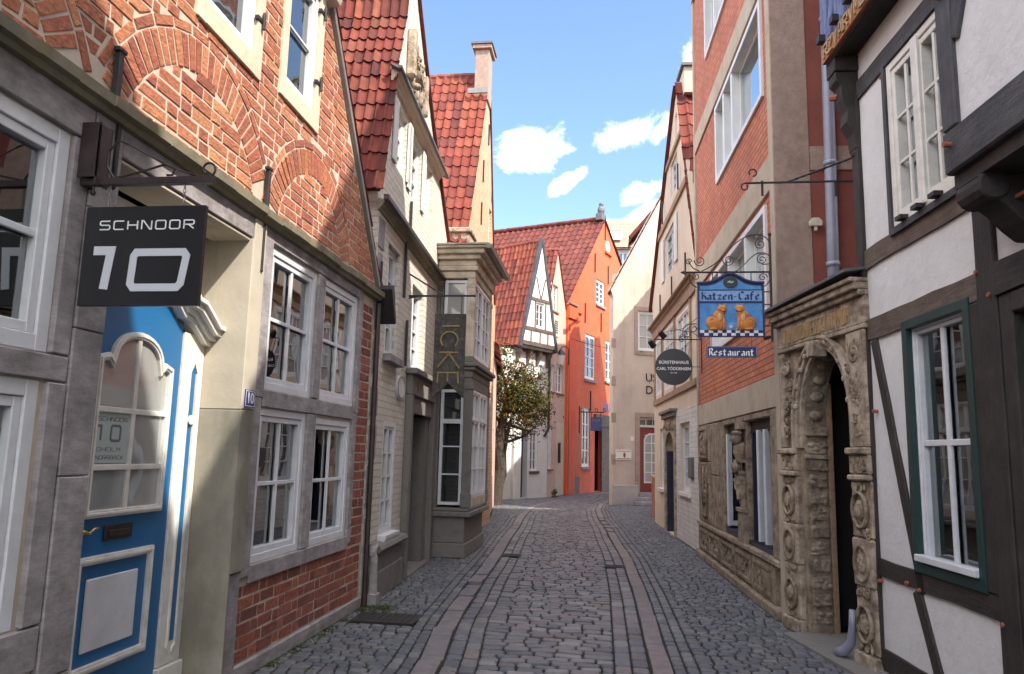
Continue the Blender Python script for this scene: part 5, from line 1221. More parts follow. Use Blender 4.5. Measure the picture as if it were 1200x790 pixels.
for z, u0, u1, s in ((2.95, .1, LN-.1, .12), (4.66, -.1, LN+.02, .16), (6.98, 1.1, 5.4, .14), (8.22, 2.5, 4.8, .1)): beam(H, (u0, z), (u1, z), s, -.02, .05, 'timber_tan')
for u in (.22, 1.7, 3.6, 5.6): beam(H, (u, 3.02), (u, 4.56), .13, -.02, .035, 'timber_tan', 'post')
cornice(H, -.15, LN-.02, 4.90, .17, .14, 'timber_tan')
for u, z0 in ((1.7, 4.9), (3.6, 4.9), (5.4, 4.95), (2.2, 7.05), (4.6, 7.05)): MB().box(u-.02, u+.02, .05, .08, z0, z0+.55).build('wall_anchor', 'iron', e)
# arched stone doorway
a, b, z0, zs, zt = DA
ring = archpoly(a-.16, b+.16, 0, zs, zt+.2); mb = MB(); mb.wall([(a-.2, .001), (b+.2, .001), (b+.2, 2.55), (a-.2, 2.55)], [archpoly(a, b, .002, zs, zt)], th=.05, skirt=None)
o = mb.build('door_surround', 'sandstone_light', e, bevel=.006); o.location = (0, -.053, 0)
mb = MB(); mb.box(a-.28, b+.28, 0, .16, 2.55, 2.62); mb.box(a-.24, b+.24, 0, .11, 2.45, 2.549); mb.build('door_hood', 'bay_stone', e, bevel=.01)
MB().box(a, b, -.45, -.4, 0, 2.2).build('door', 'dark_wood', e); MB().box(a+.02, a+.05, -.3, .02, 0, 1.75).build('door_edge', 'navy', e)
mb = MB()
for k in range(12): mb.ball((a-.1+k*(b-a+.2)/11, .06, 2.25+R_.uniform(-.05, .12)), (.05, .025, .06), 7, 5)
mb.build('carved_frieze', 'sandstone', e, smooth=True)
MB().box(5.45, 5.85, .0, .07, 1.25, 1.62).build('letterbox', 'slate', e, bevel=.008)
# roof strip on the near side and chimney
mb = MB(); A_ = Vector((LN-.0, -.05, 5.05)); B_ = Vector((4.2, -.05, 9.55)); S_ = B_-A_
pantiles(mb, A_, (0, 1, 0), S_, 6, S_.length, .24, .34, flip=1 if Vector((0, 1, 0)).cross(S_).x > 0 else -1, amp=.03); mb.build('roof', 'tile_red', e)
mb = MB(); mb.add([(A_.x-.03, -.02, A_.z), (4.2, -.02, 9.5), (4.2, 6, 9.5), (A_.x-.03, 6, A_.z)], [(0, 1, 2, 3)]); mb.add([(-.55, -.08, 5.5), (3.9, -.08, 9.38), (4.2, -.08, 9.52), (4.2, 6, 9.52), (3.9, 6, 9.38), (-.55, 6, 5.5)], [(0, 1, 4, 5), (1, 2, 3, 4)])
mb.add([(-.55, -.08, 5.44), (3.9, -.08, 9.32), (4.2, -.08, 9.46), (4.2, 6, 9.46), (3.9, 6, 9.32), (-.55, 6, 5.44)], [(0, 1, 4, 5), (1, 2, 3, 4)]); mb.build('roof_deck', 'tile_brown', e)
mb = MB(); mb.box(3.9, 4.55, -.7, -.1, 9.2, 9.78); c = mb.build('chimney', 'cream_r4', e); MB().box(3.84, 4.61, -.76, -.04, 9.78, 9.84).build('chimney_cap', 'slate', c)
# ================================================================== R3: building with red brick panels above carved stone
H = Frame((1.58, 13.7), (1.80, 8.2)); R3 = H; LN = H.L
H.thing('brick_building', 'red brick panel building with large windows above a carved sandstone ground floor', 'building'); e = H.e
G1 = (2.25, 3.32, .60, 2.07); G2 = (3.72, 5.0, .58, 2.07)
F1 = (1.45, 5.05, 3.22, 4.46); F2 = (2.1, 5.06, 5.76, 7.0); F3 = (1.3, 5.06, 8.25, 9.5)
TOP = 10.3
MB().wall(rectpoly(0, LN, 2.3, TOP), [hole(r) for r in (F1, F2, F3)], th=.3, skirt=None).build('wall', 'slip_brick', e)
MB().wall(rectpoly(0, LN, 0, 2.3), [hole(r) for r in (G1, G2)], th=.3, skirt=None).build('ground_floor_wall', 'sandstone', e)
MB().box(0, LN, -7, -1.2, 0, TOP).build('rear_wall', 'roughcast', e)
mb = MB(); mb.box(0, .25, -1.2, -.3, 0, TOP); mb.box(0, LN, -1.2, -.3, TOP-.3, TOP); mb.box(.25, LN-.4, -1.2, -.3, 2.2, 3.0); mb.box(.25, LN-.4, -1.2, -.3, 4.6, 5.6); mb.box(.25, LN-.4, -1.2, -.3, 7.2, 8.1); mb.build('floor_slab', 'dim_room', e)
mb = MB(); mb.box(-.02, LN+.0, -.02, .03, 2.16, 2.50); mb.box(-.02, LN, -.02, .03, 4.55, 4.95); mb.box(-.02, LN, -.02, .03, 7.08, 7.42); mb.box(-.02, LN, -.02, .05, TOP-.2, TOP+.03); mb.build('concrete_band', 'concrete_tan', e, bevel=.006)
mb = MB(); mb.box(-.04, .06, -.01, .035, 2.5, TOP-.2); mb.box(LN-.14, LN+.02, -.3, .05, 0, TOP); mb.build('corner_strip', 'concrete_tan', e, bevel=.006)
# end wall facing the viewer: roughcast pier, band, red render
mb = MB(); mb.box(LN+.0, LN+.03, -.34, .045, 0, TOP); mb.build('end_pier', 'roughcast', e, bevel=.008)
mb = MB(); mb.box(LN, LN+.02, -7, -.342, 2.8, 4.68); mb.box(LN, LN+.02, -7, -.342, 4.95, TOP); mb.build('end_wall', 'red_render', e)
mb = MB(); mb.box(LN, LN+.035, -7, -.342, 4.682, 4.948); mb.build('end_band', 'roughcast', e)
mb = MB(); mb.tubed([(LN+.10, -.50, 2.6), (LN+.10, -.52, 4.0), (LN+.10, -.545, 6.2), (LN+.10, -.58, 10.2)], .06, 12)
for z in (3.6, 4.7, 6.35, 8.2): mb.tubed([(LN+.10, -.505-.0105*(z-2.6), z), (LN+.10, -.505-.0105*(z-2.6), z+.05)], .070, 12)
mb.build('downpipe', 'pipe', e, smooth=True)
for r, n in ((F1, 4), (F2, 3), (F3, 3)):
    mb = MB(); u0, u1, z0, z1 = r; f = .075
    mb.box(u0, u0+f, -.2, .035, z0, z1); mb.box(u1-f, u1, -.2, .035, z0, z1); mb.box(u0+f, u1-f, -.2, .034, z0, z0+f); mb.box(u0+f, u1-f, -.2, .034, z1-f, z1)
    sp = [0, .22, .42, 1] if n == 3 else [0, .2, .4, .7, 1]
    for t in sp[1:-1]: mb.box(u0+(u1-u0)*t-.045, u0+(u1-u0)*t+.045, -.2, .025, z0+f, z1-f)
    w = mb.build('window', 'white', e, bevel=.004)
    for a, b in zip(sp[:-1], sp[1:]):
        x0, x1 = u0+(u1-u0)*a+.06, u0+(u1-u0)*b-.06; s = MB(); dd = -.08
        s.box(x0, x0+.05, dd-.05, dd, z0+f, z1-f); s.box(x1-.05, x1, dd-.05, dd, z0+f, z1-f); s.box(x0+.05, x1-.05, dd-.05, dd-.001, z0+f, z0+f+.05); s.box(x0+.05, x1-.05, dd-.05, dd-.001, z1-f-.05, z1-f); s.build('sash', 'white', w)
    MB().box(u0+.05, u1-.05, -.115, -.11, z0+.05, z1-.05).build('pane', 'glass_sky' if n == 3 else 'glass_pale', w)
    MB().box(u0, u1, -.9, -.5, z0, z1).build('room_interior', 'dim_room', e)
# carved sandstone ground floor
def slab(mb, u0, u1, z0, z1, d=.04, n=.01): mb.box(u0+.004, u1-.004, -.04, d+R_.uniform(-n, n), z0+.004, z1-.004, .004)
mb = MB()
slab(mb, .0, .9, .1, .5); slab(mb, .9, 1.9, .1, .5); slab(mb, 1.9, 2.9, .1, .5); slab(mb, 2.9, 4.0, .1, .5); slab(mb, 4.0, 5.1, .1, .5)
mb.box(0, LN-.15, -.02, .10, 0, .1, .003)
mb.box(0, LN-.15, -.3, .07, .51, .575, .004)
slab(mb, 0.02, 1.15, .58, 1.2); slab(mb, .02, 1.2, 1.2, 1.55); slab(mb, .02, 1.2, 1.55, 2.15); slab(mb, 1.2, 1.9, .58, 1.35, .03); slab(mb, 1.2, 1.9, 1.35, 2.15, .03); slab(mb, 1.9, 2.24, .58, 2.15, .02); slab(mb, 5.02, LN-.16, .58, 2.15, .03)
mb.box(2.25, 5.02, -.05, .02, 2.075, 2.155)
mb.build('stone_facing', 'sandstone', e, bevel=.012)
# carved strips on the left pier
mb = MB()
def carve(mb, u0, u1, z0, z1, n, d, s=.05):
    for k in range(n):
        a = R_.uniform(u0, u1); z = R_.uniform(z0, z1)
        if k % 3 == 0: t2(mb, scroll(a, z, s*R_.uniform(.7, 1.2), s*.25, R_.uniform(0, 6.3), R_.uniform(.8, 1.4), 12), s*.2, d)
        else: mb.ball((a, d, z), (s*R_.uniform(.4, .9), s*.35, s*R_.uniform(.4, 1)), 7, 5)
mb.ribbon(rectpoly(.35, 1.0, 1.62, 2.08), .05, .04, .07, True); carve(mb, .45, .9, 1.7, 2.0, 26, .05, .07)
t2(mb, [(.68, .85), (.68, 1.5)], .03, .05); carve(mb, .6, .76, .85, 1.5, 26, .05, .06)
mb.ribbon(rectpoly(.45, .92, .7, 1.52), .04, .04, .062, True)
mb.build('carved_relief', 'sandstone', e, smooth=True)
# panels carved in the plinth
mb = MB()
for k in range(5): mb.ribbon(rectpoly(.15+k*1.0, .95+k*1.0, .17, .44), .035, .035, .06, True); carve(mb, .3+k, .8+k, .22, .4, 8, .045, .04)
mb.build('plinth_panel', 'sandstone', e)
# figure pilaster between the windows
mb = MB(); c = 3.52
mb.box(c-.15, c+.15, -.2, .06, .575, .95); mb.box(c-.17, c+.17, -.2, .08, .95, 1.0)
mb.tubed([(c, .0, 1.0), (c, .02, 1.15), (c, .03, 1.35), (c, .04, 1.42)], [.05, .065, .085, .08], 10)
mb.ball((c, .10, 1.50), (.10, .06, .08)); mb.box(c-.10, c+.10, -.1, .09, 1.42, 1.46); mb.box(c-.11, c+.11, -.1, .11, 1.56, 1.60)
mb.tubed([(c, .03, 1.60), (c, .04, 1.68), (c, .04, 1.78), (c, .05, 1.80)], [.07, .09, .10, .05], 10)
mb.ball((c, .09, 1.86), (.06, .07, .085), 12, 9); mb.ball((c, .155, 1.85), (.014, .02, .02)); mb.ball((c, .08, 1.93), (.075, .075, .035)); mb.box(c-.13, c+.13, -.2, .0, 1.0, 2.07); mb.box(c-.15, c+.15, -.1, .08, 1.98, 2.07)
t2(mb, scroll(c-.03, 1.28, .08, .03, 0, 1.2, 12), .025, .09); t2(mb, [(c-.1, 1.55), (c-.02, 1.3), (c+.05, 1.1)], .03, .08)
mb.build('carved_figure', 'sandstone', e, bevel=.006)
for r, side_ in ((G1, 0), (G2, 1)):
    u0, u1, z0, z1 = r
    mb = MB(); mb.box(u0, u1, -.5, -.44, z0, z1); mb.box(u0, u0+.05, -.44, -.06, z0+.05, z1); mb.box(u1-.05, u1, -.44, -.06, z0+.05, z1); mb.box(u0, u1, -.44, .0, z0-.02, z0+.05); mb.build('window_recess', 'navy', e)
    # opened white casements
    for k in range(1 if not side_ else 2):
        uu = u0+(.10 if not side_ else .50+k*.32); w_ = .55
        cs = MB(); Lc = .36; a_ = math.radians(78)
        def P_(s, t, z): return (uu-s*math.cos(a_)+t*math.sin(a_), .0+s*math.sin(a_)+t*math.cos(a_), z)
        def bx(s0, s1, t0, t1, z_0, z_1): cs.add([P_(s, t, z) for z in (z_0, z_1) for t in (t0, t1) for s in (s0, s1)], [(0, 1, 3, 2), (4, 6, 7, 5), (0, 4, 5, 1), (2, 3, 7, 6), (0, 2, 6, 4), (1, 5, 7, 3)])
        zb, zt = z0+.08, z1-.12
        bx(0, .07, 0, .05, zb, zt); bx(Lc-.07, Lc, 0, .05, zb, zt); bx(.07, Lc-.07, 0, .049, zb, zb+.07); bx(.07, Lc-.07, 0, .049, zt-.07, zt); bx(.07, Lc-.07, .005, .045, (zb+zt)/2-.02, (zb+zt)/2+.02)
        w = cs.build('window', 'white_near', e, bevel=.003); p = MB(); p.add([P_(.05, .02, zb+.05), P_(Lc-.05, .02, zb+.05), P_(Lc-.05, .02, zt-.05), P_(.05, .02, zt-.05)], [(0, 1, 2, 3)]); p.build('pane', 'glass', w)
mb = MB(); mb.box(2.26, 3.30, -.1, -.05, 1.95, 2.07); mb.box(3.73, 4.99, -.1, -.05, 1.93, 2.07); mb.build('blind_box', 'dark_wood', e)

# ---- carved stone portal between R3 and the timbered house
H = Frame((1.79, 8.16), (2.08, 6.62)); PO = H; LN = 1.74
H.thing('stone_portal', 'carved sandstone portal with arched doorway between the brick and timbered houses', 'portal'); e = H.e
au0, au1, azs, azt = .46, 1.37, 1.93, 2.60
arch = archpoly(au0, au1, .001, azs, azt, 14)
MB().wall([(0, 0), (LN-.02, 0), (LN-.02, 2.95), (0, 2.95)], [arch], th=.21, skirt=None).build('wall', 'sandstone', e)
mb = MB(); mb.box(0, LN, -.8, .06, 2.68, 2.72); mb.box(0, LN, -.8, .05, 2.722, 2.95); mb.box(-.02, LN, -.8, .09, 2.952, 3.0); mb.box(-.02, LN, -.8, .13, 3.002, 3.06); mb.box(-.02, LN, -.85, .16, 3.062, 3.10); mb.build('entablature', 'sandstone_light', e, bevel=.008)
mb = MB(); mb.add([(-.03, -.2, 3.105), (LN+.0, -.2, 3.14), (LN+.0, .85, 3.3), (-.03, .85, 3.22), (-.03, -.2, 3.13), (LN+.0, -.2, 3.165), (LN+.0, .85, 3.33), (-.03, .85, 3.25)], [(0, 1, 2, 3), (4, 5, 6, 7), (0, 1, 5, 4), (1, 2, 6, 5), (2, 3, 7, 6), (3, 0, 4, 7)]); mb.build('slate_cap', 'slate', e)
# frieze with raised gilt lettering
mb = MB(); x = .12; rr = random.Random(5); GL = 'ITNMVLRDAHEBSKTNIVMDH'
for i, chh in enumerate(GL):
    w_ = .045; zz = 2.765; hh = .13
    st_ = {'I': [[(0.5, 0), (.5, 1)]], 'T': [[(0, 1), (1, 1)], [(.5, 0), (.5, .95)]], 'V': [[(0, 1), (.5, 0), (1, 1)]], 'E': [[(1, 1), (0, 1), (0, 0), (1, 0)], [(0, .5), (.8, .5)]]}.get(chh) or TECH.get(chh) or [[(0, 0), (0, 1), (1, .5)]]
    for s in st_:
        cl = s[-1] == 'c'; pp = [(x+p[0]*w_, zz+p[1]*hh) for p in (s[:-1] if cl else s)]; mb.ribbon(pp, .014, .05, .062, cl)
    x += w_+.022
mb.build('lettering', 'sandstone_gold', e)
# pilasters
for (p0, p1), m_ in (((.02, .36), 'sandstone_light'), ((1.41, LN-.02), 'sandstone_light')):
    mb = MB()
    for z0, z1, dd in ((0, .12, .09), (.122, .62, .05), (.622, 1.0, .065), (1.002, 1.45, .05), (1.452, 1.50, .09), (1.502, 1.66, .06), (1.662, 1.72, .10)): mb.box(p0, p1, -.02, dd, z0, z1, .004)
    mb.box(p0, p0+.1 if p0 < 1 else p1, -.02, .05, 1.722, 2.678, .004)
    mb.build('pilaster', m_, e, bevel=.012)
    mb = MB(); c_ = (p0+p1)/2; s_ = min(.11, (p1-p0)*.42)
    for zc in (1.22, .80, .34):
        mb.ribbon([(c_+s_*math.cos(t), zc+s_*1.25*math.sin(t)) for t in [2*math.pi*k/18 for k in range(18)]], .02, .05, .085, True); mb.ball((c_, .06, zc), (s_*.55, .045, s_*.75), 9, 7); carve(mb, c_-s_*.4, c_+s_*.4, zc-.03, zc+.05, 6, .09, .03)
    for zc in (1.40, 1.04, .58, .16): carve(mb, c_-s_, c_+s_, zc-.03, zc+.03, 8, .06, .035)
    carve(mb, p0+.03, p1-.03, 1.52, 1.64, 10, .065, .03)
    mb.build('carved_medallion', 'sandstone', e, smooth=True)
# archivolt mouldings, keystone and scrollwork in the spandrels
mb = MB(); cc = (au0+au1)/2; rw = (au1-au0)/2; rh = azt-azs
def arcp(o, n=16): return [(cc+(rw+o)*math.cos(math.pi*k/n), azs+(rh+o)*math.sin(math.pi*k/n)) for k in range(n+1)]
for o_, w_, dd in ((.03, .045, .03), (.08, .04, .055), (.125, .03, .075)): mb.ribbon([(cc+rw+o_, 1.72)]+arcp(o_)+[(cc-rw-o_, 1.72)], w_, -.01, dd)
for k in range(11): t = math.pi*(.08+.84*k/10); mb.ball((cc+(rw+.08)*math.cos(t), .05, azs+(rh+.08)*math.sin(t)), (.03, .03, .03))
mb.prism([(cc-.06, azt-.06), (cc+.06, azt-.06), (cc+.09, 2.68), (cc-.09, 2.68)], 0, .14); mb.build('archivolt', 'sandstone_light', e, bevel=.006)
mb = MB()
for side_ in (0, 1):
  mb = MB()
  for (a, z, r) in (((.20, 2.52, .08), (.30, 2.35, .05), (.17, 2.15, .05), (.17, 1.9, .04)), ((1.55, 2.5, .09), (1.42, 2.38, .05), (1.55, 2.2, .06), (1.53, 1.95, .045)))[side_]: t2(mb, scroll(a, z, r, r*.2, R_.uniform(0, 6), 1.6, 18), .013, .05); mb.ball((a, .05, z), r*.35)
  carve(mb, *((.12, .30) if side_ == 0 else (1.46, 1.60)), 1.8, 2.62, 26, .05, .035); mb.build('carved_scrollwork', 'sandstone', e, smooth=True)
mb = MB()
MB().box(LN-.16, LN-.02, -.0, .045, 1.73, 2.66).build('gilt_strip', 'sandstone_gold', e, bevel=.015)
# rusticated blocks on the far reveal, corbel mask, inner pilaster
mb = MB()
for k in range(11):
    z = .12+k*.155; mb.box(au0-.0, au0+.022+.006*(k % 2), -.19, -.03, z, z+.10, .005)
    for q_ in range(5): mb.ball((au0+.02, -R_.uniform(.04, .18), z+R_.uniform(0, .1)), (.018, R_.uniform(.02, .05), R_.uniform(.012, .03)), 7, 5)
mb.box(au0, au0+.05, -.205, 0, 1.84, 1.92); mb.box(au0, au0+.06, -.205, .02, 1.62, 1.66)
for k in range(5):
    t = math.pi-(.15+k*.28); x_, z_ = cc+rw*math.cos(t), azs+rh*math.sin(t); mb.ball((x_+.01, -.11, z_), (.03, .07, .05))
mb.build('carved_jamb', 'sandstone', e, bevel=.008)
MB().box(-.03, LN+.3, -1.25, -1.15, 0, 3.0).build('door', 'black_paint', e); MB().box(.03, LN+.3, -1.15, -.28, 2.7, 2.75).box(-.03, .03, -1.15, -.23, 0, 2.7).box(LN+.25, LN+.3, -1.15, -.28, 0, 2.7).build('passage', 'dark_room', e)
MB().box(au0-.06, au0+.02, -.27, -.215, 0, 2.35).build('door_frame', 'timber_tan', e, bevel=.006)
MB().box(.40, LN+.2, -.85, .25, -.02, .03).build('doorstep', 'bay_stone', e, bevel=.01)
mb = MB(); mb.tube([(1.42, -.09, .42), (1.41, -.09, .3), (1.38, -.09, .16), (1.32, -.12, .08), (1.26, -.15, .055)], [.026, .03, .035, .042, .046], 10); mb.build('downpipe_shoe', 'pipe', e, smooth=True)

# ================================================================== R2: half timbered house
H = Frame((2.1, 6.58), (2.45, 1.5)); R2 = H; LN = 6.2
H.thing('timbered_house', 'half-timbered house with dark beams, white infill and teal window at the right edge', 'house'); e = H.e
TW = (.79, 1.62, .90, 2.58); UW = (.72, 1.68, 3.34, 4.62); DR = (1.97, 3.1, .001, 2.56)
MB().wall([(0, 0), (LN, 0), (LN, 5.05), (0, 5.05)], [hole(TW), hole(UW), hole(DR)], skirt=None).build('wall', 'plaster_white', e)
MB().prism([(0, 0), (LN, 0), (LN, 5.1), (0, 5.1)], -1.3, -6).build('rear_wall', 'plaster_white', e)
mb = MB(); mb.box(0, .03, -1.3, -.28, 0, 5.05); mb.box(LN-.03, LN, -1.3, -.28, 0, 5.05); mb.box(.03, LN-.03, -1.3, -.28, 2.75, 3.0); mb.box(.03, LN-.03, -1.3, -.28, 4.9, 5.05); mb.build('side_wall', 'dim_room', e)
# timbers, traced on the facade plane
B_ = lambda p, q, w, m='dark_wood', n='beam', d1=.02: beam(H, p, q, w, -.05, d1, m, n)
B_((.05, 0), (.07, 5.0), .13, 'dark_post', 'post', .035)
B_((1.86, 0.05), (1.86, 3.32), .20, 'dark_post', 'post', .03)
B_((.12, 2.66), (1.76, 2.66), .17, 'brown_wood'); B_((.12, .80), (1.76, .80), .13); B_((.12, .12), (1.76, .12), .16)
B_((.22, 2.57), (.82, .72), .11, 'dark_post', 'brace'); B_((.70, .74), (1.02, .20), .11, 'dark_post', 'brace') if 0 else B_((.72, .73), (1.0, .18), .12, 'dark_post', 'brace', .018)
B_((1.70, .87), (1.70, 2.57), .10, 'dark_post', 'post', .024)
B_((.12, 3.24), (1.96, 3.24), .16, 'brown_wood'); B_((.13, 4.72), (LN, 4.72), .16, 'grey_wood')
B_((.66, 3.33), (.66, 4.64), .10, 'grey_post', 'post'); B_((1.76, 3.33), (1.76, 4.64), .15, 'grey_post', 'post')
B_((1.96, 2.66), (LN, 2.66), .19, 'dark_wood', 'beam', .04)
B_((3.2, 0), (3.2, 2.55), .2, 'dark_post', 'post'); B_((2.5, 2.76), (2.5, 3.3), .1, 'brown_wood', 'post')
for u in (4.6, 6.05): B_((u, .2), (u, 4.64), .16, 'dark_post', 'post')
B_((3.3, .8), (LN, .8), .14); B_((3.3, .12), (LN, .12), .16)
MB().box(0.12, LN, -.02, .05, 0, .035).build('plinth', 'stone_grey', e)
for u, z in ((.20, 2.0), (.09, .84), (.62, .76), (.80, .74), (1.78, 2.74), (1.90, 2.58), (.64, 4.58), (.72, 3.30), (1.80, .72), (.14, .7)): MB().tubed([(u, 0, z), (u, .042, z)], .014).build('peg', 'peg', e)
for u in (1.79, 1.77): pass
w = window(H, TW, cols=2, rows=2, lights=1, d=-.01, fw=.045, mw=.042, cw=.03, g='glass_clear', m='white_near', bev=.004, trans=()) 
mb = MB(); mb.ribbon(rectpoly(TW[0]-.005, TW[1]+.005, TW[2]-.005, TW[3]+.005), .07, -.04, .035, True); mb.build('teal_frame', 'teal', w, bevel=.005)
MB().box(TW[0]+.03, TW[1]-.03, .0, .06, TW[2]+.04, TW[2]+.085).build('sill', 'white_near', w, bevel=.004)
room(H, (TW[0], TW[1], TW[2], TW[3]), .8)
for a, b in ((.82, 1.02), (1.4, 1.6), (1.1, 1.24)):
    mb = MB(); n = 16; mb.add([(a+(b-a)*k/n, .14+.02*math.sin(k*2.1), .95) for k in range(n+1)]+[(a+(b-a)*k/n, .14+.02*math.sin(k*2.1), 2.55) for k in range(n+1)], [(k, k+1, n+2+k, n+1+k) for k in range(n)]); mb.build('curtain', 'curtain', e)
w = window(H, UW, cols=4, rows=3, lights=2, d=.03, fw=.06, mw=.028, cw=.05, g='glass_sky', m='trim', bev=.005, depth=.10)
mb = MB(); mb.ribbon(rectpoly(UW[0]-.03, UW[1]+.03, UW[2]-.03, UW[3]+.03), .05, -.04, .045, True); mb.build('dark_frame', 'grey_post', w); mb = MB(); mb.box((UW[0]+UW[1])/2-.045, (UW[0]+UW[1])/2+.045, -.03, .05, UW[2]+.02, UW[3]-.02); mb.build('mullion', 'trim', w, bevel=.01)
for k in range(3): MB().box(UW[0]+.15+k*.25, UW[0]+.24+k*.25, .03, .09, UW[2]+.0, UW[2]+.03).build('catch', 'iron', w)
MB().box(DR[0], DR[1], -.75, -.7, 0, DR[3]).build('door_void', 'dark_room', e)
mb = MB(); mb.box(DR[0], DR[0]+.12, -.28, .025, 0, DR[3]); mb.box(DR[0]+.12, DR[1], -.28, .03, DR[3]-.12, DR[3]-.001); mb.build('door_frame', 'dark_post', e, bevel=.01)
MB().box(DR[0]+.12, DR[1], -.22, -.17, .02, DR[3]-.12).build('door', 'dark_wood', e)
# first jetty over the doorway (nearer part of the front), upper jetty at eaves height
JD = .36; ju0 = 2.16
MB().box(ju0, LN, .0, JD-.02, 3.46, 4.95).build('oriel_wall', 'plaster_white', e)
mb = MB(); mb.box(ju0-.01, LN, -.0, JD, 3.20, 3.45, .006); mb.build('jetty_beam', 'grey_wood', e, bevel=.012)
beam(H, (ju0+.07, 3.45), (ju0+.07, 5.0), .15, JD-.05, JD+.01, 'grey_post', 'post'); beam(H, (ju0+.14, 3.95), (ju0+.6, 4.9), .12, JD-.05, JD+.002, 'grey_post', 'brace')
beam(H, (ju0+.15, 4.0), (LN, 4.0), .12, JD-.05, JD-.004, 'grey_wood') if 0 else None
for z in (3.36, 4.25): MB().tubed([(ju0+.07, JD, z), (ju0+.07, JD+.045, z)], .017).build('peg', 'peg', e)
mb = MB(); mb.box(ju0, LN, -.0, JD-.04, 3.12, 3.199); mb.build('soffit', 'dark_wood', e)
for uu in (ju0+.05, ju0+1.4, ju0+2.8):
    mb = MB(); mb.prof([(0, 2.80), (.05, 2.80), (.12, 2.86), (.2, 2.95), (JD-.06, 3.02), (JD-.02, 3.119), (0, 3.119)], uu, uu+.22); mb.tube([(uu-.01, -JD+.10, 3.06), (uu+.23, -JD+.10, 3.06)], .085, 14); mb.build('console', 'dark_wood', e, bevel=.01)
mb = MB(); mb.box(ju0+.10, ju0+.35, .10, .16, 2.98, 3.0); mb.build('console_edge', 'peg', e)
mb = MB(); pts = [(2.68+.02*math.sin(k*1.3), .18+.015*math.cos(k*1.3), 2.98-k*.022) for k in range(14)]; mb.tubed(pts, [.035+.009*(k % 2) for k in range(14)], 10); mb.build('carved_pendant', 'navy', e)
# upper jetty: fascia with carved letters, soffit, end console, blue timber storey above
U0 = -.02; JU = .20
mb = MB(); mb.box(U0, LN, 0, JU, 5.05, 5.12); mb.build('eave_soffit', 'dark_wood', e)
MB().box(U0, LN, JU-.06, JU+.01, 5.02, 5.20).build('fascia', 'dark_wood', e, bevel=.006)
fb = MB().box(U0+.0, LN, JU+.011, JU+.04, 5.04, 5.19).build('fascia_board', 'carved_gold', e)
mb = MB(); x = .05; seq = 'RZVARVMONVISDTRAVONMS'*3
for chh in seq:
    if x > 5.5: break
    st_ = {'V': [[(0, 1), (.5, 0), (1, 1)]], 'Z': [[(0, 1), (1, 1), (0, 0), (1, 0)]], 'I': [[(.5, 0), (.5, 1)]], 'T': [[(0, 1), (1, 1)], [(.5, 0), (.5, .95)]]}.get(chh) or TECH.get(chh)
    for s in st_:
        cl = s[-1] == 'c'; pp = [(x+p[0]*.085, 5.06+p[1]*.11) for p in (s[:-1] if cl else s)]; mb.ribbon(pp, .02, JU+.04, JU+.055, cl)
    x += .115
mb.build('lettering', 'sandstone_gold', fb)
mb = MB(); mb.prof([(0, 4.20), (.04, 4.22), (.06, 4.35), (.11, 4.45), (.10, 4.55), (.14, 4.66), (.15, 4.78), (.19, 4.82), (.19, 4.9), (0, 4.9)], -.03, .13); mb.box(-.05, .15, 0, .20, 4.902, 5.045); mb.ball((.05, .02, 4.19), .035); mb.build('console', 'dark_post', e, bevel=.006)
MB().tubed([(.02, .13, 4.72), (-.04, .17, 4.74)], .03).build('peg', 'peg', e)
# second storey with blue timbers and gable
mb = MB(); mb.wall([(-.05, 5.2), (6.2, 5.2), (6.2, 5.75), (1.04, 11.6), (-.05, 10.0)], [rectpoly(1.0, 2.2, 5.5, 6.7), rectpoly(3.2, 4.4, 5.5, 6.7)], th=.25, skirt=None); o = mb.build('upper_wall', 'plaster_cream', e); o.location = (0, -JU+.02, 0)
for a in ((1.0, 2.2, 5.5, 6.7), (3.2, 4.4, 5.5, 6.7)): window(H, a, 4, 3, lights=2, d=JU-.06, fw=.07)
MB().prism([(-.05, 5.2), (6.2, 5.2), (6.2, 5.75), (1.04, 11.6), (-.05, 10.0)], -.3, -6).build('upper_rear_wall', 'plaster_white', e)
for u in (.0, .32, .62, .88, 2.35, 2.75, 3.1, 4.6, 5.4): beam(H, (u, 5.2), (u+.02, 6.85), .13, JU-.05, JU+.03, 'blue_timber', 'post')
for u in (.2, .5): beam(H, (u-.12, 5.25), (u+.16, 6.0), .10, JU-.05, JU+.02, 'blue_timber', 'brace')
for u in (.0, .32, .62, .88): MB().box(u-.03, u+.05, JU+.03, JU+.085, 5.23, 5.29).build('bracket', 'iron', e)
beam(H, (-.1, 6.95), (5.2, 6.95), .18, JU-.05, JU+.05, 'blue_timber')
gable_roof(H, (-.16, 10.0), (1.04, 11.8), (6.35, 5.75), depth=6.2, m='tile', over=JU+.1)
# ================================================================== R1: next gabled house behind the viewer (its roof shades the brick front)
H = Frame((2.55, .3), (2.55, -7.6)); R1 = H
H.thing('white_house', 'white rendered gabled house next to the timbered house, behind the viewer', 'house'); e = H.e
o1 = [(0, 0), (7.9, 0), (7.9, 10.0), (3.95, 13.6), (0, 10.0)]; w1 = [(.9, 2.0, 1, 2.4), (5.8, 6.9, 1, 2.4), (.9, 2.0, 3.8, 5.2), (3.4, 4.5, 3.8, 5.2), (5.8, 6.9, 3.8, 5.2), (3.4, 4.5, 7.6, 8.8)]
MB().wall(o1, [hole(r) for r in w1]+[rectpoly(3.4, 4.5, .01, 2.3)]).build('wall', 'plaster_cream', e); body(H, o1, 'plaster_cream')
for r in w1: window(H, r, 2, 3)
MB().box(3.4, 4.5, -.2, -.12, 0, 2.3).build('door', 'red_door', e)
gable_roof(H, (-.03, 10.0), (3.95, 13.75), (8.0, 10.0), depth=6.5, m='tile')
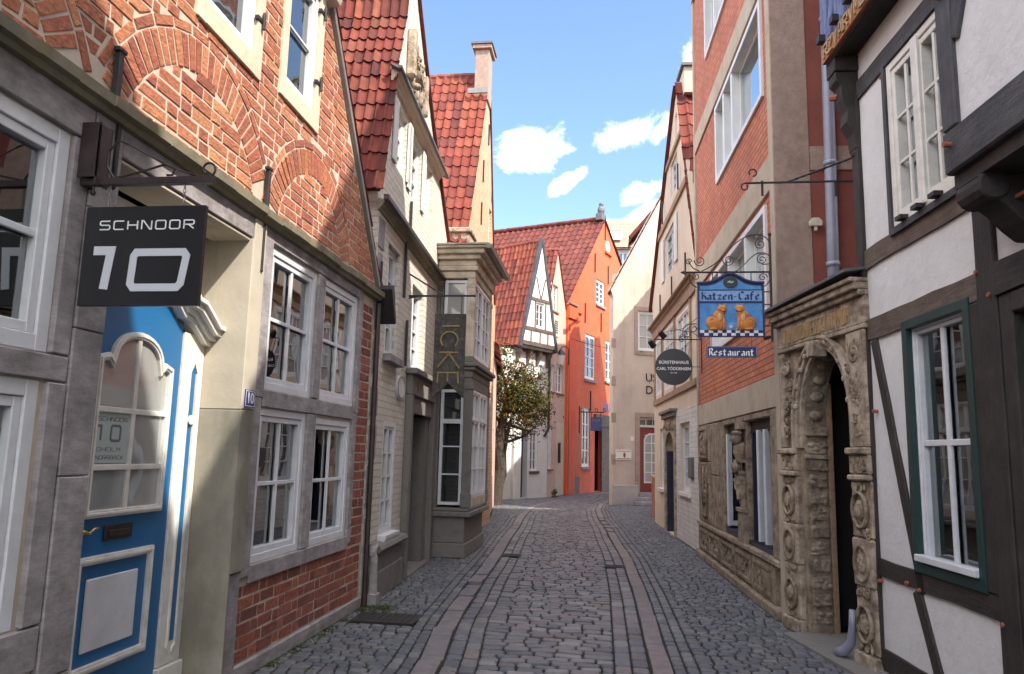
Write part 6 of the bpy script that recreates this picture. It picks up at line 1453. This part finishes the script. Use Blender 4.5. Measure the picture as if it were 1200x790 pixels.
# ================================================================== signs on the right
# empty iron bracket on the corner of the timbered house
S = plane_y(1.0, 6.75); e = S.thing('sign_bracket', 'long empty wrought iron sign bracket with twisted stay above the portal', 'bracket')
mb = MB(); ue, zb = S.at(1006, 212); ut = S.at(866, 212)[0]
t2(mb, [(ue, zb), (ut+.05, zb)], .009); mb.box(ut+.08, ue, -.012, .012, zb-.006, zb+.006)
t2(mb, scroll(ut+.05, zb-.035, .035, .022, 1.5, .9, 14), .007)
a = S.at(1004, 183); b = S.at(921, 214); pts = [(a[0]+(b[0]-a[0])*k/20, a[1]+(b[1]-a[1])*k/20) for k in range(21)]; mb.tubed([(p[0], 0, p[1]) for p in pts], [.008+.003*(k % 2) for k in range(21)], 6)
t2(mb, scroll(a[0]-.02, a[1]+.01, .03, .012, 0, 1.2, 12), .007)
c = S.at(882, 205); t2(mb, scroll(c[0], c[1]+.02, .035, .03, -1.5, .85, 12), .007)
for px in (893, 979): q = S.at(px, 212); mb.box(q[0]-.01, q[0]+.01, -.006, .006, q[1]-.14, q[1])
q = S.at(1004, 250); mb.box(ue-.02, ue-.0, -.015, .015, zb-.55, a[1]+.04)
mb.build('bracket', 'iron', e)
# Katzen-Cafe
S = plane_y(1.0, 8.1); e = S.thing('cafe_sign', 'blue painted cafe sign with two orange cats hanging from scrolled ironwork', 'sign')
u0, u1 = S.at(818, 360)[0], S.at(895, 360)[0]; zt = S.at(857, 339)[1]; zb = S.at(857, 395)[1]; zp = S.at(857, 322)[1]; zsh = S.at(830, 333)[1]
w = u1-u0; cu = (u0+u1)/2
def hump(o, n=16):
    return [(u0-o+ (w+2*o)*k/n, zsh+o+(zp-zsh)*(math.exp(-((k/n-.5)/.20)**2))) for k in range(n+1)]
bd = MB().prism([(u0, zb), (u1, zb)]+hump(0)[::-1], -.02, .0).build('board', 'sign_navy', e, bevel=.003)
zt1 = zsh-.015; zt0 = S.at(857, 353)[1]; zc1 = zt0-.02; zk = S.at(857, 387)[1]
mb = MB(); mb.box(u0+.015, u1-.015, 0, .004, zt0, zt1-.055); mb.build('title_field', 'sign_pale', bd)
MB().prism([(u0+.02, zt1-.045), (u1-.02, zt1-.045)]+[(cu+(x-cu)*.93, z-.022) for x, z in hump(0)[::-1]], 0, .004).build('crest_field', 'sign_blue', bd)
MB().box(u0+.015, u1-.015, 0, .004, zk, zc1).build('picture_field', 'sign_blue', bd)
mb = MB(); mb.ribbon(hump(.012), .022, -.02, .018); mb.box(u0-.005, u0+.015, -.005, .012, zb, zsh); mb.box(u1-.015, u1+.005, -.005, .012, zb, zsh); mb.box(u0+.015, u1-.015, -.005, .012, zb, zb+.012); mb.box(u0+.015, u1-.015, -.005, .012, zc1, zt0); mb.box(u0+.015, u1-.015, -.005, .008, zt1-.056, zt1-.045); mb.build('rim', 'sign_navy', bd, bevel=.002)
mb = MB(); mb.disc((cu, zsh+.015), .075, .055, .004, .022, 22); em = mb.build('emblem', 'black_paint', bd); MB().disc((cu, zsh+.018), .035, .018, .022, .025, 14).build('emblem_spot', 'green', em)
MB().ribbon([(cu-.03, zsh+.01), (cu-.01, zsh+.024), (cu+.005, zsh+.008), (cu+.03, zsh+.02)], .006, .025, .027).build('emblem_mark', 'white_letter', em)
th_ = (zt1-.055-zt0); 
black('Katzen-Café', u0+.03, zt0+th_*.14, th_*.74, (w-.05)/11.5/(th_*.74), .004, 'sign_navy', bd, .10)
# chequered floor
mb = MB(); n = 14; ch_h = (zk-zb-.012)/2
for i in range(n):
    for j in range(2):
        if (i+j) % 2: mb.box(u0+.015+(w-.03)*i/n, u0+.015+(w-.03)*(i+1)/n, 0, .004, zb+.012+ch_h*j, zb+.012+ch_h*(j+1))
mb.build('chequers', 'white_letter', bd)
def cat(cx, s, parent):
    z0 = zk-.005; h = zc1-zk; mb = MB(); k = h/.36
    def bl(x, z, rx, rz, rd=.02, d=.006): mb.ball((cx+s*x*k, d, z0+z*k), (rx*k, rd, rz*k), 12, 8)
    bl(.04, .10, .115, .105, .028); bl(-.01, .17, .078, .10, .026); bl(-.04, .235, .050, .05, .024)
    bl(-.055, .285, .062, .052, .03, .012); bl(-.065, .268, .03, .02, .018, .03)
    for x in (-.088, -.028): mb.prism([(cx+s*(x-.018)*k, z0+.315*k), (cx+s*(x+.018)*k, z0+.315*k), (cx+s*(x+(-.004 if x < -.05 else .006))*k, z0+.355*k)], 0, .02)
    for x in (-.07, -.035): mb.tubed([(cx+s*x*k, .014, z0+.16*k), (cx+s*(x-.004)*k, .018, z0+.06*k), (cx+s*(x-.01)*k, .02, z0+.012*k)], [.018*k, .015*k, .017*k], 8); bl(x-.018, .012, .022, .012, .014, .016)
    bl(.06, .02, .06, .02, .02, .014)
    mb.tubed([(cx+s*x*k, .012, z0+z*k) for x, z in ((.08, .03), (.118, .05), (.125, .10), (.11, .14))], [.016*k, .015*k, .013*k, .009*k], 8)
    c = mb.build('painted_cat', 'cat_fur', parent, smooth=True)
    f = MB(); f.ball((cx+s*-.066*k, .038, z0+.262*k), (.022*k, .012, .014*k)); f.ball((cx-s*.02*k, .028, z0+.17*k), (.03*k, .008, .055*k)); f.build('muzzle', 'cat_face', c, smooth=True)
    f = MB()
    for x in (-.078, -.036): f.ball((cx+s*x*k, .040, z0+.292*k), (.007*k, .006, .005*k), 6, 5)
    f.ball((cx+s*-.066*k, .050, z0+.272*k), (.006*k, .004, .004*k), 6, 5)
    for q in (.08, .13, .18): t2(f, [(cx+s*.04*k, z0+q*k), (cx+s*.075*k, z0+(q+.015)*k), (cx+s*.1*k, z0+q*k)], .003, .028)
    f.build('face_marks', 'sign_navy', c)
cat(u0+w*.30, -1, bd); cat(u0+w*.70, 1, bd)
mb = MB(); 
for k in range(5): t2(mb, [(cu, zk+.04), (cu+.035*math.cos(k*.7+.2), zk+.04+.04*math.sin(k*.7+.2))], .003, .008)
mb.ball((cu, .008, zk+.03), (.02, .006, .015)); mb.build('painted_plant', 'silver_letter', bd)
zz0, zz1 = S.at(857, 419)[1], S.at(857, 406)[1]; p0, p1 = S.at(828, 412)[0], S.at(887, 412)[0]
pb = MB().box(p0, p1, -.012, .004, zz0, zz1).build('restaurant_board', 'sign_navy', e, bevel=.002)
mb = MB(); mb.ribbon(rectpoly(p0+.006, p1-.006, zz0+.006, zz1-.006), .003, .004, .006, True); mb.build('border', 'sign_pale', pb)
hh = (zz1-zz0)*.62; black('Restaurant', p0+.02, zz0+(zz1-zz0)*.18, hh, (p1-p0-.035)/10.3/hh, .004, 'white_letter', pb, .085)
zbar = S.at(857, 319)[1]; ul = S.at(803, 319)[0]; ur = S.at(903, 319)[0]
br = MB(); t2(br, [(ul, zbar), (ur, zbar)], .010, 0, 8); br.tubed([(ul-.05, 0, zbar), (ul-.01, 0, zbar)], [.004, .022], 6); br.box(ul-.005, ul+.005, -.02, .02, zbar-.03, zbar+.03)
zhi, zlo = S.at(903, 276)[1], S.at(905, 400)[1]; t2(br, [(ur, zlo), (ur, zhi)], .012, 0, 8); br.ball((ur, 0, zhi+.01), .02)
def P2(px, py): return S.at(px, py)
def crv(*p, r=.0055): 
    pts = [P2(*q) for q in p]; out = []
    for i in range(len(pts)-1):
        a0 = pts[max(i-1, 0)]; a1 = pts[i]; a2 = pts[i+1]; a3 = pts[min(i+2, len(pts)-1)]
        for k in range(5):
            t = k/5; out.append(tuple(.5*((2*a1[j])+(-a0[j]+a2[j])*t+(2*a0[j]-5*a1[j]+4*a2[j]-a3[j])*t*t+(-a0[j]+3*a1[j]-3*a2[j]+a3[j])*t**3) for j in (0, 1)))
    out.append(pts[-1]); t2(br, out, r)
crv((822, 318), (835, 311), (847, 301), (860, 287), (873, 278), (887, 275), (898, 279), (903, 287))
crv((850, 318), (862, 318), (870, 312), (880, 302), (888, 297), (897, 297), (903, 301))
px_ = .009
for (x, y, r, a0, t_) in ((807, 307, 4, 0, 1.5), (820, 306, 6.5, 3, 1.6), (854, 305, 7, 3, 1.7), (891, 286, 7, 1, 1.7), (893, 304, 6.5, 1, 1.7), (816, 324, 4.5, 2, 1.4), (894, 325, 5, 0, 1.4)):
    c = P2(x, y); t2(br, scroll(c[0], c[1], r*px_, r*px_*.2, a0, t_, 24), .005)
crv((809, 318), (808, 327), (813, 335), (819, 337)); crv((901, 320), (902, 328), (898, 334), (892, 337)); crv((807, 307), (812, 314), (820, 318)); crv((893, 310), (902, 309), (903, 307))
for y in (342, 357, 382): q = P2(895, y); t2(br, [(u1, q[1]), (ur, q[1])], .006)
for px in (835, 880): a = P2(px, 320); t2(br, [(a[0], zbar), (a[0], zsh+.02)], .005)
for px in (834, 881): a = P2(px, 400); t2(br, [(a[0], zb), (a[0], zz1)], .003)
a = P2(898, 397); br.tubed([(a[0]-.02, .02, a[1]), (a[0]+.04, .0, a[1]+.02)], [.022, .016], 10)
br.build('bracket', 'iron', e)

# Buerstenhaus disc
S = plane_y(1.0, 13.3); e = S.thing('round_sign', 'round black sign lettered BURSTENHAUS CARL TODDENSEN on an iron bracket', 'sign')
e['label'] = 'round black shop sign with white BÜRSTENHAUS lettering on an iron bracket'
cu, cz = S.at(789.5, 430); r = abs(S.at(811.5, 430)[0]-cu)
bd = MB().disc((cu, cz), r, r, -.012, .012, 40).build('board', 'black_paint', e, bevel=.003)
text_mesh('BÜRSTENHAUS', .074, 'white_letter', bd, loc=(cu, -.0135, cz+.075), extrude=.0012, bold=.001, sx=1.0)
text_mesh('CARL TÖDDENSEN', .068, 'white_letter', bd, loc=(cu, -.0135, cz-.035), extrude=.0012, bold=.001, sx=.98)
text_mesh('seit 1876', .035, 'white_letter', bd, loc=(cu, -.0135, cz-.105), extrude=.0012) if 0 else text_mesh('EST 1896', .03, 'white_letter', bd, loc=(cu, -.0135, cz-.105), extrude=.0012)
br = MB(); ur, zbar = S.at(822, 398); ul = S.at(762, 398)[0]
def P2(px, py): return S.at(px, py)
t2(br, [(S.at(768, 398)[0], zbar), (ur, zbar)], .010); t2(br, [(ur, S.at(822, 438)[1]), (ur, S.at(821, 372)[1])], .011)
for px in (775, 803): a = P2(px, 400); t2(br, [(a[0], zbar), (a[0], cz+r*.7)], .006)
crv((822, 398), (812, 390), (800, 388), (790, 385)); crv((822, 392), (812, 380), (803, 382), (800, 392), (808, 398)); crv((765, 403), (772, 392), (785, 388), (800, 385), (818, 372))
crv((811, 430), (822, 430))
for (x, y, rr_, a0, t_) in ((806, 391, 5, 2, 1.4), (799, 398, 4, 0, 1.4), (813, 385, 6, 1, 1.3)):
    c = P2(x, y); t2(br, scroll(c[0], c[1], rr_*.0148, rr_*.003, a0, t_, 20), .008)
br.build('bracket', 'iron', e)
for (x, y) in ((765, 405), (777, 394)):
    a = P2(x, y); MB().tubed([(a[0]-.06, .06, a[1]+.07), (a[0]+.02, .0, a[1]-.02)], [.04, .055], 10).build('spotlight', 'iron', e)
# small box on the end wall
mb = MB(); mb.prism([(-.06, -.03), (-.07, .02), (-.03, .06), (.03, .06), (.07, .02), (.06, -.03)], 0, .05); mb.box(-.015, .015, 0, .04, -.08, -.03); o = mb.build('alarm_bell', 'cream_paint', bevel=.006)
F_ = Frame((0, 8.17), (1, 8.17)); a = F_.at(955, 263); place(o, F_, a[0], .005, a[1]); tag(o, 'small cream hexagonal alarm box on the red-brown wall beside the downpipe', 'alarm box')

# unseen house added on the right behind the low brick wall: its mass shades the beige front
H = Frame((3.2, 26.0), (3.2, 20.6)); H.thing('added_shade_house', 'unseen rendered house added behind the low brick wall to shade the beige front', 'house'); e = H.e
MB().wall(rectpoly(0, 5.4, 0, 9.6), [hole((1, 2, 1, 2.4)), hole((3.2, 4.2, 1, 2.4)), hole((1, 2, 4, 5.4)), hole((3.2, 4.2, 4, 5.4))]).build('wall', 'cream_r4', e); body(H, rectpoly(0, 5.4, 0, 9.6), 'cream_r4', -.95, -5)
for r in ((1, 2, 1, 2.4), (3.2, 4.2, 1, 2.4), (1, 2, 4, 5.4), (3.2, 4.2, 4, 5.4)): window(H, r, 2, 3)
mb = MB(); pantiles(mb, (0, -.1, 9.6), (1, 0, 0), (0, 1, .8), 5.4, 3.4, .22, .32); mb.build('roof', 'tile', e)
# overhead wire
S = plane_y(0, 27.2); mb = MB(); a = S.at(664, 411); b = S.at(752, 414)
p = [Vector((S.A.x+a[0], 33.0, 0)), None]
A_ = Vector((-1.6, 32.4, 6.55)); B_w = Vector((S.A.x+b[0], 26.75, b[1])); pts = []
for k in range(13): t = k/12; q = A_.lerp(B_w, t); q.z -= .12*4*t*(1-t); pts.append(q)
mb.tube(pts, .012, 5); tag(mb.build('overhead_wire', 'iron'), 'thin dark wire stretched across the lane from the orange house to the beige house', 'wire')

# ================================================================== climbing rose tree
def tree():
    rt = bpy.data.objects.new('climbing_rose', None); COL.objects.link(rt); rt.location = (0, 0, 0)
    tag(rt, 'old climbing rose tree with twisted trunk and mottled green and rust leaves', 'tree')
    S = plane_y(0, 24.6); base = S.at(579, 592); mb = MB(); W_ = lambda px, py, dy=0: (lambda q: Vector((q[0], 24.6+dy, q[1])))(S.at(px, py))
    b0_ = W_(579, 592); b0_.z = -.03
    trunk = [b0_, W_(582, 575), W_(586, 550, .05), W_(584, 525, -.05), W_(587, 505, .05), W_(590, 488), W_(594, 470, .1), W_(600, 452, .1)]
    mb.tube(trunk, [.24, .20, .17, .17, .16, .13, .10, .06], 10)
    mb.tube([trunk[1]+Vector((.05, .1, 0)), W_(590, 556, .15), W_(590, 530, .1), W_(594, 508, .1), W_(600, 490, -.1)], [.10, .09, .08, .07, .05], 8)
    tips = [((588, 500), (577, 480), (574, 455), (576, 430)), ((590, 495), (602, 500), (618, 505), (630, 498)), ((590, 488), (603, 478), (618, 470), (636, 462)), ((594, 470), (605, 458), (618, 445), (632, 440)), ((594, 470), (592, 450), (585, 428), (580, 405)), ((600, 452), (606, 440), (612, 432)), ((584, 520), (600, 516), (612, 511), (620, 505)), ((590, 480), (610, 484), (628, 488), (645, 480))]
    nodes = []
    for i, t in enumerate(tips):
        dy = R_.uniform(-.7, .7); P = [W_(x, y, dy*k/3) for k, (x, y) in enumerate(t)]
        mb.tube(P, [.06-.014*k for k in range(len(P))], 6); nodes += P[1:]
        for k in range(7):
            a = P[-1].lerp(P[1], R_.random()); b = a+Vector((R_.uniform(-.5, .5), R_.uniform(-.5, .5), R_.uniform(-.2, .45))); mb.tube([a, (a+b)/2+Vector((0, 0, .05)), b], [.02, .014, .006], 5); nodes.append(b)
    mb.build('trunk', 'bark', rt)
    lf = MB()
    def leaf(c, s):
        n = Vector((R_.gauss(0, 1), R_.gauss(0, 1)-.3, R_.gauss(0, 1)+.8)).normalized(); a = n.orthogonal().normalized(); a.rotate(Matrix.Rotation(R_.uniform(0, 6.28), 3, n)); b = n.cross(a)
        o = len(lf.v); lf.v += [tuple(c-a*s), tuple(c+b*s*.45+n*s*.12), tuple(c+a*s), tuple(c-b*s*.45+n*s*.12)]; lf.f.append((o, o+1, o+2, o+3))
    cl = [((597, 452), 1.0, 46), ((612, 460), 1.0, 52), ((590, 478), .7, 24), ((625, 470), .85, 34), ((604, 485), .8, 30), ((630, 488), .55, 10), ((583, 455), .6, 14), ((614, 442), .6, 12), ((636, 466), .45, 9), ((618, 496), .45, 9), ((580, 430), .35, 5), ((588, 412), .3, 4), ((600, 432), .4, 7)]
    for (x, y), rad, nclump in cl:
        c0 = W_(x, y)
        for _ in range(nclump):
            v = Vector((R_.gauss(0, 1), R_.gauss(0, 1), R_.gauss(0, 1))).normalized()*rad*.62*R_.random()**.4; v.y *= 1.3; c = c0+v; rr = R_.uniform(.10, .24)
            for _ in range(30):
                leaf(c+Vector((R_.gauss(0, rr), R_.gauss(0, rr), R_.gauss(0, rr*.8))), R_.uniform(.035, .065))
    for b in nodes:
        for _ in range(22): leaf(b+Vector((R_.gauss(0, .12), R_.gauss(0, .12), R_.gauss(0, .12))), R_.uniform(.03, .06))
    for k in range(260):   # hanging sprays on the wall
        leaf(W_(R_.uniform(572, 600), R_.uniform(395, 440), R_.uniform(-.3, .3)), R_.uniform(.03, .06))
    lf.build('crown', 'leaf', rt)
tree()
for (x, y, lab) in ((-2.0, 29.7, 'small leafy weed growing at the foot of the white and pink house corner'),):
    gt = MB(); 
    for i in range(26):
        a = R_.uniform(0, 6.28); r = R_.uniform(.02, .13); z = R_.uniform(.03, .32); o = len(gt.v); q = Vector((x+r*math.cos(a), y+r*math.sin(a), z)); s = .05
        gt.tube([(x, y, -.01), tuple(q)], .004, 4); o = len(gt.v); gt.v += [tuple(q+Vector((-s, 0, 0))), tuple(q+Vector((0, -.02, .03))), tuple(q+Vector((s, 0, .01))), tuple(q+Vector((0, .02, -.03)))]; gt.f.append((o, o+1, o+2, o+3))
    tag(gt.build('weed', 'grass'), lab, 'plant')

# ================================================================== sun and sky
SUN = Vector((1, -.65, 1.3)).normalized()
sd = bpy.data.lights.new('sun', 'SUN'); sd.energy = 2.0; sd.angle = math.radians(.53); sd.color = (1, .94, .84)
so = bpy.data.objects.new('sun', sd); COL.objects.link(so); so.rotation_euler = SUN.to_track_quat('Z', 'Y').to_euler()
wd = bpy.data.worlds.new('World'); SC.world = wd; wd.use_nodes = True; nt = wd.node_tree; N = nt.nodes; L = nt.links
bg = N['Background']; sky = N.new('ShaderNodeTexSky'); sky.sky_type = 'NISHITA'; sky.sun_disc = False
sky.sun_elevation = math.asin(SUN.z); sky.sun_rotation = math.atan2(SUN.x, SUN.y); sky.altitude = 0; sky.air_density = 1.0; sky.dust_density = .6; sky.ozone_density = 3.2
bg.inputs['Strength'].default_value = .085
tc = N.new('ShaderNodeTexCoord'); D = tc.outputs['Generated']
n1 = N.new('ShaderNodeTexNoise'); n1.inputs['Scale'].default_value = 13; n1.inputs['Detail'].default_value = 10; n1.inputs['Roughness'].default_value = .68; n1.inputs['Distortion'].default_value = .5; L.new(D, n1.inputs['Vector'])
def math_(op, a, b=None, clamp=False):
    m = N.new('ShaderNodeMath'); m.operation = op; m.use_clamp = clamp
    for i, x in enumerate((a, b)):
        if x is None: continue
        if isinstance(x, (int, float)): m.inputs[i].default_value = x
        else: L.new(x, m.inputs[i])
    return m.outputs[0]
tot = None
def cloud(px, py, rx, ry, tilt=0):
    global tot
    c = ray(px, py).normalized(); a = (ray(px+10*math.cos(tilt), py+10*math.sin(tilt)).normalized()-c); b = (ray(px-10*math.sin(tilt), py+10*math.cos(tilt)).normalized()-c)
    sa = a.length/10; a.normalize(); b.normalize()
    def dot(v):
        d = N.new('ShaderNodeVectorMath'); d.operation = 'DOT_PRODUCT'; L.new(D, d.inputs[0]); d.inputs[1].default_value = v; return d.outputs['Value']
    x = math_('DIVIDE', math_('SUBTRACT', dot(a), c.dot(a)), rx*sa); y = math_('DIVIDE', math_('SUBTRACT', dot(b), c.dot(b)), ry*sa)
    r2 = math_('SQRT', math_('ADD', math_('MULTIPLY', x, x), math_('MULTIPLY', y, y)))
    f = math_('SUBTRACT', 1.0, r2); f = math_('MULTIPLY', f, math_('GREATER_THAN', dot(c), .3))
    tot = f if tot is None else math_('MAXIMUM', tot, f)
for a in ((630, 170, 56, 32, -.15), (608, 186, 36, 20, .1), (742, 156, 54, 28, -.25), (667, 211, 34, 11, -.55), (752, 228, 44, 20, -.4), (775, 245, 70, 26, -.2), (720, 262, 70, 10, -.1), (900, -120, 150, 60, -.2), (860, 60, 90, 45, -.3), (420, -160, 160, 50, .1)): cloud(*a)
f = math_('ADD', math_('MULTIPLY', math_('MAXIMUM', tot, -.6), 1.0), math_('MULTIPLY', math_('SUBTRACT', n1.outputs['Fac'], .56), 2.9))
mr = N.new('ShaderNodeMapRange'); mr.interpolation_type = 'SMOOTHSTEP'; L.new(f, mr.inputs[0]); mr.inputs[1].default_value = -.05; mr.inputs[2].default_value = .85
# broken cloud added outside the view, made extra bright to lift the ambient light
n2 = N.new('ShaderNodeTexNoise'); n2.inputs['Scale'].default_value = 3.0; n2.inputs['Detail'].default_value = 8; L.new(D, n2.inputs['Vector'])
m2 = N.new('ShaderNodeMapRange'); L.new(n2.outputs['Fac'], m2.inputs[0]); m2.inputs[1].default_value = .44; m2.inputs[2].default_value = .58
sy = N.new('ShaderNodeSeparateXYZ'); L.new(D, sy.inputs[0]); back = math_('MULTIPLY', math_('MAXIMUM', math_('LESS_THAN', sy.outputs[1], .3), math_('GREATER_THAN', sy.outputs[2], .66)), m2.outputs[0])
fac = math_('MAXIMUM', mr.outputs[0], back, True)
mx = N.new('ShaderNodeMix'); mx.data_type = 'RGBA'; L.new(fac, mx.inputs[0]); L.new(sky.outputs[0], mx.inputs[6]); cm_ = N.new('ShaderNodeMix'); cm_.data_type = 'RGBA'; L.new(mr.outputs[0], cm_.inputs[0]); cm_.inputs[6].default_value = (15, 14.9, 15.0, 1); cm_.inputs[7].default_value = (2.9, 2.95, 3.05, 1); L.new(cm_.outputs[2], mx.inputs[7])
L.new(mx.outputs[2], bg.inputs[0])
SC.view_settings.view_transform = 'Standard'; SC.view_settings.look = 'None'; SC.view_settings.exposure = 2.08; SC.view_settings.gamma = 1
SC.cycles.max_bounces = 8; SC.cycles.diffuse_bounces = 5; SC.cycles.glossy_bounces = 4; SC.cycles.transparent_max_bounces = 12
SC.cycles.use_denoising = True; SC.cycles.sample_clamp_indirect = 8
SC.cycles.caustics_reflective = False; SC.cycles.caustics_refractive = False

for o in list(COL.objects):
    if o.parent is None and o.get('category') == 'sign' and 'hanging' in o.name or o.name in ('cafe_sign', 'round_sign'): o['group'] = 'signs hanging over the lane'
    if o.parent is None and o.get('category') == 'number plate': o['group'] = 'house number plates'
